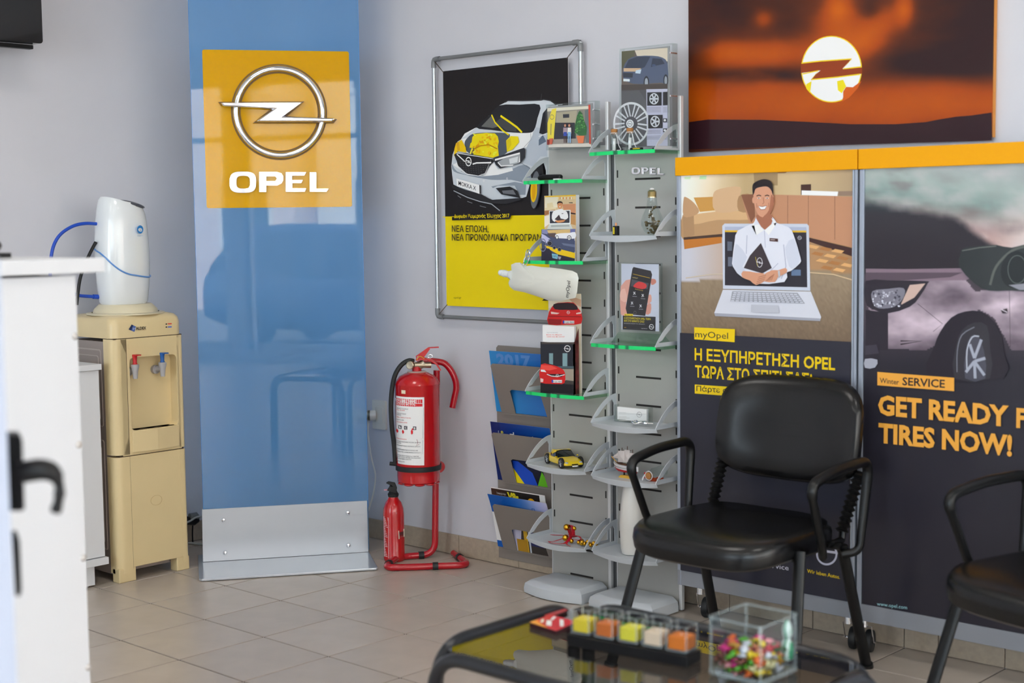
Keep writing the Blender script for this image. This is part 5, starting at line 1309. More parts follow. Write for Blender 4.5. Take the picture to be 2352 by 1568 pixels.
for j_ in range(5):
    for i_ in range(16):
        X_ = 408 - j_ * 3 + i_ * (26 + j_ * .9); Y_ = 926 + j_ * 12.5 + i_ * .7; a.poly([(X_, Y_), (X_ + 20, Y_ + .5), (X_ + 21, Y_ + 8), (X_, Y_ + 8)], (190, 192, 202))
a.poly([(526, 1005), (700, 1010), (705, 1060), (524, 1052)], (176, 178, 188))
# man
SH = (206, 208, 220); SHD = (168, 172, 190); SK = (196, 142, 114); SKD = (156, 100, 76)
a.poly([(545, 480), (440, 530), (420, 600), (405, 720), (410, 760), (470, 830), (500, 800), (540, 870), (740, 860), (755, 800), (780, 790), (840, 740), (842, 700), (800, 560), (770, 510), (690, 480), (660, 440), (560, 440)], SH, 2)
a.poly([(440, 620), (500, 700), (470, 760), (500, 800), (470, 830), (408, 760), (420, 640)], (190, 194, 208), 2); a.poly([(745, 640), (770, 760), (800, 770), (842, 720), (800, 580)], (192, 196, 210), 2)
a.line([(500, 560), (495, 680)], 5, SHD); a.line([(735, 620), (750, 760), (720, 840)], 6, SHD); a.line([(612, 530), (618, 640)], 4, SHD); a.line([(640, 800), (700, 740)], 4, SHD)
a.poly([(560, 430), (660, 430), (652, 500), (612, 524), (575, 480)], SKD, 2)
a.poly([(560, 452), (530, 500), (575, 490), (608, 528), (560, 560), (545, 490)], (222, 222, 232)); a.poly([(655, 450), (690, 480), (660, 486), (612, 528), (640, 560), (680, 500)], (222, 222, 232))
a.poly([(540, 290), (545, 255), (600, 235), (655, 255), (668, 300), (672, 350), (655, 410), (625, 442), (600, 445), (570, 425), (548, 370)], SK, 4)
a.poly([(655, 300), (672, 340), (655, 410), (625, 442), (600, 446), (640, 400)], SKD, 3)
a.ell(541, 335, 8, 20, SK, 12); a.ell(669, 335, 7, 20, SKD, 12)
a.poly([(538, 300), (536, 240), (560, 215), (610, 200), (655, 215), (668, 260), (668, 305), (655, 270), (630, 248), (590, 250), (556, 262), (546, 290)], (38, 30, 32), 4)
for x_ in (577, 630): a.line([(x_ - 15, 308), (x_, 302), (x_ + 14, 308)], 5, (50, 34, 32)); a.ell(x_, 322, 9, 4, (240, 232, 228), 10); a.ell(x_, 322, 4, 4, (50, 34, 30), 8)
a.line([(604, 318), (610, 350), (600, 360)], 4, SKD); a.poly([(575, 374), (600, 378), (626, 372), (615, 392), (592, 394)], (240, 236, 232), 3); a.line([(572, 372), (600, 376), (628, 370), (616, 394), (590, 396)], 3, (120, 56, 48), closed=True); a.line([(562, 355), (566, 385)], 3, SKD); a.line([(640, 352), (640, 380)], 3, SKD)
a.poly([(646, 578), (700, 582), (700, 602), (646, 598)], (78, 52, 50)); a.line([(652, 588), (680, 590)], 3, (190, 186, 186))
a.poly([(590, 610), (660, 770), (600, 805), (480, 770), (520, 690)], (58, 50, 54)); a.logo(582, 735, 17, (200, 198, 204), 30); a.line([(555, 700), (570, 760)], 2, (200, 180, 40))
a.poly([(475, 790), (560, 800), (612, 806), (600, 830), (620, 850), (560, 880), (520, 850), (470, 830)], SK, 2); a.poly([(600, 820), (660, 785), (700, 785), (750, 770), (756, 800), (700, 830), (680, 860), (610, 856)], SK, 2)
for i_ in range(4): a.line([(560 + i_ * 5, 872 - i_ * 14), (612 + i_ * 4, 852 - i_ * 12)], 3, SKD); a.line([(622 + i_ * 12, 856 - i_ * 2), (652 + i_ * 8, 826 - i_ * 6)], 3, SKD)
a.poly([(700, 790), (712, 786), (716, 828), (704, 832)], (176, 178, 186))
# dark lower field (its top edge runs level on the board)
zb_ = hy(*(1540 + 98 * Z6[2], 340 + 1188 * Z6[2]), PY2).z
a.flat([(.018, ZP0), (bx1 - bx0 - .018, ZP0), (bx1 - bx0 - .018, zb_), (.018, zb_)], (42, 42, 52))
a.poly([(163, 1151), (424, 1163), (422, 1247), (163, 1228)], (226, 188, 16)); a.text('myOpel', (170, 1214), (380, 1226), 42, (44, 40, 44), .0)
YB_ = (216, 184, 8)
a.text('Η ΕΞΥΠΗΡΕΤΗΣΗ OPEL', (165, 1360), (1068, 1425), 74, YB_, .025)
a.text('ΤΩΡΑ ΣΤΟ ΣΠΙΤΙ ΣΑΣ!', (168, 1470), (920, 1528), 74, YB_, .025)
a.poly([(166, 1518), (640, 1550), (640, 1610), (166, 1576)], (226, 188, 16)); a.text('Πάρτε απάντηση', (177, 1560), (600, 1590), 34, (44, 40, 44), .01)
a.zoom(1560, 1260, 440 / 2352)
a.text('Opel Service', (830, 180), (1362, 258), 62, (196, 196, 210), 0); a.text('Wir leben Autos.', (1590, 285), (1992, 362), 46, YB_, .01)
a.ring(1830, 60, 120, 125, 22, (176, 178, 196)); a.line([(1750, 15), (1975, 45)], 26, (176, 178, 196))
build('poster_print', a, m_printg, bA, smooth=False)
# ---- right board
a = Art((bx2, PY2, 0), (0, -1, 0)); a.eps = .00005; a.zoom(*Z6)
def winter(px, py):
    X, Y = to6(px, py); n1 = nz(X / 260, Y / 130, 1, 8); n2 = nz(X / 90, Y / 60, 1, 21)
    if Y < 800:
        sky = ramp([(110, (150, 158, 158)), (220, (146, 160, 156)), (330, (120, 140, 136)), (480, (150, 128, 126)), (640, (196, 158, 150))], Y - (X - 1700) * .12)
        sky = mixc(sky, (200, 186, 182), max(0, min(1, (X - 2050) / 260)) * max(0, min(1, (Y - 300) / 200)))
        sky = mixc(sky, (190, 180, 182), max(0, n1) * .7); sky = mixc(sky, (110, 96, 98), max(0, -n1) * .9 * (1 if X < 1600 or Y > 330 else .3))
        edge = 320 + max(0, X - 1254) * .16 + (max(0, X - 1780) ** 1.35) * .07 + 14 * n2
        return mixc(sky, ramp([(300, (46, 62, 66)), (430, (48, 46, 52)), (700, (44, 40, 46))], Y), (Y - edge) / 60)
    return mixc((70, 62, 70), (40, 38, 46), (Y - 1100) / 300)
brect(a, bx2 + .018, bx3 - .018, ZP0, ZT2, winter, 80, 150)
def clipB(a): pass
CB = (150, 134, 146)
def body_(s_, t_):
    return 0
a.poly([(1256, 775), (1500, 778), (1900, 772), (1960, 820), (1800, 900), (1500, 860), (1256, 840)], (122, 104, 116)); a.poly([(1256, 800), (1600, 800), (1880, 800), (1800, 830), (1500, 850), (1256, 850)], (84, 72, 82))
def panelc(px, py):
    X, Y = to6(px, py); v = .5 + .35 * math.exp(-(((X - 1600) / 220) ** 2 + ((Y - 1130) / 90) ** 2)) + .45 * math.exp(-(((X - 2150) / 120) ** 2 + ((Y - 1010) / 60) ** 2)) + .2 * nz(X / 160, Y / 90, 1, 4) - .5 * max(0, (Y - 1180) / 160) - .3 * math.exp(-(((X - 1800) / 120) ** 2 + ((Y - 950) / 70) ** 2))
    return mixc((66, 56, 66), (214, 196, 208), v)
def meshfill(a, outline, fn, step=28):
    xs = [p[0] for p in outline]; ys = [p[1] for p in outline]
    def inside(x, y):
        c = False; j = len(outline) - 1
        for i in range(len(outline)):
            xi, yi = outline[i]; xj, yj = outline[j]
            if (yi > y) != (yj > y) and x < (xj - xi) * (y - yi) / (yj - yi) + xi: c = not c
            j = i
        return c
    L = a.lift(); y = min(ys)
    while y < max(ys):
        x = min(xs)
        while x < max(xs):
            if inside(x + step / 2, y + step / 2):
                q = [(x, y), (x, y + step), (x + step, y + step), (x + step, y)]; b0 = len(a.v); cc = []
                for p in q: a.v.append(a.w(p) + L); pp = a.T(p); cc.append(pig(fn(*pp)))
                a.f.append([b0, b0 + 1, b0 + 2, b0 + 3]); a.c.append(cc)
            x += step
        y += step
cb = [(1256, 1000), (1300, 1040), (1440, 1040), (1560, 980), (1640, 850), (1900, 850), (1960, 920), (2240, 900), (2500, 880), (2500, 1300), (2190, 1300), (2140, 1200), (2080, 1090), (1990, 1040), (1880, 1080), (1800, 1160), (1720, 1260), (1640, 1300), (1400, 1290), (1380, 1200)]
meshfill(a, cb, panelc, 9)
a.poly([(1256, 1040), (1400, 1060), (1400, 1300), (1256, 1300)], (44, 40, 48)); a.line([(1480, 1240), (1620, 1240), (1480, 1262)], 8, (50, 42, 48)); a.line([(1590, 1000), (1750, 1130), (1690, 1180)], 3, (66, 56, 62)); a.line([(2180, 900), (2186, 1280)], 3, (70, 60, 66))
a.poly([(1256, 855), (1400, 850), (1640, 855), (1655, 870), (1600, 960), (1540, 1020), (1400, 1062), (1290, 1030), (1256, 990)], (46, 42, 50), 2)
a.poly([(1300, 920), (1400, 905), (1500, 900), (1500, 960), (1440, 1020), (1340, 1030), (1300, 990)], (120, 118, 130), 3); a.poly([(1480, 1010), (1540, 880), (1640, 870), (1570, 960)], (186, 160, 150))
rd = random.Random(5)
for i_ in range(70): a.ell(rd.uniform(1305, 1480), rd.uniform(915, 1020), rd.uniform(3, 9), rd.uniform(3, 8), ((206, 206, 218), (66, 64, 76), (160, 158, 170))[i_ % 3], 6)
a.poly([(1256, 1270), (1330, 1262), (1345, 1320), (1256, 1330)], (60, 56, 66)); a.poly([(1256, 1355), (1335, 1360), (1320, 1410), (1256, 1412)], (150, 152, 164), 2)
a.poly([(1900, 640), (2100, 622), (2200, 640), (2500, 600), (2500, 900), (2190, 915), (2050, 915), (1960, 870), (1860, 760), (1870, 680)], (46, 50, 52), 2)
a.line([(2060, 880), (2100, 760), (2200, 660), (2300, 630)], 16, (84, 88, 84), smooth=4); a.ell(2220, 780, 90, 120, (34, 38, 40), 24, .2); a.ring(2235, 780, 60, 90, 4, (90, 96, 94)); a.line([(1880, 660), (1990, 640), (2100, 630)], 6, (96, 100, 96))
a.poly([(2180, 880), (2290, 870), (2500, 880), (2500, 905), (2250, 912)], (130, 130, 140)); a.poly([(2128, 1040), (2170, 1030), (2175, 1060), (2140, 1062)], (60, 50, 56)); a.line([(2130, 1036), (2172, 1056)], 5, (206, 196, 206))
a.poly([(1700, 1280), (1740, 1180), (1810, 1090), (1900, 1050), (2000, 1050), (2080, 1110), (2130, 1200), (2150, 1330), (2150, 1480), (1660, 1480)], (38, 34, 42), 2)
a.poly([(1830, 1480), (1840, 1280), (1880, 1170), (1960, 1120), (2040, 1140), (2060, 1280), (2060, 1480)], (50, 48, 54), 2); a.line([(1848, 1440), (1850, 1300), (1880, 1200), (1960, 1150)], 6, (110, 112, 122), smooth=3)
a.poly([(1900, 1480), (1905, 1300), (1935, 1210), (1980, 1205), (2020, 1300), (2030, 1480)], (70, 70, 80), 2)
a.line([(1912, 1440), (1912, 1300), (1945, 1215), (1990, 1210)], 8, (166, 170, 182), smooth=3)
for p_, q_ in (((1960, 1350), (1930, 1260)), ((1960, 1350), (2005, 1230)), ((1960, 1370), (2030, 1350)), ((1960, 1370), (1905, 1440)), ((1960, 1370), (2025, 1460)), ((1960, 1370), (1965, 1480))): a.line([p_, q_], 18, (150, 154, 168))
def shade(px, py): return (42, 40, 48)
a.poly([(1256, 1500), (1700, 1525), (2500, 1560), (2500, 1620), (1256, 1620)], (42, 40, 48)) if False else None
zz_ = hy(1540 + 1336 * Z6[2], 340 + 1470 * Z6[2], PY2).z
OR = (214, 152, 62)
a.poly([(1336, 1438), (1830, 1476), (1830, 1562), (1336, 1524)], OR); a.text('Winter', (1352, 1508), (1475, 1520), 34, (44, 36, 40), .01); a.text('SERVICE', (1497, 1522), (1770, 1540), 52, (44, 36, 40), .02)
a.zoom(1400, 820, 952 / 1996)
a.text('GET READY FOR WINTER', (1297, 268), (2560, 412), 88, OR, .04) if False else None
a.text('GET READY', (1297, 272), (1925, 330), 92, OR, .04); a.text('F', (1962, 334), (2010, 338), 92, OR, .04)
a.text('TIRES NOW!', (1299, 406), (1942, 472), 92, OR, .04); a.text('www.opel.com', (1292, 1193), (1437, 1212), 18, (150, 196, 204), 0)
xm = bx3 - bx2 - .018
fin = Art(a.P, a.N); 
build('poster_print', a, m_printg, bB, smooth=False)

# ============================================================ things on the display columns
def abox(t, a, b, nm='acrylic_block', m=None, th=None):
    return build(nm, MB().bb(a, b), m or m_clear, t, smooth=False)
m_acr = glass('acrylic_edge', (240, 244, 243), 1.5)
def holder(label, q, Y, artf, depth=.03, grp='clear acrylic picture holders'):
    p = [hy(*k, Y) for k in q]; x0 = (p[0].x + p[3].x) / 2; x1 = (p[1].x + p[2].x) / 2; z1 = (p[0].z + p[1].z) / 2; z0 = (p[2].z + p[3].z) / 2
    t = thing('picture_holder', label, 'picture holder', ((x0 + x1) / 2, Y, z0), grp)
    m_ = .012
    build('front_sheet', MB().bb((x0 - m_, Y - .003, z0 - m_), (x1 + m_ + .008, Y, z1 + m_)), m_clear, t, smooth=False)
    build('rear_sheet', MB().bb((x0 - m_, Y + depth - .003, z0 - m_), (x1 + m_ + .008, Y + depth, z1 + m_)), m_clear, t, smooth=False)
    build('frame', MB().prism([(x0 - m_, z0 - m_), (x1 + m_ + .008, z0 - m_), (x1 + m_ + .008, z1 + m_), (x0 - m_, z1 + m_)], (0, Y + .0005, 0), (1, 0, 0), (0, 0, 1), -.0 - depth + .004, inner=[(x0 - m_ + .003, z0 - m_ + .003), (x1 + m_ + .005, z0 - m_ + .003), (x1 + m_ + .005, z1 + m_ - .003), (x0 - m_ + .003, z1 + m_ - .003)]), m_acr, t, smooth=False)
    build('back_paper', MB().bb((x0 - .004, Y + .004, z0 - .004), (x1 + .004, Y + .006, z1 + .004)), mat('holder_grey', (150, 152, 154), .5), t, smooth=False)
    for xx in (x1 + .014,):
        for zz in (z0 + .02, (z0 + z1) / 2, z1 - .02): build('screw', MB().cyl((xx, Y - .006, zz), (xx, Y + depth, zz), .003, n=10), m_chrome, t)
    build('mount', MB().bb((x1 + .0, Y + depth, z0 + .01), (x1 + .012, CYP, z0 + .05)), m_prof, t, smooth=False)
    a = Art((x0, Y + .0035, z0), (0, -1, 0)); artf(a, q); build('print', a, m_printg, t, smooth=False)
    return t
def art_garage(a, q):
    a.zoom(1180, 80, 420 / 1646)
    a.poly([(302, 660), (690, 632), (700, 1005), (312, 1010)], (134, 128, 118)); a.poly([(302, 660), (680, 640), (682, 665), (302, 690)], (206, 200, 184))
    a.poly([(385, 700), (570, 680), (560, 830), (380, 850)], (162, 152, 130)); a.poly([(365, 790), (550, 790), (560, 940), (362, 950)], (40, 40, 50)); a.poly([(443, 715), (500, 712), (500, 745), (445, 748)], (34, 38, 48))
    a.poly([(345, 940), (640, 930), (690, 985), (330, 1000)], (150, 140, 132)); a.poly([(312, 985), (695, 975), (700, 1008), (314, 1012)], (206, 198, 188))
    a.poly([(640, 680), (672, 670), (680, 970), (650, 970)], (96, 106, 108)); a.poly([(672, 630), (690, 628), (695, 985), (680, 980)], (190, 60, 40))
    a.poly([(305, 790), (345, 670), (385, 660), (375, 760), (360, 940), (305, 945)], (232, 200, 60)); a.ring(345, 740, 18, 20, 4, (130, 120, 90)); a.line([(338, 800), (335, 900)], 7, (120, 110, 90))
    rd_ = random.Random(9); a.poly([(595, 680), (570, 730), (550, 820), (555, 880), (600, 915), (655, 900), (660, 830), (630, 760), (610, 700)], (44, 96, 50))
    for i_ in range(60): 
        y_ = rd_.uniform(700, 900); w_ = 14 + (y_ - 700) * .22; a.ell(603 + rd_.uniform(-w_, w_), y_, 8, 7, ((54, 120, 56), (84, 150, 74), (34, 84, 46))[i_ % 3], 6)
    a.poly([(572, 908), (644, 908), (632, 975), (588, 975)], (206, 110, 66)); a.poly([(325, 935), (362, 930), (352, 985), (330, 985)], (186, 84, 60)); a.poly([(305, 940), (330, 945), (326, 990), (306, 990)], (120, 40, 34))
    for x_, sk, tp, bt, lg in ((470, 150, (150, 130, 140), (30, 60, 150), (60, 40, 40)), (508, 140, (210, 206, 200), (120, 160, 196), (120, 160, 196))):
        a.poly([(x_ - 16, 835), (x_ + 16, 835), (x_ + 18, 880), (x_ + 14, 900), (x_ - 14, 900), (x_ - 18, 880)], tp); a.poly([(x_ - 14, 875), (x_ + 14, 875), (x_ + 16, 912), (x_ - 16, 912)], bt)
        a.poly([(x_ - 13, 910), (x_ - 3, 910), (x_ - 4, 972), (x_ - 12, 972)], lg); a.poly([(x_ + 3, 910), (x_ + 14, 910), (x_ + 14, 972), (x_ + 4, 972)], lg); a.ell(x_, 815, 9, 14, (186, 130, 104), 12); a.poly([(x_ - 11, 815), (x_ - 9, 798), (x_ + 9, 798), (x_ + 11, 812), (x_, 804)], (70, 40, 30))
def art_wheel(a, q):
    a.zoom(1180, 80, 420 / 1646)
    a.poly([(972, 150), (1385, 115), (1385, 485), (970, 500)], (96, 84, 78)); a.poly([(972, 150), (1090, 140), (1080, 230), (1000, 300), (972, 300)], (84, 82, 62)); a.poly([(1090, 140), (1385, 116), (1385, 240), (1240, 190), (1110, 190)], (200, 188, 170))
    a.poly([(985, 300), (1030, 220), (1110, 192), (1250, 188), (1340, 205), (1385, 260), (1385, 440), (1330, 430), (1200, 440), (1080, 440), (990, 400)], (74, 84, 108), 2); a.poly([(1000, 300), (1035, 225), (1110, 198), (1230, 195), (1180, 290), (1080, 330)], (48, 56, 74)); a.poly([(1250, 210), (1330, 215), (1360, 260), (1270, 280), (1235, 290)], (44, 50, 66))
    a.poly([(990, 300), (1150, 300), (1110, 330), (990, 330)], (190, 160, 130)); a.poly([(984, 340), (1075, 345), (1070, 385), (986, 382)], (40, 44, 56)); a.poly([(988, 395), (1045, 398), (1045, 420), (988, 418)], (206, 214, 220)); a.poly([(1100, 320), (1150, 310), (1140, 350), (1095, 345)], (186, 200, 214))
    a.ell(1195, 430, 25, 60, (30, 32, 40), 18); a.ell(1195, 432, 15, 44, (150, 156, 166), 14); a.ell(1370, 410, 22, 55, (30, 32, 40), 18); a.ell(1370, 412, 13, 40, (140, 146, 156), 14); a.poly([(970, 450), (1385, 440), (1385, 487), (970, 500)], (66, 58, 54)); a.ell(1262, 274, 18, 10, (60, 74, 104))
    a.poly([(970, 500), (1385, 487), (1388, 1000), (975, 1010)], (70, 70, 74)); a.poly([(1195, 490), (1385, 486), (1388, 1000), (1200, 1000)], (176, 176, 196))
    a.poly([(972, 510), (1130, 500), (1195, 600), (1195, 1000), (975, 1005)], (80, 80, 84)); cx_, cy_ = 1060, 800
    a.ring(cx_, cy_, 155, 185, 16, (196, 198, 202), 40) 
    for i_ in range(9):
        an = 2 * PI * i_ / 9 + .2; ca, sa = math.cos(an), math.sin(an)
        for o_ in (-.13, .13): a.line([(cx_ + 50 * math.cos(an + o_ * 1.6), cy_ + 60 * math.sin(an + o_ * 1.6)), (cx_ + 148 * math.cos(an + o_), cy_ + 176 * math.sin(an + o_))], 11, (190, 192, 198))
    a.ell(cx_, cy_, 60, 66, (66, 66, 72), 20); a.ell(cx_ - 10, cy_, 34, 38, (206, 208, 212), 16); a.logo(cx_ - 10, cy_, 20, (90, 92, 96), 24)
    for x0_, y0_ in ((1205, 518), (1348, 515), (1215, 722)):
        w_ = 130 if x0_ < 1300 else 40
        a.poly([(x0_, y0_), (x0_ + w_, y0_ - 3), (x0_ + w_, y0_ + 118), (x0_, y0_ + 120)], (26, 26, 30))
        if w_ > 50:
            a.ring(x0_ + 62, y0_ + 58, 38, 46, 7, (200, 204, 210))
            for i_ in range(5 if y0_ > 600 else 6): an = 2 * PI * i_ / (5 if y0_ > 600 else 6); a.line([(x0_ + 62, y0_ + 58), (x0_ + 62 + 36 * math.cos(an), y0_ + 58 + 44 * math.sin(an))], 12, (180, 184, 192))
    for y_ in (655, 668, 681, 694, 860, 873, 886, 912, 925, 938): a.line([(1206, y_), (1330, y_ - 2)], 3, (120, 120, 136)); a.line([(1350, y_), (1385, y_ - 1)], 3, (120, 120, 136))
    for y_ in (752, 842): a.poly([(1352, y_), (1386, y_), (1386, y_ + 34), (1352, y_ + 35)], (36, 36, 40)); a.ell(1368, y_ + 17, 10, 11, (206, 208, 212), 10)
YH = CYP - .05
holder('acrylic holder with a photo of two people and a potted tree, atop the left column', [(1257, 247), (1356, 240), (1359, 332), (1263, 337)], YH, art_garage)
holder('tall acrylic holder with a car and wheel sheet, atop the right column', [(1428, 119), (1534, 109), (1535, 333), (1430, 338)], YH, art_wheel)

def card(name, label, cat, q, Y, th, artf, group=None, top=None, mm=None, rad=0):
    """upright sheet or block facing the room: q = TL, TR, BR, BL where seen; Y = plane of the front"""
    p = [hy(*k, Y) for k in q]; x0 = (p[0].x + p[3].x) / 2; x1 = (p[1].x + p[2].x) / 2; z1 = (p[0].z + p[1].z) / 2; z0 = (p[2].z + p[3].z) / 2
    if top is not None: z0 = top
    t = thing(name, label, cat, ((x0 + x1) / 2, Y + th / 2, z0), group)
    pol = rrect(x1 - x0, z1 - z0, rad, cx=(x0 + x1) / 2, cy=(z0 + z1) / 2) if rad else [(x0, z0), (x1, z0), (x1, z1), (x0, z1)]
    build('sheet' if th < .004 else 'block', MB().prism(pol, (0, Y + th, 0), (1, 0, 0), (0, 0, 1), th), mm or m_paper, t, smooth=False)
    a = Art((x0, Y - .0002, z0), (0, -1, 0)); a.eps = .00004; artf(a, q, (x0, x1, z0, z1))
    if len(a.v): build('print', a, m_printg, t, smooth=False)
    return t
def fullq(a, b, c): x0, x1, z0, z1 = b; a.flat([(0, 0), (x1 - x0, 0), (x1 - x0, z1 - z0), (0, z1 - z0)], c)
def art_laptop(a, q, b):
    fullq(a, b, (196, 172, 134)); a.zoom(1180, 420, 240 / 1882)
    a.poly([(565, 238), (1115, 212), (1115, 232), (565, 258)], (232, 170, 20)); a.poly([(565, 258), (800, 250), (790, 440), (560, 460)], (214, 204, 180)); a.poly([(800, 250), (1115, 236), (1115, 290), (800, 300)], (214, 186, 130))
    for i_ in range(12): a.poly([(830 + i_ * 20, 256), (845 + i_ * 20, 255), (845 + i_ * 20, 292), (830 + i_ * 20, 294)], ((196, 110, 70), (226, 220, 206), (206, 176, 120))[i_ % 3])
    a.poly([(600, 370), (700, 350), (720, 440), (600, 450)], (206, 190, 150)); a.poly([(560, 450), (770, 445), (760, 500), (556, 540)], (206, 190, 152)); a.poly([(556, 500), (760, 480), (640, 560), (556, 590)], (150, 100, 60))
    a.poly([(880, 385), (1115, 375), (1115, 550), (1030, 545), (900, 480)], (186, 128, 92)); a.poly([(1030, 530), (1115, 545), (1115, 570), (1030, 560)], (60, 40, 36)); a.poly([(995, 350), (1060, 348), (1070, 365), (1000, 362)], (46, 36, 34))
    a.poly([(556, 600), (640, 580), (640, 740), (556, 800)], (220, 210, 196)); a.poly([(1030, 570), (1115, 575), (1115, 760), (1030, 740)], (176, 130, 80))
    a.poly([(640, 500), (1025, 485), (1025, 740), (645, 750)], (214, 220, 222)); a.poly([(652, 512), (1010, 500), (1008, 718), (655, 728)], (52, 52, 60)); a.poly([(640, 745), (1025, 738), (1070, 830), (595, 852)], (190, 194, 190)); a.poly([(680, 760), (1000, 752), (1010, 785), (670, 795)], (154, 160, 158))
    a.poly([(800, 480), (740, 500), (700, 540), (690, 640), (740, 700), (850, 640), (930, 660), (985, 620), (960, 520), (900, 490), (870, 465)], (214, 214, 214), 2); a.poly([(820, 570), (862, 668), (800, 680), (740, 655)], (62, 52, 54)); a.poly([(745, 680), (820, 675), (930, 665), (900, 700), (800, 715)], (196, 132, 84), 2)
    a.poly([(795, 350), (875, 345), (885, 400), (865, 455), (835, 470), (805, 450), (790, 400)], (196, 134, 90), 3); a.poly([(788, 390), (790, 345), (835, 328), (880, 345), (884, 390), (870, 362), (810, 362)], (40, 28, 26), 2); a.poly([(815, 424), (852, 422), (838, 440)], (240, 230, 220)); a.line([(800, 385), (820, 382)], 4, (60, 30, 20)); a.line([(845, 381), (866, 382)], 4, (60, 30, 20)); a.poly([(865, 548), (898, 545), (898, 555), (865, 557)], (30, 28, 30))
def art_dash(a, q, b):
    fullq(a, b, (64, 70, 96)); a.zoom(1180, 420, 240 / 1882)
    a.poly([(510, 830), (600, 845), (650, 930), (505, 905)], (120, 124, 160)); a.poly([(600, 850), (1020, 835), (1015, 900), (640, 930)], (196, 166, 110)); a.poly([(600, 905), (760, 900), (760, 990), (640, 960)], (84, 70, 70)); a.poly([(1018, 830), (1110, 825), (1110, 905), (1018, 895)], (100, 104, 150))
    a.poly([(755, 930), (850, 905), (1000, 900), (1108, 885), (1108, 1000), (900, 1000), (760, 985)], (214, 214, 226), 2); a.ell(780, 980, 28, 36, (50, 50, 60), 16); a.ell(1000, 990, 40, 48, (50, 50, 60), 16); a.ell(780, 980, 18, 25, (226, 226, 232), 14); a.ell(1000, 990, 28, 36, (226, 226, 232), 14)
    for i_ in range(5): an = 2 * PI * i_ / 5; a.line([(1000, 990), (1000 + 24 * math.cos(an), 990 + 30 * math.sin(an))], 6, (70, 70, 80))
    a.poly([(500, 910), (560, 940), (700, 1040), (620, 1100), (505, 1030)], (176, 176, 206)); a.poly([(700, 1010), (900, 1020), (1106, 1040), (1106, 1240), (860, 1180), (700, 1100), (620, 1020)], (66, 74, 100)); a.poly([(860, 1080), (1106, 1110), (1106, 1160), (900, 1120)], (96, 104, 130))
    a.poly([(560, 1120), (700, 1160), (870, 1200), (1106, 1260), (1104, 1360), (880, 1330), (700, 1230), (580, 1160)], (232, 182, 20)); a.poly([(500, 1180), (640, 1180), (700, 1260), (1102, 1360), (1100, 1405), (500, 1400)], (44, 40, 56))
    for x_, y_, r__ in ((650, 1090, 50), (735, 1165, 32), (828, 1195, 36)): a.ell(x_, y_, r__, r__ * 1.05, (34, 34, 44), 18); a.ring(x_, y_, r__ * .8, r__ * .85, 4, (150, 152, 170))
    a.poly([(690, 1270), (800, 1290), (790, 1370), (700, 1350)], (120, 176, 196)); a.text('GPS', (705, 1335), (780, 1345), 40, (60, 90, 120), .02); a.ring(530, 1120, 55, 110, 14, (110, 110, 136)); a.poly([(800, 1320), (860, 1330), (840, 1380), (810, 1370)], (150, 150, 166))
zBt = zB
card('leaflet', 'leaflet showing a man in a laptop, on the second glass shelf of the left column', 'leaflet', [(1252, 450), (1325, 447), (1322, 598), (1250, 600)], 1.065, .018, art_laptop, 'leaflets on the left column', top=zBt)
card('leaflet', 'leaflet showing a yellow car dashboard, in front of the laptop man leaflet', 'leaflet', [(1245, 528), (1321, 525), (1318, 600), (1243, 599)], 1.045, .006, art_dash, 'leaflets on the left column', top=zBt)
def art_redback(a, q, b):
    fullq(a, b, (196, 186, 166)); a.zoom(1130, 400, 470 / 1755)
    a.poly([(487, 1030), (765, 1025), (765, 1110), (700, 1100), (560, 1110), (487, 1150)], (222, 208, 184)); a.poly([(620, 1025), (690, 1100), (765, 1140), (765, 1075)], (196, 160, 130)); RC = (196, 34, 32)
    a.poly([(484, 1200), (500, 1160), (540, 1110), (600, 1100), (700, 1100), (740, 1150), (768, 1190), (766, 1280), (640, 1290), (484, 1288)], RC, 2); a.poly([(528, 1115), (600, 1104), (700, 1108), (738, 1160), (640, 1162), (540, 1158)], (44, 30, 34), 2); a.poly([(505, 1178), (580, 1190), (560, 1200), (508, 1198)], (240, 190, 180)); a.poly([(722, 1190), (764, 1180), (764, 1196), (724, 1200)], (240, 190, 180))
    a.logo(655, 1185, 12, (224, 224, 224)); a.poly([(608, 1255), (706, 1256), (706, 1280), (608, 1279)], (226, 226, 236)); a.poly([(608, 1255), (620, 1255), (620, 1279), (608, 1279)], (40, 60, 170)); a.text('F:GG 9003', (623, 1276), (703, 1276), 15, (30, 30, 40), .01); a.poly([(484, 1240), (600, 1245), (590, 1288), (484, 1288)], (140, 24, 26)); a.line([(484, 1218), (766, 1222)], 4, (120, 20, 22))
def art_white(a, q, b):
    fullq(a, b, (232, 230, 234)); a.zoom(1130, 400, 470 / 1755)
    a.text('Μεγαλύτερη προσφορά', (470, 1361), (566, 1361), 9, (150, 150, 156), 0); a.text('Κάντε το επόμενο', (468, 1381), (600, 1381), 12, (216, 110, 104), .01); a.text('ταξίδι σας πιο άνετο!', (468, 1398), (622, 1398), 12, (216, 110, 104), .01)
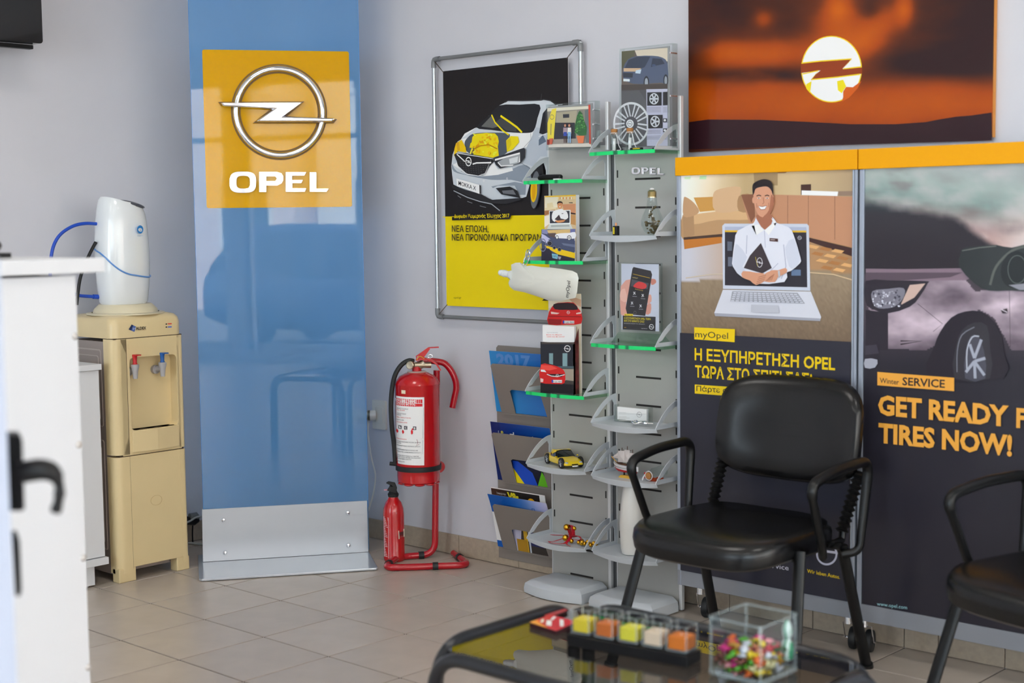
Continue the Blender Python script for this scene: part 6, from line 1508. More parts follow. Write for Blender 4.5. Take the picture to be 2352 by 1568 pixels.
def art_redfront(a, q, b):
    fullq(a, b, (34, 36, 44)); a.zoom(1120, 760, 480 / 2091); RC = (196, 30, 30)
    a.poly([(540, 112), (865, 112), (865, 130), (540, 130)], (70, 64, 60)); a.poly([(615, 222), (655, 222), (655, 335), (615, 325)], (110, 140, 146)); a.poly([(750, 222), (798, 222), (798, 355), (750, 350)], (120, 150, 156)); a.logo(798, 176, 28, (220, 222, 224), 30)
    a.poly([(700, 350), (862, 352), (862, 375), (700, 370)], (70, 90, 96)); a.poly([(700, 378), (862, 380), (862, 500), (770, 495)], (150, 140, 126)); a.poly([(780, 490), (862, 500), (862, 540), (770, 530)], (60, 56, 54))
    a.poly([(535, 335), (620, 335), (700, 355), (760, 390), (778, 440), (770, 520), (700, 530), (530, 515)], RC, 2); a.poly([(535, 340), (640, 345), (700, 375), (620, 395), (535, 385)], (226, 70, 60)); a.poly([(592, 430), (770, 430), (740, 460), (640, 460)], (36, 26, 30)); a.line([(594, 432), (640, 450), (700, 455), (772, 436)], 6, (224, 224, 224)); a.logo(698, 446, 13, (230, 230, 230))
    a.poly([(533, 385), (570, 388), (590, 412), (533, 405)], (210, 216, 226)); a.poly([(642, 488), (745, 490), (745, 518), (642, 516)], (226, 228, 236)); a.poly([(642, 488), (656, 488), (656, 517), (642, 516)], (40, 60, 170)); a.text('F:GG 9003', (659, 513), (742, 514), 16, (30, 30, 40), .01); a.poly([(530, 470), (560, 480), (556, 510), (530, 510)], (226, 190, 186)); a.poly([(530, 525), (862, 535), (862, 620), (530, 620)], (24, 22, 26))
card('leaflet', 'tall rounded card with the back of a red car, behind the cardboard holder', 'leaflet', [(1259, 674), (1334, 673), (1337, 905), (1262, 908)], 1.072, .002, art_redback, 'leaflets on the left column', top=zC, rad=.006)
card('leaflet', 'white leaflets with red lettering in the cardboard holder of the left column', 'leaflet', [(1249, 747), (1320, 749), (1319, 905), (1245, 903)], 1.048, .010, art_white, 'leaflets on the left column', top=zC + .003)
tb = card('leaflet_holder', 'printed cardboard holder showing the front of a red car on the left column', 'leaflet holder', [(1243, 786), (1317, 788), (1316, 904), (1241, 901)], 1.030, .012, art_redfront, None, top=zC)
pb_ = [hy(*k, 1.030) for k in ((1317, 788), (1316, 904))]; xh = (pb_[0].x + pb_[1].x) / 2
build('side_flap', MB().add([V((xh, 1.030, zC)), V((xh, 1.062, zC)), V((xh, 1.062, pb_[0].z + .05)), V((xh, 1.042, pb_[0].z + .005)), V((xh, 1.030, pb_[0].z))] + [V((xh - .0015, y, z)) for y, z in ((1.030, zC), (1.062, zC), (1.062, pb_[0].z + .05), (1.042, pb_[0].z + .005), (1.030, pb_[0].z))], [(0, 1, 2, 3, 4), (9, 8, 7, 6, 5), (0, 4, 9, 5), (1, 0, 5, 6), (2, 1, 6, 7), (3, 2, 7, 8), (4, 3, 8, 9)]), mat('flap_print', (96, 34, 34), .4, noise=.7, nscale=60), tb, smooth=False)
# phone sheet in a clear stand, right column
def art_phone(a, q, b):
    x0, x1, z0, z1 = b; fullq(a, b, (186, 190, 206)); a.zoom(1130, 400, 470 / 1755)
    a.poly([(1105, 960), (1190, 900), (1180, 1000), (1150, 1110), (1160, 1200), (1105, 1200)], (206, 150, 136), 2); a.poly([(1100, 1010), (1140, 980), (1160, 1090), (1105, 1080)], (220, 172, 158), 2); a.poly([(1360, 900), (1400, 900), (1408, 930), (1370, 950)], (190, 120, 104), 2); a.poly([(1340, 1040), (1365, 1035), (1368, 1090), (1335, 1110)], (206, 150, 136), 2); a.poly([(1330, 1120), (1365, 1110), (1360, 1190), (1320, 1200)], (200, 140, 126), 2)
    a.poly([(1215, 795), (1362, 828), (1374, 860), (1315, 1215), (1160, 1200), (1147, 1150), (1205, 810)], (36, 32, 36), 0); a.poly([(1208, 850), (1355, 885), (1330, 1060), (1180, 1040)], (26, 24, 28)); a.line([(1210, 855), (1356, 890)], 3, (200, 160, 40)); a.text('myOpel', (1206, 888), (1250, 895), 10, (210, 190, 120), 0)
    a.poly([(1200, 900), (1345, 935), (1335, 985), (1193, 960)], (70, 70, 78)); a.poly([(1218, 950), (1260, 920), (1320, 940), (1325, 970), (1290, 985), (1220, 968)], (200, 50, 50), 2)
    for i_ in range(6): a.ell(1232 + i_ * 12, 985 + i_ * 2.5, 3, 4, (210, 170, 60), 6)
    for x_, y_ in ((1222, 1020), (1294, 1040), (1202, 1105), (1276, 1130)): a.line([(x_ - 8, y_ - 12), (x_ + 10, y_ + 10)], 5, (200, 200, 204)); a.line([(x_ + 8, y_ - 12), (x_ - 8, y_ + 12)], 5, (200, 200, 204)); a.line([(x_ - 16, y_ + 26), (x_ + 22, y_ + 28)], 3, (150, 150, 156))
    a.ring(1228, 1186, 11, 13, 2, (120, 110, 110)); a.poly([(1123, 1212), (1405, 1222), (1403, 1345), (1122, 1330)], (34, 32, 36)); a.poly([(1138, 1196), (1212, 1198), (1212, 1216), (1138, 1214)], (216, 190, 20)); a.text('MyOpel app', (1142, 1211), (1208, 1212), 10, (40, 38, 40), .01)
    a.text('Η ΕΞΥΠΗΡΕΤΗΣΗ OPEL ΤΩΡΑ', (1136, 1240), (1364, 1250), 16, (206, 186, 20), .02); a.text('ΚΑΙ ΣΤΟ ΚΙΝΗΤΟ ΣΑΣ!', (1136, 1262), (1308, 1272), 16, (206, 186, 20), .02); a.text('Κατεβάστε δωρεάν την εφαρμογή', (1136, 1280), (1312, 1288), 7, (180, 180, 184), 0); a.logo(1370, 1308, 18, (214, 214, 218), 20, 4); a.text('Opel Service', (1283, 1325), (1334, 1327), 8, (190, 190, 194), 0)
    a.line([(1136, 1313), (1154, 1314)], 3, (190, 140, 30))
tp_ = card('sheet_stand', 'clear acrylic stand holding a sheet with a hand and a phone, on the right column', 'sign holder', [(1427, 606), (1514, 606), (1513, 760), (1428, 757)], 1.075, .001, art_phone)
p_ = [hy(*k, 1.072) for k in ((1421, 603), (1518, 604), (1517, 766), (1423, 762))]
build('clear_sleeve', MB().bb((p_[0].x, 1.070, p_[3].z), (p_[1].x, 1.0725, p_[0].z)).bb((p_[0].x, 1.078, p_[3].z), (p_[1].x, 1.080, p_[0].z)), m_clear, tp_, smooth=False)
build('sleeve_edge', MB().bb((p_[0].x - .001, 1.070, p_[3].z), (p_[0].x + .0015, 1.080, p_[0].z)).bb((p_[1].x - .0015, 1.070, p_[3].z), (p_[1].x + .001, 1.080, p_[0].z)).bb((p_[0].x, 1.0705, p_[0].z), (p_[1].x, 1.0795, p_[0].z + .001)), m_acr, tp_, smooth=False)
zz0 = zH + .001; zz1 = p_[3].z
pr_ = [(-.045, .002), (-.045, .004), (-.004, zz1 - zz0), (.006, zz1 - zz0), (.05, .004), (.05, .002)]
build('wedge_base', MB().prism([(1.075 + x, zz0 + z) for x, z in pr_], (p_[0].x - .002, 0, 0), (0, 1, 0), (0, 0, 1), (p_[1].x - p_[0].x + .004)), glass('acrylic_greenish', (232, 242, 236), 1.5), tp_, smooth=False)
# business cards
def art_biz(a, q, b):
    fullq(a, b, (236, 234, 226)); a.zoom(1120, 760, 480 / 2091); a.line([(1310, 828), (1590, 830)], 2, (170, 170, 170)); a.logo(1517, 836, 24, (130, 130, 134), 26, 3)
    a.text('ΔΙΕΥΘΥΝΤΗΣ ΠΩΛΗΣΕΩΝ', (1318, 820), (1384, 821), 6, (140, 140, 140), 0)
    for i_, w__ in enumerate((80, 110, 70, 90, 60, 100, 50)): a.line([(1312, 858 + i_ * 12), (1312 + w__, 858 + i_ * 12)], 3, (190, 188, 184))
tc_ = card('business_cards', 'white business cards in a small clear holder on the right column', 'business cards', [(1419, 937), (1486, 937), (1484, 977), (1417, 976)], 1.09, .012, art_biz, None, top=zI + .008)
p_ = [hy(*k, 1.088) for k in ((1412, 938), (1490, 938), (1489, 968))]
build('clear_sheet', MB().bb((p_[0].x, 1.084, zI + .001), (p_[1].x, 1.086, zI + .036)), m_clear, tc_, smooth=False)
build('clear_holder', MB().bb((p_[0].x, 1.084, zI + .001), (p_[0].x + .002, 1.112, zI + .06)).bb((p_[1].x - .002, 1.084, zI + .001), (p_[1].x, 1.112, zI + .06)).bb((p_[0].x, 1.084, zI + .001), (p_[1].x, 1.112, zI + .004)), m_acr, tc_, smooth=False)
# chrome bottle opener / clip
qx = [hy(*k, 1.045) for k in ((1451, 978), (1470, 984), (1490, 986))]
mb = MB(); zs__ = zI + .006
mb.tube(cr([V((q[0], q[1], zs__ + q[2])) for q in ((qx[0].x, 1.05, .004), (qx[0].x + .012, 1.035, .008), (qx[0].x + .028, 1.03, .003), (qx[0].x + .045, 1.04, .009), (qx[0].x + .062, 1.045, .006), (qx[0].x + .05, 1.056, .009), (qx[0].x + .03, 1.05, .004), (qx[0].x + .012, 1.056, .008))], 4, True), .0045, n=8, closed=True)
mb.tube(cr([V((qx[0].x + .02 + .014 * math.cos(an), 1.042 + .012 * math.sin(an), zs__ + .006)) for an in [2 * PI * i / 10 for i in range(10)]], 2, True), .0028, n=8, closed=True).tube([V((qx[0].x + .04, 1.05, zs__ + .004)), V((qx[0].x + .075, 1.07, zs__ + .003))], .004, n=8)
solo('metal_clip', mb, m_chrome, 'small crumpled chrome clip beside the business cards on the right column', 'clip')

# key case on the top shelf of the left column
k0, k1 = hy(1237, 408, 1.05), hy(1291, 405, 1.05)
t = thing('key_case', 'black elongated case lying on the top glass shelf of the left column', 'case', ((k0.x + k1.x) / 2, 1.05, zA))
build('case', MB().tube(cr([V((k0.x, 1.05, zA + .010)), V((k0.x + .02, 1.052, zA + .012)), V(((k0.x + k1.x) / 2, 1.05, zA + .012)), V((k1.x - .01, 1.046, zA + .011)), V((k1.x, 1.045, zA + .010))], 3, False), .010, n=12, rs=[.006, .0085, .0095] + [.0098] * 8 + [.009, .007]), m_blackplastic, t)
build('white_clip', MB().box((k1.x - .005, 1.03, zA + .003), (.03, .012, .005)), m_paper, t)
# two corked vials
def vial(px, lb, h=.076, r=.0145):
    b = hy(px, 341, 1.05); t = thing('glass_vial', lb, 'vial', (b.x, 1.05, zF), 'corked vials on the right column')
    O = V((b.x, 1.05, zF))
    build('glass', MB().lathe([(r * .9, .001), (r, .004), (r, h * .72), (r * .82, h * .8), (r * .8, h * .86), (r * .95, h * .88)], O, 24), m_acr, t)
    build('cork', MB().lathe([(r * .74, h * .8), (r * .84, h * 1.02), (r * .6, h * 1.03)], O, 16), mat('cork', (176, 120, 66), .8), t)
    build('rolled_note', MB().cyl(O + V((0, 0, .005)), O + V((.001, 0, h * .6)), r * .38, n=10), m_paper, t)
    s_ = cr([O + V((r * .8, -r * .5, h * .84)), O + V((r * 1.6, -.012, h * .6)), O + V((.03, -.014, h * .3)), O + V((.036, -.01, .006)), O + V((.022, -.014, .004))], 5, False)
    build('string', MB().tube(s_, .0011, n=6).tube([O + V((r * .86 * math.cos(an), r * .86 * math.sin(an), h * .84)) for an in [2 * PI * i / 12 for i in range(12)]], .0012, n=5, closed=True), m_paper, t)
vial(1411, 'corked glass vial standing left on the top glass shelf of the right column'); vial(1447, 'corked glass vial standing right, before the wheel sheet on the right column')
pn = hy(1462, 338, 1.035)
t = thing('usb_stick', 'small black stick with a yellow stripe lying on the top right glass shelf', 'stick', (pn.x, 1.035, zF))
build('body', MB().box((pn.x, 1.035, zF + .005), (.05, .012, .009)), m_blackplastic, t, bevel=.002); build('stripe', MB().box((pn.x + .004, 1.0285, zF + .006), (.03, .0006, .003)), mat('stripe_yellow', (220, 200, 20), .4), t); build('cap', MB().box((pn.x + .06, 1.06, zF + .004), (.018, .008, .006)), m_blackplastic, t)
# lighter-like charger
lp = hy(1415, 541, 1.05)
t = thing('car_charger', 'small black charger with a yellow label on the right column metal shelf', 'charger', (lp.x, 1.05, zG))
build('body', MB().box((lp.x, 1.05, zG + .017), (.019, .017, .033)), m_blackplastic, t, bevel=.002); build('contact_tip', MB().cyl((lp.x, 1.05, zG + .033), (lp.x, 1.05, zG + .044), .0035), mat('copper', (190, 130, 90), .3, .8), t)
build('label', MB().box((lp.x - .003, 1.0412, zG + .017), (.007, .0006, .024)), mat('stripe_yellow'), t)
# bulb terrarium
bu = hy(1498, 539, 1.05); O = V((bu.x, 1.05, zG + .001)); kk = (hy(1498, 433, 1.05).z - bu.z) / .16
t = thing('bulb_terrarium', 'light bulb shaped glass terrarium with brown moss on the right column', 'terrarium', O)
pf = [(.016, 0), (.018, .002), (.032, .016), (.040, .034), (.041, .048), (.037, .066), (.028, .084), (.0205, .102), (.0185, .118), (.018, .130)]
build('glass', MB().lathe([(r_ * kk * .95, z_ * kk) for r_, z_ in pf], O, 32), m_acr, t)
mo = MB(); rd = random.Random(4)
for i in range(80):
    an = rd.uniform(0, 2 * PI); z_ = rd.uniform(.004, .05) if i < 62 else rd.uniform(.04, .10); rm_ = (.030 if z_ > .02 else .02) if i < 62 else .012
    mo.sph(O + V((math.cos(an) * rd.uniform(.2, 1) * rm_ * kk, math.sin(an) * rd.uniform(.2, 1) * rm_ * kk, z_ * kk)), rd.uniform(.003, .007), 6, (1, 1, .7))
build('moss', mo, mat('moss', (92, 78, 44), .9, noise=.5, nscale=150), t, kind='stuff')
sc2 = [(.0165, .130)]
for i in range(6): sc2 += [(.0165, .133 + i * .0035), (.0145, .1347 + i * .0035)]
sc2 += [(.013, .154), (.008, .158)]
build('screw_cap', MB().lathe([(r_ * kk, z_ * kk) for r_, z_ in sc2], O, 28), mat('cap_gold', (200, 186, 150), .25, .9), t)
build('tip', MB().lathe([(.009 * kk, .156 * kk), (.007 * kk, .162 * kk), (.003 * kk, .164 * kk)], O, 16), m_paper, t)
# toy roadster
cc_ = hy(1294, 1092, 1.065)
t = thing('toy_car', 'yellow toy roadster on the metal shelf of the left display column', 'toy car', (cc_.x, 1.068, zD), rz=math.radians(-24))
car(t, .188, .084, .056, mat('toy_yellow', (240, 206, 10), .2, coat=.8), open_top=True)
# model ship
m_hull = mat('ship_white', (226, 224, 226), .5); m_sred = mat('ship_red', (186, 30, 34), .5); m_wood = mat('ship_wood', (206, 150, 40), .5); m_sail = mat('sail_cloth', (206, 198, 196), .8); m_dw = mat('ship_dark_wood', (96, 60, 36), .6)
sb_ = hy(1440, 1098, 1.055); O = V((sb_.x, 1.055, zJ))
t = thing('model_ship', 'small model sailing ship on a yellow stand on the right display column', 'model ship', O)
def hull(z0, z1, k, L=.085):
    rr = []
    for i in range(9):
        u_ = i / 8; x = -L / 2 + L * u_; wd = (.013 * math.sin(PI * min(1, u_ * .8 + .2)) ** .7 + .0005) * (1 if u_ > .15 else u_ / .15 + .05)
        rise = .006 * (1 - u_) ** 3
        rr.append([O + V((x - rise * 1.5, -wd * k, z1 + rise)), O + V((x - rise * 1.5, wd * k, z1 + rise)), O + V((x, wd * k * .7, z0 + rise * .5)), O + V((x, -wd * k * .7, z0 + rise * .5))])
    return MB().loft(rr)
build('hull', hull(.022, .036, 1.0), m_hull, t, smooth=False); build('keel', hull(.016, .0222, .8, .076), m_sred, t, smooth=False); build('deck_line', hull(.0275, .0285, 1.04, .083), m_dw, t, smooth=False); build('deck', hull(.0355, .038, .8, .07), m_dw, t, smooth=False)
build('bowsprit', MB().cyl(O + V((-.036, 0, .040)), O + V((-.058, 0, .058)), .0012, n=8), m_wood, t)
for mx, mh in ((-.018, .088), (.002, .094), (.022, .086)):
    ms = build('mast', MB().cyl(O + V((mx, 0, .036)), O + V((mx, 0, mh)), .0011, n=8), m_dw, t)
    build('yard', MB().cyl(O + V((mx - .012, -.004, mh - .012)), O + V((mx + .012, .004, mh - .012)), .0008, n=6), m_dw, ms)
def sail(pts, k=.004):
    W = [O + V(p) for p in pts]; c_ = sum(W, V((0, 0, 0))) / len(W) + V((0, -k, 0)); n_ = len(W)
    return MB().add(W + [c_], [(i, (i + 1) % n_, n_) for i in range(n_)]).add([p + V((0, .0006, 0)) for p in W + [c_]], [((i + 1) % n_, i, n_) for i in range(n_)])
for s_ in ([(-.056, 0, .056), (-.020, 0, .082), (-.022, 0, .052)], [(-.030, -.004, .078), (-.006, -.004, .080), (-.004, -.004, .046), (-.030, -.004, .044)], [(-.006, -.004, .084), (.014, -.004, .084), (.014, -.004, .048), (-.006, -.004, .046)], [(.014, -.004, .076), (.034, -.004, .076), (.034, -.004, .044), (.014, -.004, .046)]):
    build('sail', sail(s_), m_sail, t, smooth=False)
build('stand', MB().bb(O + V((-.022, -.012, 0)), O + V((.022, .012, .004))).bb(O + V((-.018, -.010, .004)), O + V((.018, .010, .007))), mat('stand_yellow', (214, 170, 60), .5), t, smooth=False)
build('stand_post', MB().lathe([(.004, .006), (.002, .010), (.003, .014), (.001, .018)], O + V((-.01, 0, 0)), 10).lathe([(.004, .006), (.002, .010), (.003, .014), (.001, .018)], O + V((.012, 0, 0)), 10), m_blackplastic, t)
for o_ in list(t.children): o_.scale = (1.18, 1.18, 1.18)
# bottle with ship, lying, neck towards the viewer
bq = hy(1500, 1100, 1.06); O = V((bq.x, 1.075, zJ + .024)); ax = V((-.05, -1, -.08)).normalized()
t = thing('corked_bottle', 'small clear bottle lying with its cork outward beside the model ship', 'bottle', O - V((0, 0, .024)))
build('glass', MB().lathe([(.004, -.045), (.018, -.044), (.021, -.038), (.021, .008), (.017, .02), (.0125, .028), (.0125, .036), (.0145, .038)], O, 28, ax), m_acr, t)
build('cork', MB().lathe([(.0115, .028), (.012, .041), (.009, .042)], O, 18, ax), mat('cork', (176, 120, 66), .8), t)
build('cord', MB().tube([O + ax * .037 + (V((0, 0, 1)).cross(ax).normalized() * math.cos(an) + V((0, 0, 1)) * math.sin(an)) * .0155 for an in [2 * PI * i / 18 for i in range(18)]], .0015, n=6, closed=True), m_paper, t)
build('bottle_stand', MB().bb(O + V((-.013, -.020, -.024)), O + V((.013, -.012, -.012))).bb(O + V((-.013, .02, -.024)), O + V((.013, .028, -.017))), mat('stand_orange_red', (190, 66, 20), .5), t, smooth=False)
build('red_bead', MB().sph(O + V((-.022, -.03, .002)), .005, 10).sph(O + V((-.02, -.034, -.012)), .003, 8), m_sred, t)
build('tassel', MB().tube(cr([O + V((-.02, -.034, .0)), O + V((-.028, -.036, -.012)), O + V((-.030, -.036, -.022))], 4, False), .0015, n=6).tube(cr([O + V((-.02, -.034, .0)), O + V((-.024, -.038, -.012)), O + V((-.026, -.04, -.022))], 4, False), .0013, n=6), m_paper, t)
# vase
vb = hy(1451, 1298, 1.06); O = V((vb.x, 1.062, zK)); hv = hy(1460, 1133, 1.06).z - vb.z; kv = hv / .26
solo('vase', MB().lathe([(r_ * kv, z_ * kv) for r_, z_ in ((.030, 0), (.036, .003), (.0395, .02), (.0425, .07), (.0435, .11), (.041, .15), (.036, .20), (.0315, .235), (.029, .253), (.026, .259), (.020, .26), (.017, .252), (.0165, .20))], O, 40), mat('vase_white', (226, 224, 218), .35, coat=.3), 'tall white ceramic vase on the lowest shelf of the right display column', 'vase', at=O)
# ribbon ornament
ob = hy(1310, 1262, 1.05); O = V((ob.x, 1.055, zE + .002))
m_rib = mat('red_ribbon', (196, 20, 44), .4); m_gold = mat('gold', (216, 166, 50), .22, 1)
t = thing('christmas_ornament', 'gold ornament with bells and red ribbon on the lowest shelf of the left column', 'ornament', O)
rb = MB()
def strip(pts, wd=.007):
    P = cr([O + V(p) for p in pts], 5, False); n_ = len(P); vv = []
    for i in range(n_):
        d = (P[min(i + 1, n_ - 1)] - P[max(i - 1, 0)]).normalized(); s_ = d.cross(V((.2, .3, 1))).normalized() * wd / 2
        vv += [P[i] - s_, P[i] + s_, P[i] + s_ + V((0, 0, .0008)), P[i] - s_ + V((0, 0, .0008))]
    rb.loft([vv[4 * i:4 * i + 4] for i in range(n_)])
strip([(-.005, 0, .018), (-.035, -.004, .014), (-.065, 0, .010)], .010); strip([(-.005, 0, .015), (-.03, -.03, .004), (-.042, -.036, .002), (-.02, -.045, .003), (.005, -.03, .004), (0, 0, .014)]); strip([(0, 0, .016), (-.018, .012, .034), (-.005, .01, .04), (.008, .0, .018)], .012); strip([(0, 0, .014), (.03, -.008, .022), (.04, -.006, .012), (.01, 0, .010)], .012); strip([(0, -.004, .012), (.01, -.03, .004), (.03, -.04, .002)], .005)
build('ribbon', rb, m_rib, t)
for i, (x, y, z) in enumerate(((-.018, .004, .036), (-.012, -.008, .012), (.006, -.006, .006), (.0, .012, .034))): build('bell', MB().sph(O + V((x, y, z)), .0085 if i < 2 else .006, 12), m_gold, t)
gc = MB(); rd = random.Random(2)
for i in range(18): gc.sph(O + V((.03 + i * .0035, -.006 + .008 * math.sin(i), .006 + .004 * (i % 2))), .0055, 8)
build('gold_beads', gc, m_gold, t, kind='stuff')
for o_ in list(t.children): o_.scale = (1.45, 1.45, 1.45)
# water pouch hanging from the glass shelf
YPO = .985
op = [(165, 775), (205, 758), (240, 757), (280, 790), (340, 782), (420, 795), (500, 800), (600, 812), (690, 828), (728, 850), (743, 890), (738, 950), (728, 1010), (715, 1060), (600, 1085), (490, 1085), (400, 1052), (280, 1012), (190, 995), (150, 965), (142, 935), (150, 910), (166, 885), (166, 830)]
zf = lambda q: (1130 + q[0] * 470 / 1755, 400 + q[1] * 470 / 1755)
W_ = [hy(*zf(q), YPO) for q in op]; ce = hy(*zf((450, 925)), YPO)
rings = []
for s_, d_ in ((0, 0), (.06, .0042), (.2, .011), (.45, .0175), (.75, .021)):
    rings.append([p.lerp(ce, s_) + V((0, -d_ + .0015 * math.sin(i * 1.9 + s_ * 5), 0)) for i, p in enumerate(W_)])
po = MB(); allr = [[V((p.x, 2 * YPO - p.y, p.z)) for p in r_] for r_ in rings[::-1]] + rings[1:]
po.loft([[V((p.x, p.y, p.z)) for p in r_] for r_ in allr])
m_pou = nodes('pouch_plastic'); MATS['pouch_plastic'] = m_pou[0]; b_ = m_pou[2]
b_.inputs['Base Color'].default_value = (*lin((222, 222, 212)), 1); b_.inputs['Roughness'].default_value = .28; b_.inputs['Coat Weight'].default_value = .4; b_.inputs['Subsurface Weight'].default_value = .0
t = thing('water_pouch', 'translucent white flat water pouch hanging from the left column by a metal clip', 'water pouch', ce)
build('pouch', po, m_pou[0], t)
n0, n1 = hy(*zf((163, 862)), YPO), hy(*zf((30, 835)), YPO); dn = (n1 - n0).normalized()
build('neck', MB().lathe([(.017, -.006), (.016, .004), (.0125, .008), (.0125, .028), (.0135, .028), (.0135, .036), (.010, .040)], n0, 20, dn), m_fw, t)
build('spout_cap', MB().lathe([(.009, .036), (.0115, .040), (.0115, .052), (.010, .056), (.008, .057)], n0, 18, dn), m_fw, t)
a = Art((W_[0].x, YPO - .0225, W_[8].z - .1), (0, -1, 0)); a.zoom(1130, 400, 470 / 1755)
a.text('myOpel', (655, 1060), (672, 918), 40, (44, 40, 40), .01); build('printed_name', a, m_print, t, smooth=False)
cb = hy(1213, 583, 1.0); cpts = [hy(*q, YPO + .01) for q in ((1213, 573), (1217, 580), (1216, 592), (1211, 604), (1205, 611), (1203, 603), (1207, 590), (1209, 578))]
solo('carabiner', MB().tube(cr(cpts, 4, True), .0022, n=8, closed=True), m_chrome, 'small chrome snap hook holding the white water pouch on the glass shelf', 'hook')

# ============================================================ chairs
m_vinyl = mat('black_vinyl', (9, 9, 10), .27, bump=.2, bscale=350, spec=.5)
m_cframe = mat('chair_frame_black', (10, 11, 12), .38, spec=.4)
m_bel = mat('bellows_rubber', (8, 8, 9), .45, spec=.4)
def make_chair(label):
    t = thing('armchair', label, 'chair', (0, 0, 0), 'black vinyl armchairs', rz=1e-9)
    # seat: superellipse outline with a waterfall front
    def so(k, z, dz=0, n=44):
        o = []
        for i in range(n):
            a_ = 2 * PI * i / n; c_, s_ = math.cos(a_), math.sin(a_); e = .52
            x = math.copysign(abs(c_) ** e, c_) * .265 * k; y = math.copysign(abs(s_) ** e, s_) * .235 * k
            yy = y - .055
            zz = z - .028 * max(0, -(y + .08) / .16) ** 2 + .010 * (abs(x) / .26) ** 2 * dz - .012 * dz * max(0, 1 - ((y + .02) / .2) ** 2)
            if y > .1: zz += .018 * ((y - .1) / .13) ** 2 * dz
            o.append(V((x, yy, zz)))
        return o
    build('seat', MB().loft([so(.80, .390), so(.93, .393), so(.985, .405), so(1.0, .432), so(.99, .452), so(.95, .464, .4), so(.86, .470, .8), so(.6, .472, 1), so(.3, .472, 1), so(.05, .472, 1)]), m_vinyl, t, local=True)
    # backrest pad
    def bo(k, d, n=44):
        o = []
        for i in range(n):
            a_ = 2 * PI * i / n; c_, s_ = math.cos(a_), math.sin(a_); e = .42
            x = math.copysign(abs(c_) ** e, c_) * (.262 - .022 * max(0, s_)) * (1 - (1 - k) * .55); h = math.copysign(abs(s_) ** e, s_) * .160 * k
            if s_ < 0: h += .018 * (abs(x) / .26) ** 2 - .008
            y = .250 + (h + .16) * .16 - .05 * (x / .26) ** 2 + .03
            o.append(V((x, y + d, .712 + h)))
        return o
    build('backrest', MB().loft([bo(.3, .012), bo(.8, .014), bo(.96, .008), bo(1, -.004), bo(.985, -.018), bo(.93, -.030), bo(.8, -.038), bo(.5, -.040), bo(.1, -.040)]), m_vinyl, t, local=True)
    for s_ in (-1, 1):
        f0, f1 = V((s_ * .325, -.235, 0)), V((s_ * .272, -.115, .425))
        build('leg', MB().tube([f0, f1], .019, n=14, flat=.6, up=(0, 1, 0)).cyl(f0, f0 + (f1 - f0) * .03, .021), m_cframe, t, local=True)
        r0, r1 = V((s_ * .275, .265, 0)), V((s_ * .262, .135, .40))
        build('leg', MB().tube([r0, r1], .019, n=14, flat=.6, up=(0, 1, 0)).cyl(r0, r0 + (r1 - r0) * .03, .021), m_cframe, t, local=True)
        b0, b1 = V((s_ * .238, .175, .43)), V((s_ * .248, .262, .60)); bl = MB(); rs = []; ps = []
        for i in range(45):
            u_ = i / 44; ps.append(b0.lerp(b1, u_)); rs.append(.0165 + .0045 * math.sin(u_ * 2 * PI * 11))
        build('bellows', bl.tube(ps, .02, n=16, rs=rs), m_bel, t, local=True)
        pts = [V((s_ * .290, -.020, .395)), V((s_ * .312, -.060, .43)), V((s_ * .322, -.145, .625)), V((s_ * .322, .00, .65)), V((s_ * .322, .185, .655)), V((s_ * .312, .150, .385)), V((s_ * .27, .12, .375))]
        P = fillet(pts, .05, 6)
        rs = [(.0125 if p.z < .58 else .0155) for p in P]
        build('armrest', MB().tube(P, .014, n=14, rs=rs), m_cframe, t, local=True)
    fr = MB()
    for y_ in (-.10, .12): fr.cyl((-.27, y_, .398), (.27, y_, .398), .011)
    for s_ in (-1, 1): fr.tube([V((s_ * .24, -.12, .402)), V((s_ * .24, .17, .405)), V((s_ * .238, .185, .45))], .011, n=10)
    build('seat_frame', fr, m_cframe, t, local=True)
    return t
ch1 = make_chair('black vinyl armchair with ribbed back supports in front of the left yellow-topped board')
ch1.location = (2.070, .735, 0); ch1.rotation_euler = (0, 0, math.radians(.01))
ch2 = ch1.copy(); COL.objects.link(ch2); ch2['label'] = 'black vinyl armchair cut off by the right edge, before the winter service board'
for c_ in list(ch1.children):
    d_ = c_.copy(); COL.objects.link(d_); d_.parent = ch2
ch2.location = (3.105, .725, 0); ch2.rotation_euler = (0, 0, math.radians(-16))

# ============================================================ coffee table
TZG = .450; tx0, tx1, ty0, ty1 = 2.285, 3.07, -.785, -.262
m_tub = mat('table_tube', (26, 29, 35), .3, .2, coat=.2)
m_tgl = glass('smoked_table_glass', (176, 172, 168), 1.62)
t = thing('coffee_table', 'low coffee table with smoked glass top and black tube frame in the foreground', 'table', ((tx0 + tx1) / 2, (ty0 + ty1) / 2, 0))
build('glass_top', MB().prism(rrect(tx1 - tx0 - .045, ty1 - ty0 - .045, .02, cx=(tx0 + tx1) / 2, cy=(ty0 + ty1) / 2), (0, 0, TZG - .006), (1, 0, 0), (0, 1, 0), .006), m_tgl, t, smooth=False)
rt = .0155; zt3 = TZG - .006
for y_ in (ty0, ty1):
    build('long_rail', MB().tube(fillet([V((tx0 + .01, y_, .006)), V((tx0 + .01, y_, zt3)), V((tx1 - .01, y_, zt3)), V((tx1 - .01, y_, .006))], .10, 10), rt, n=16), m_tub, t)
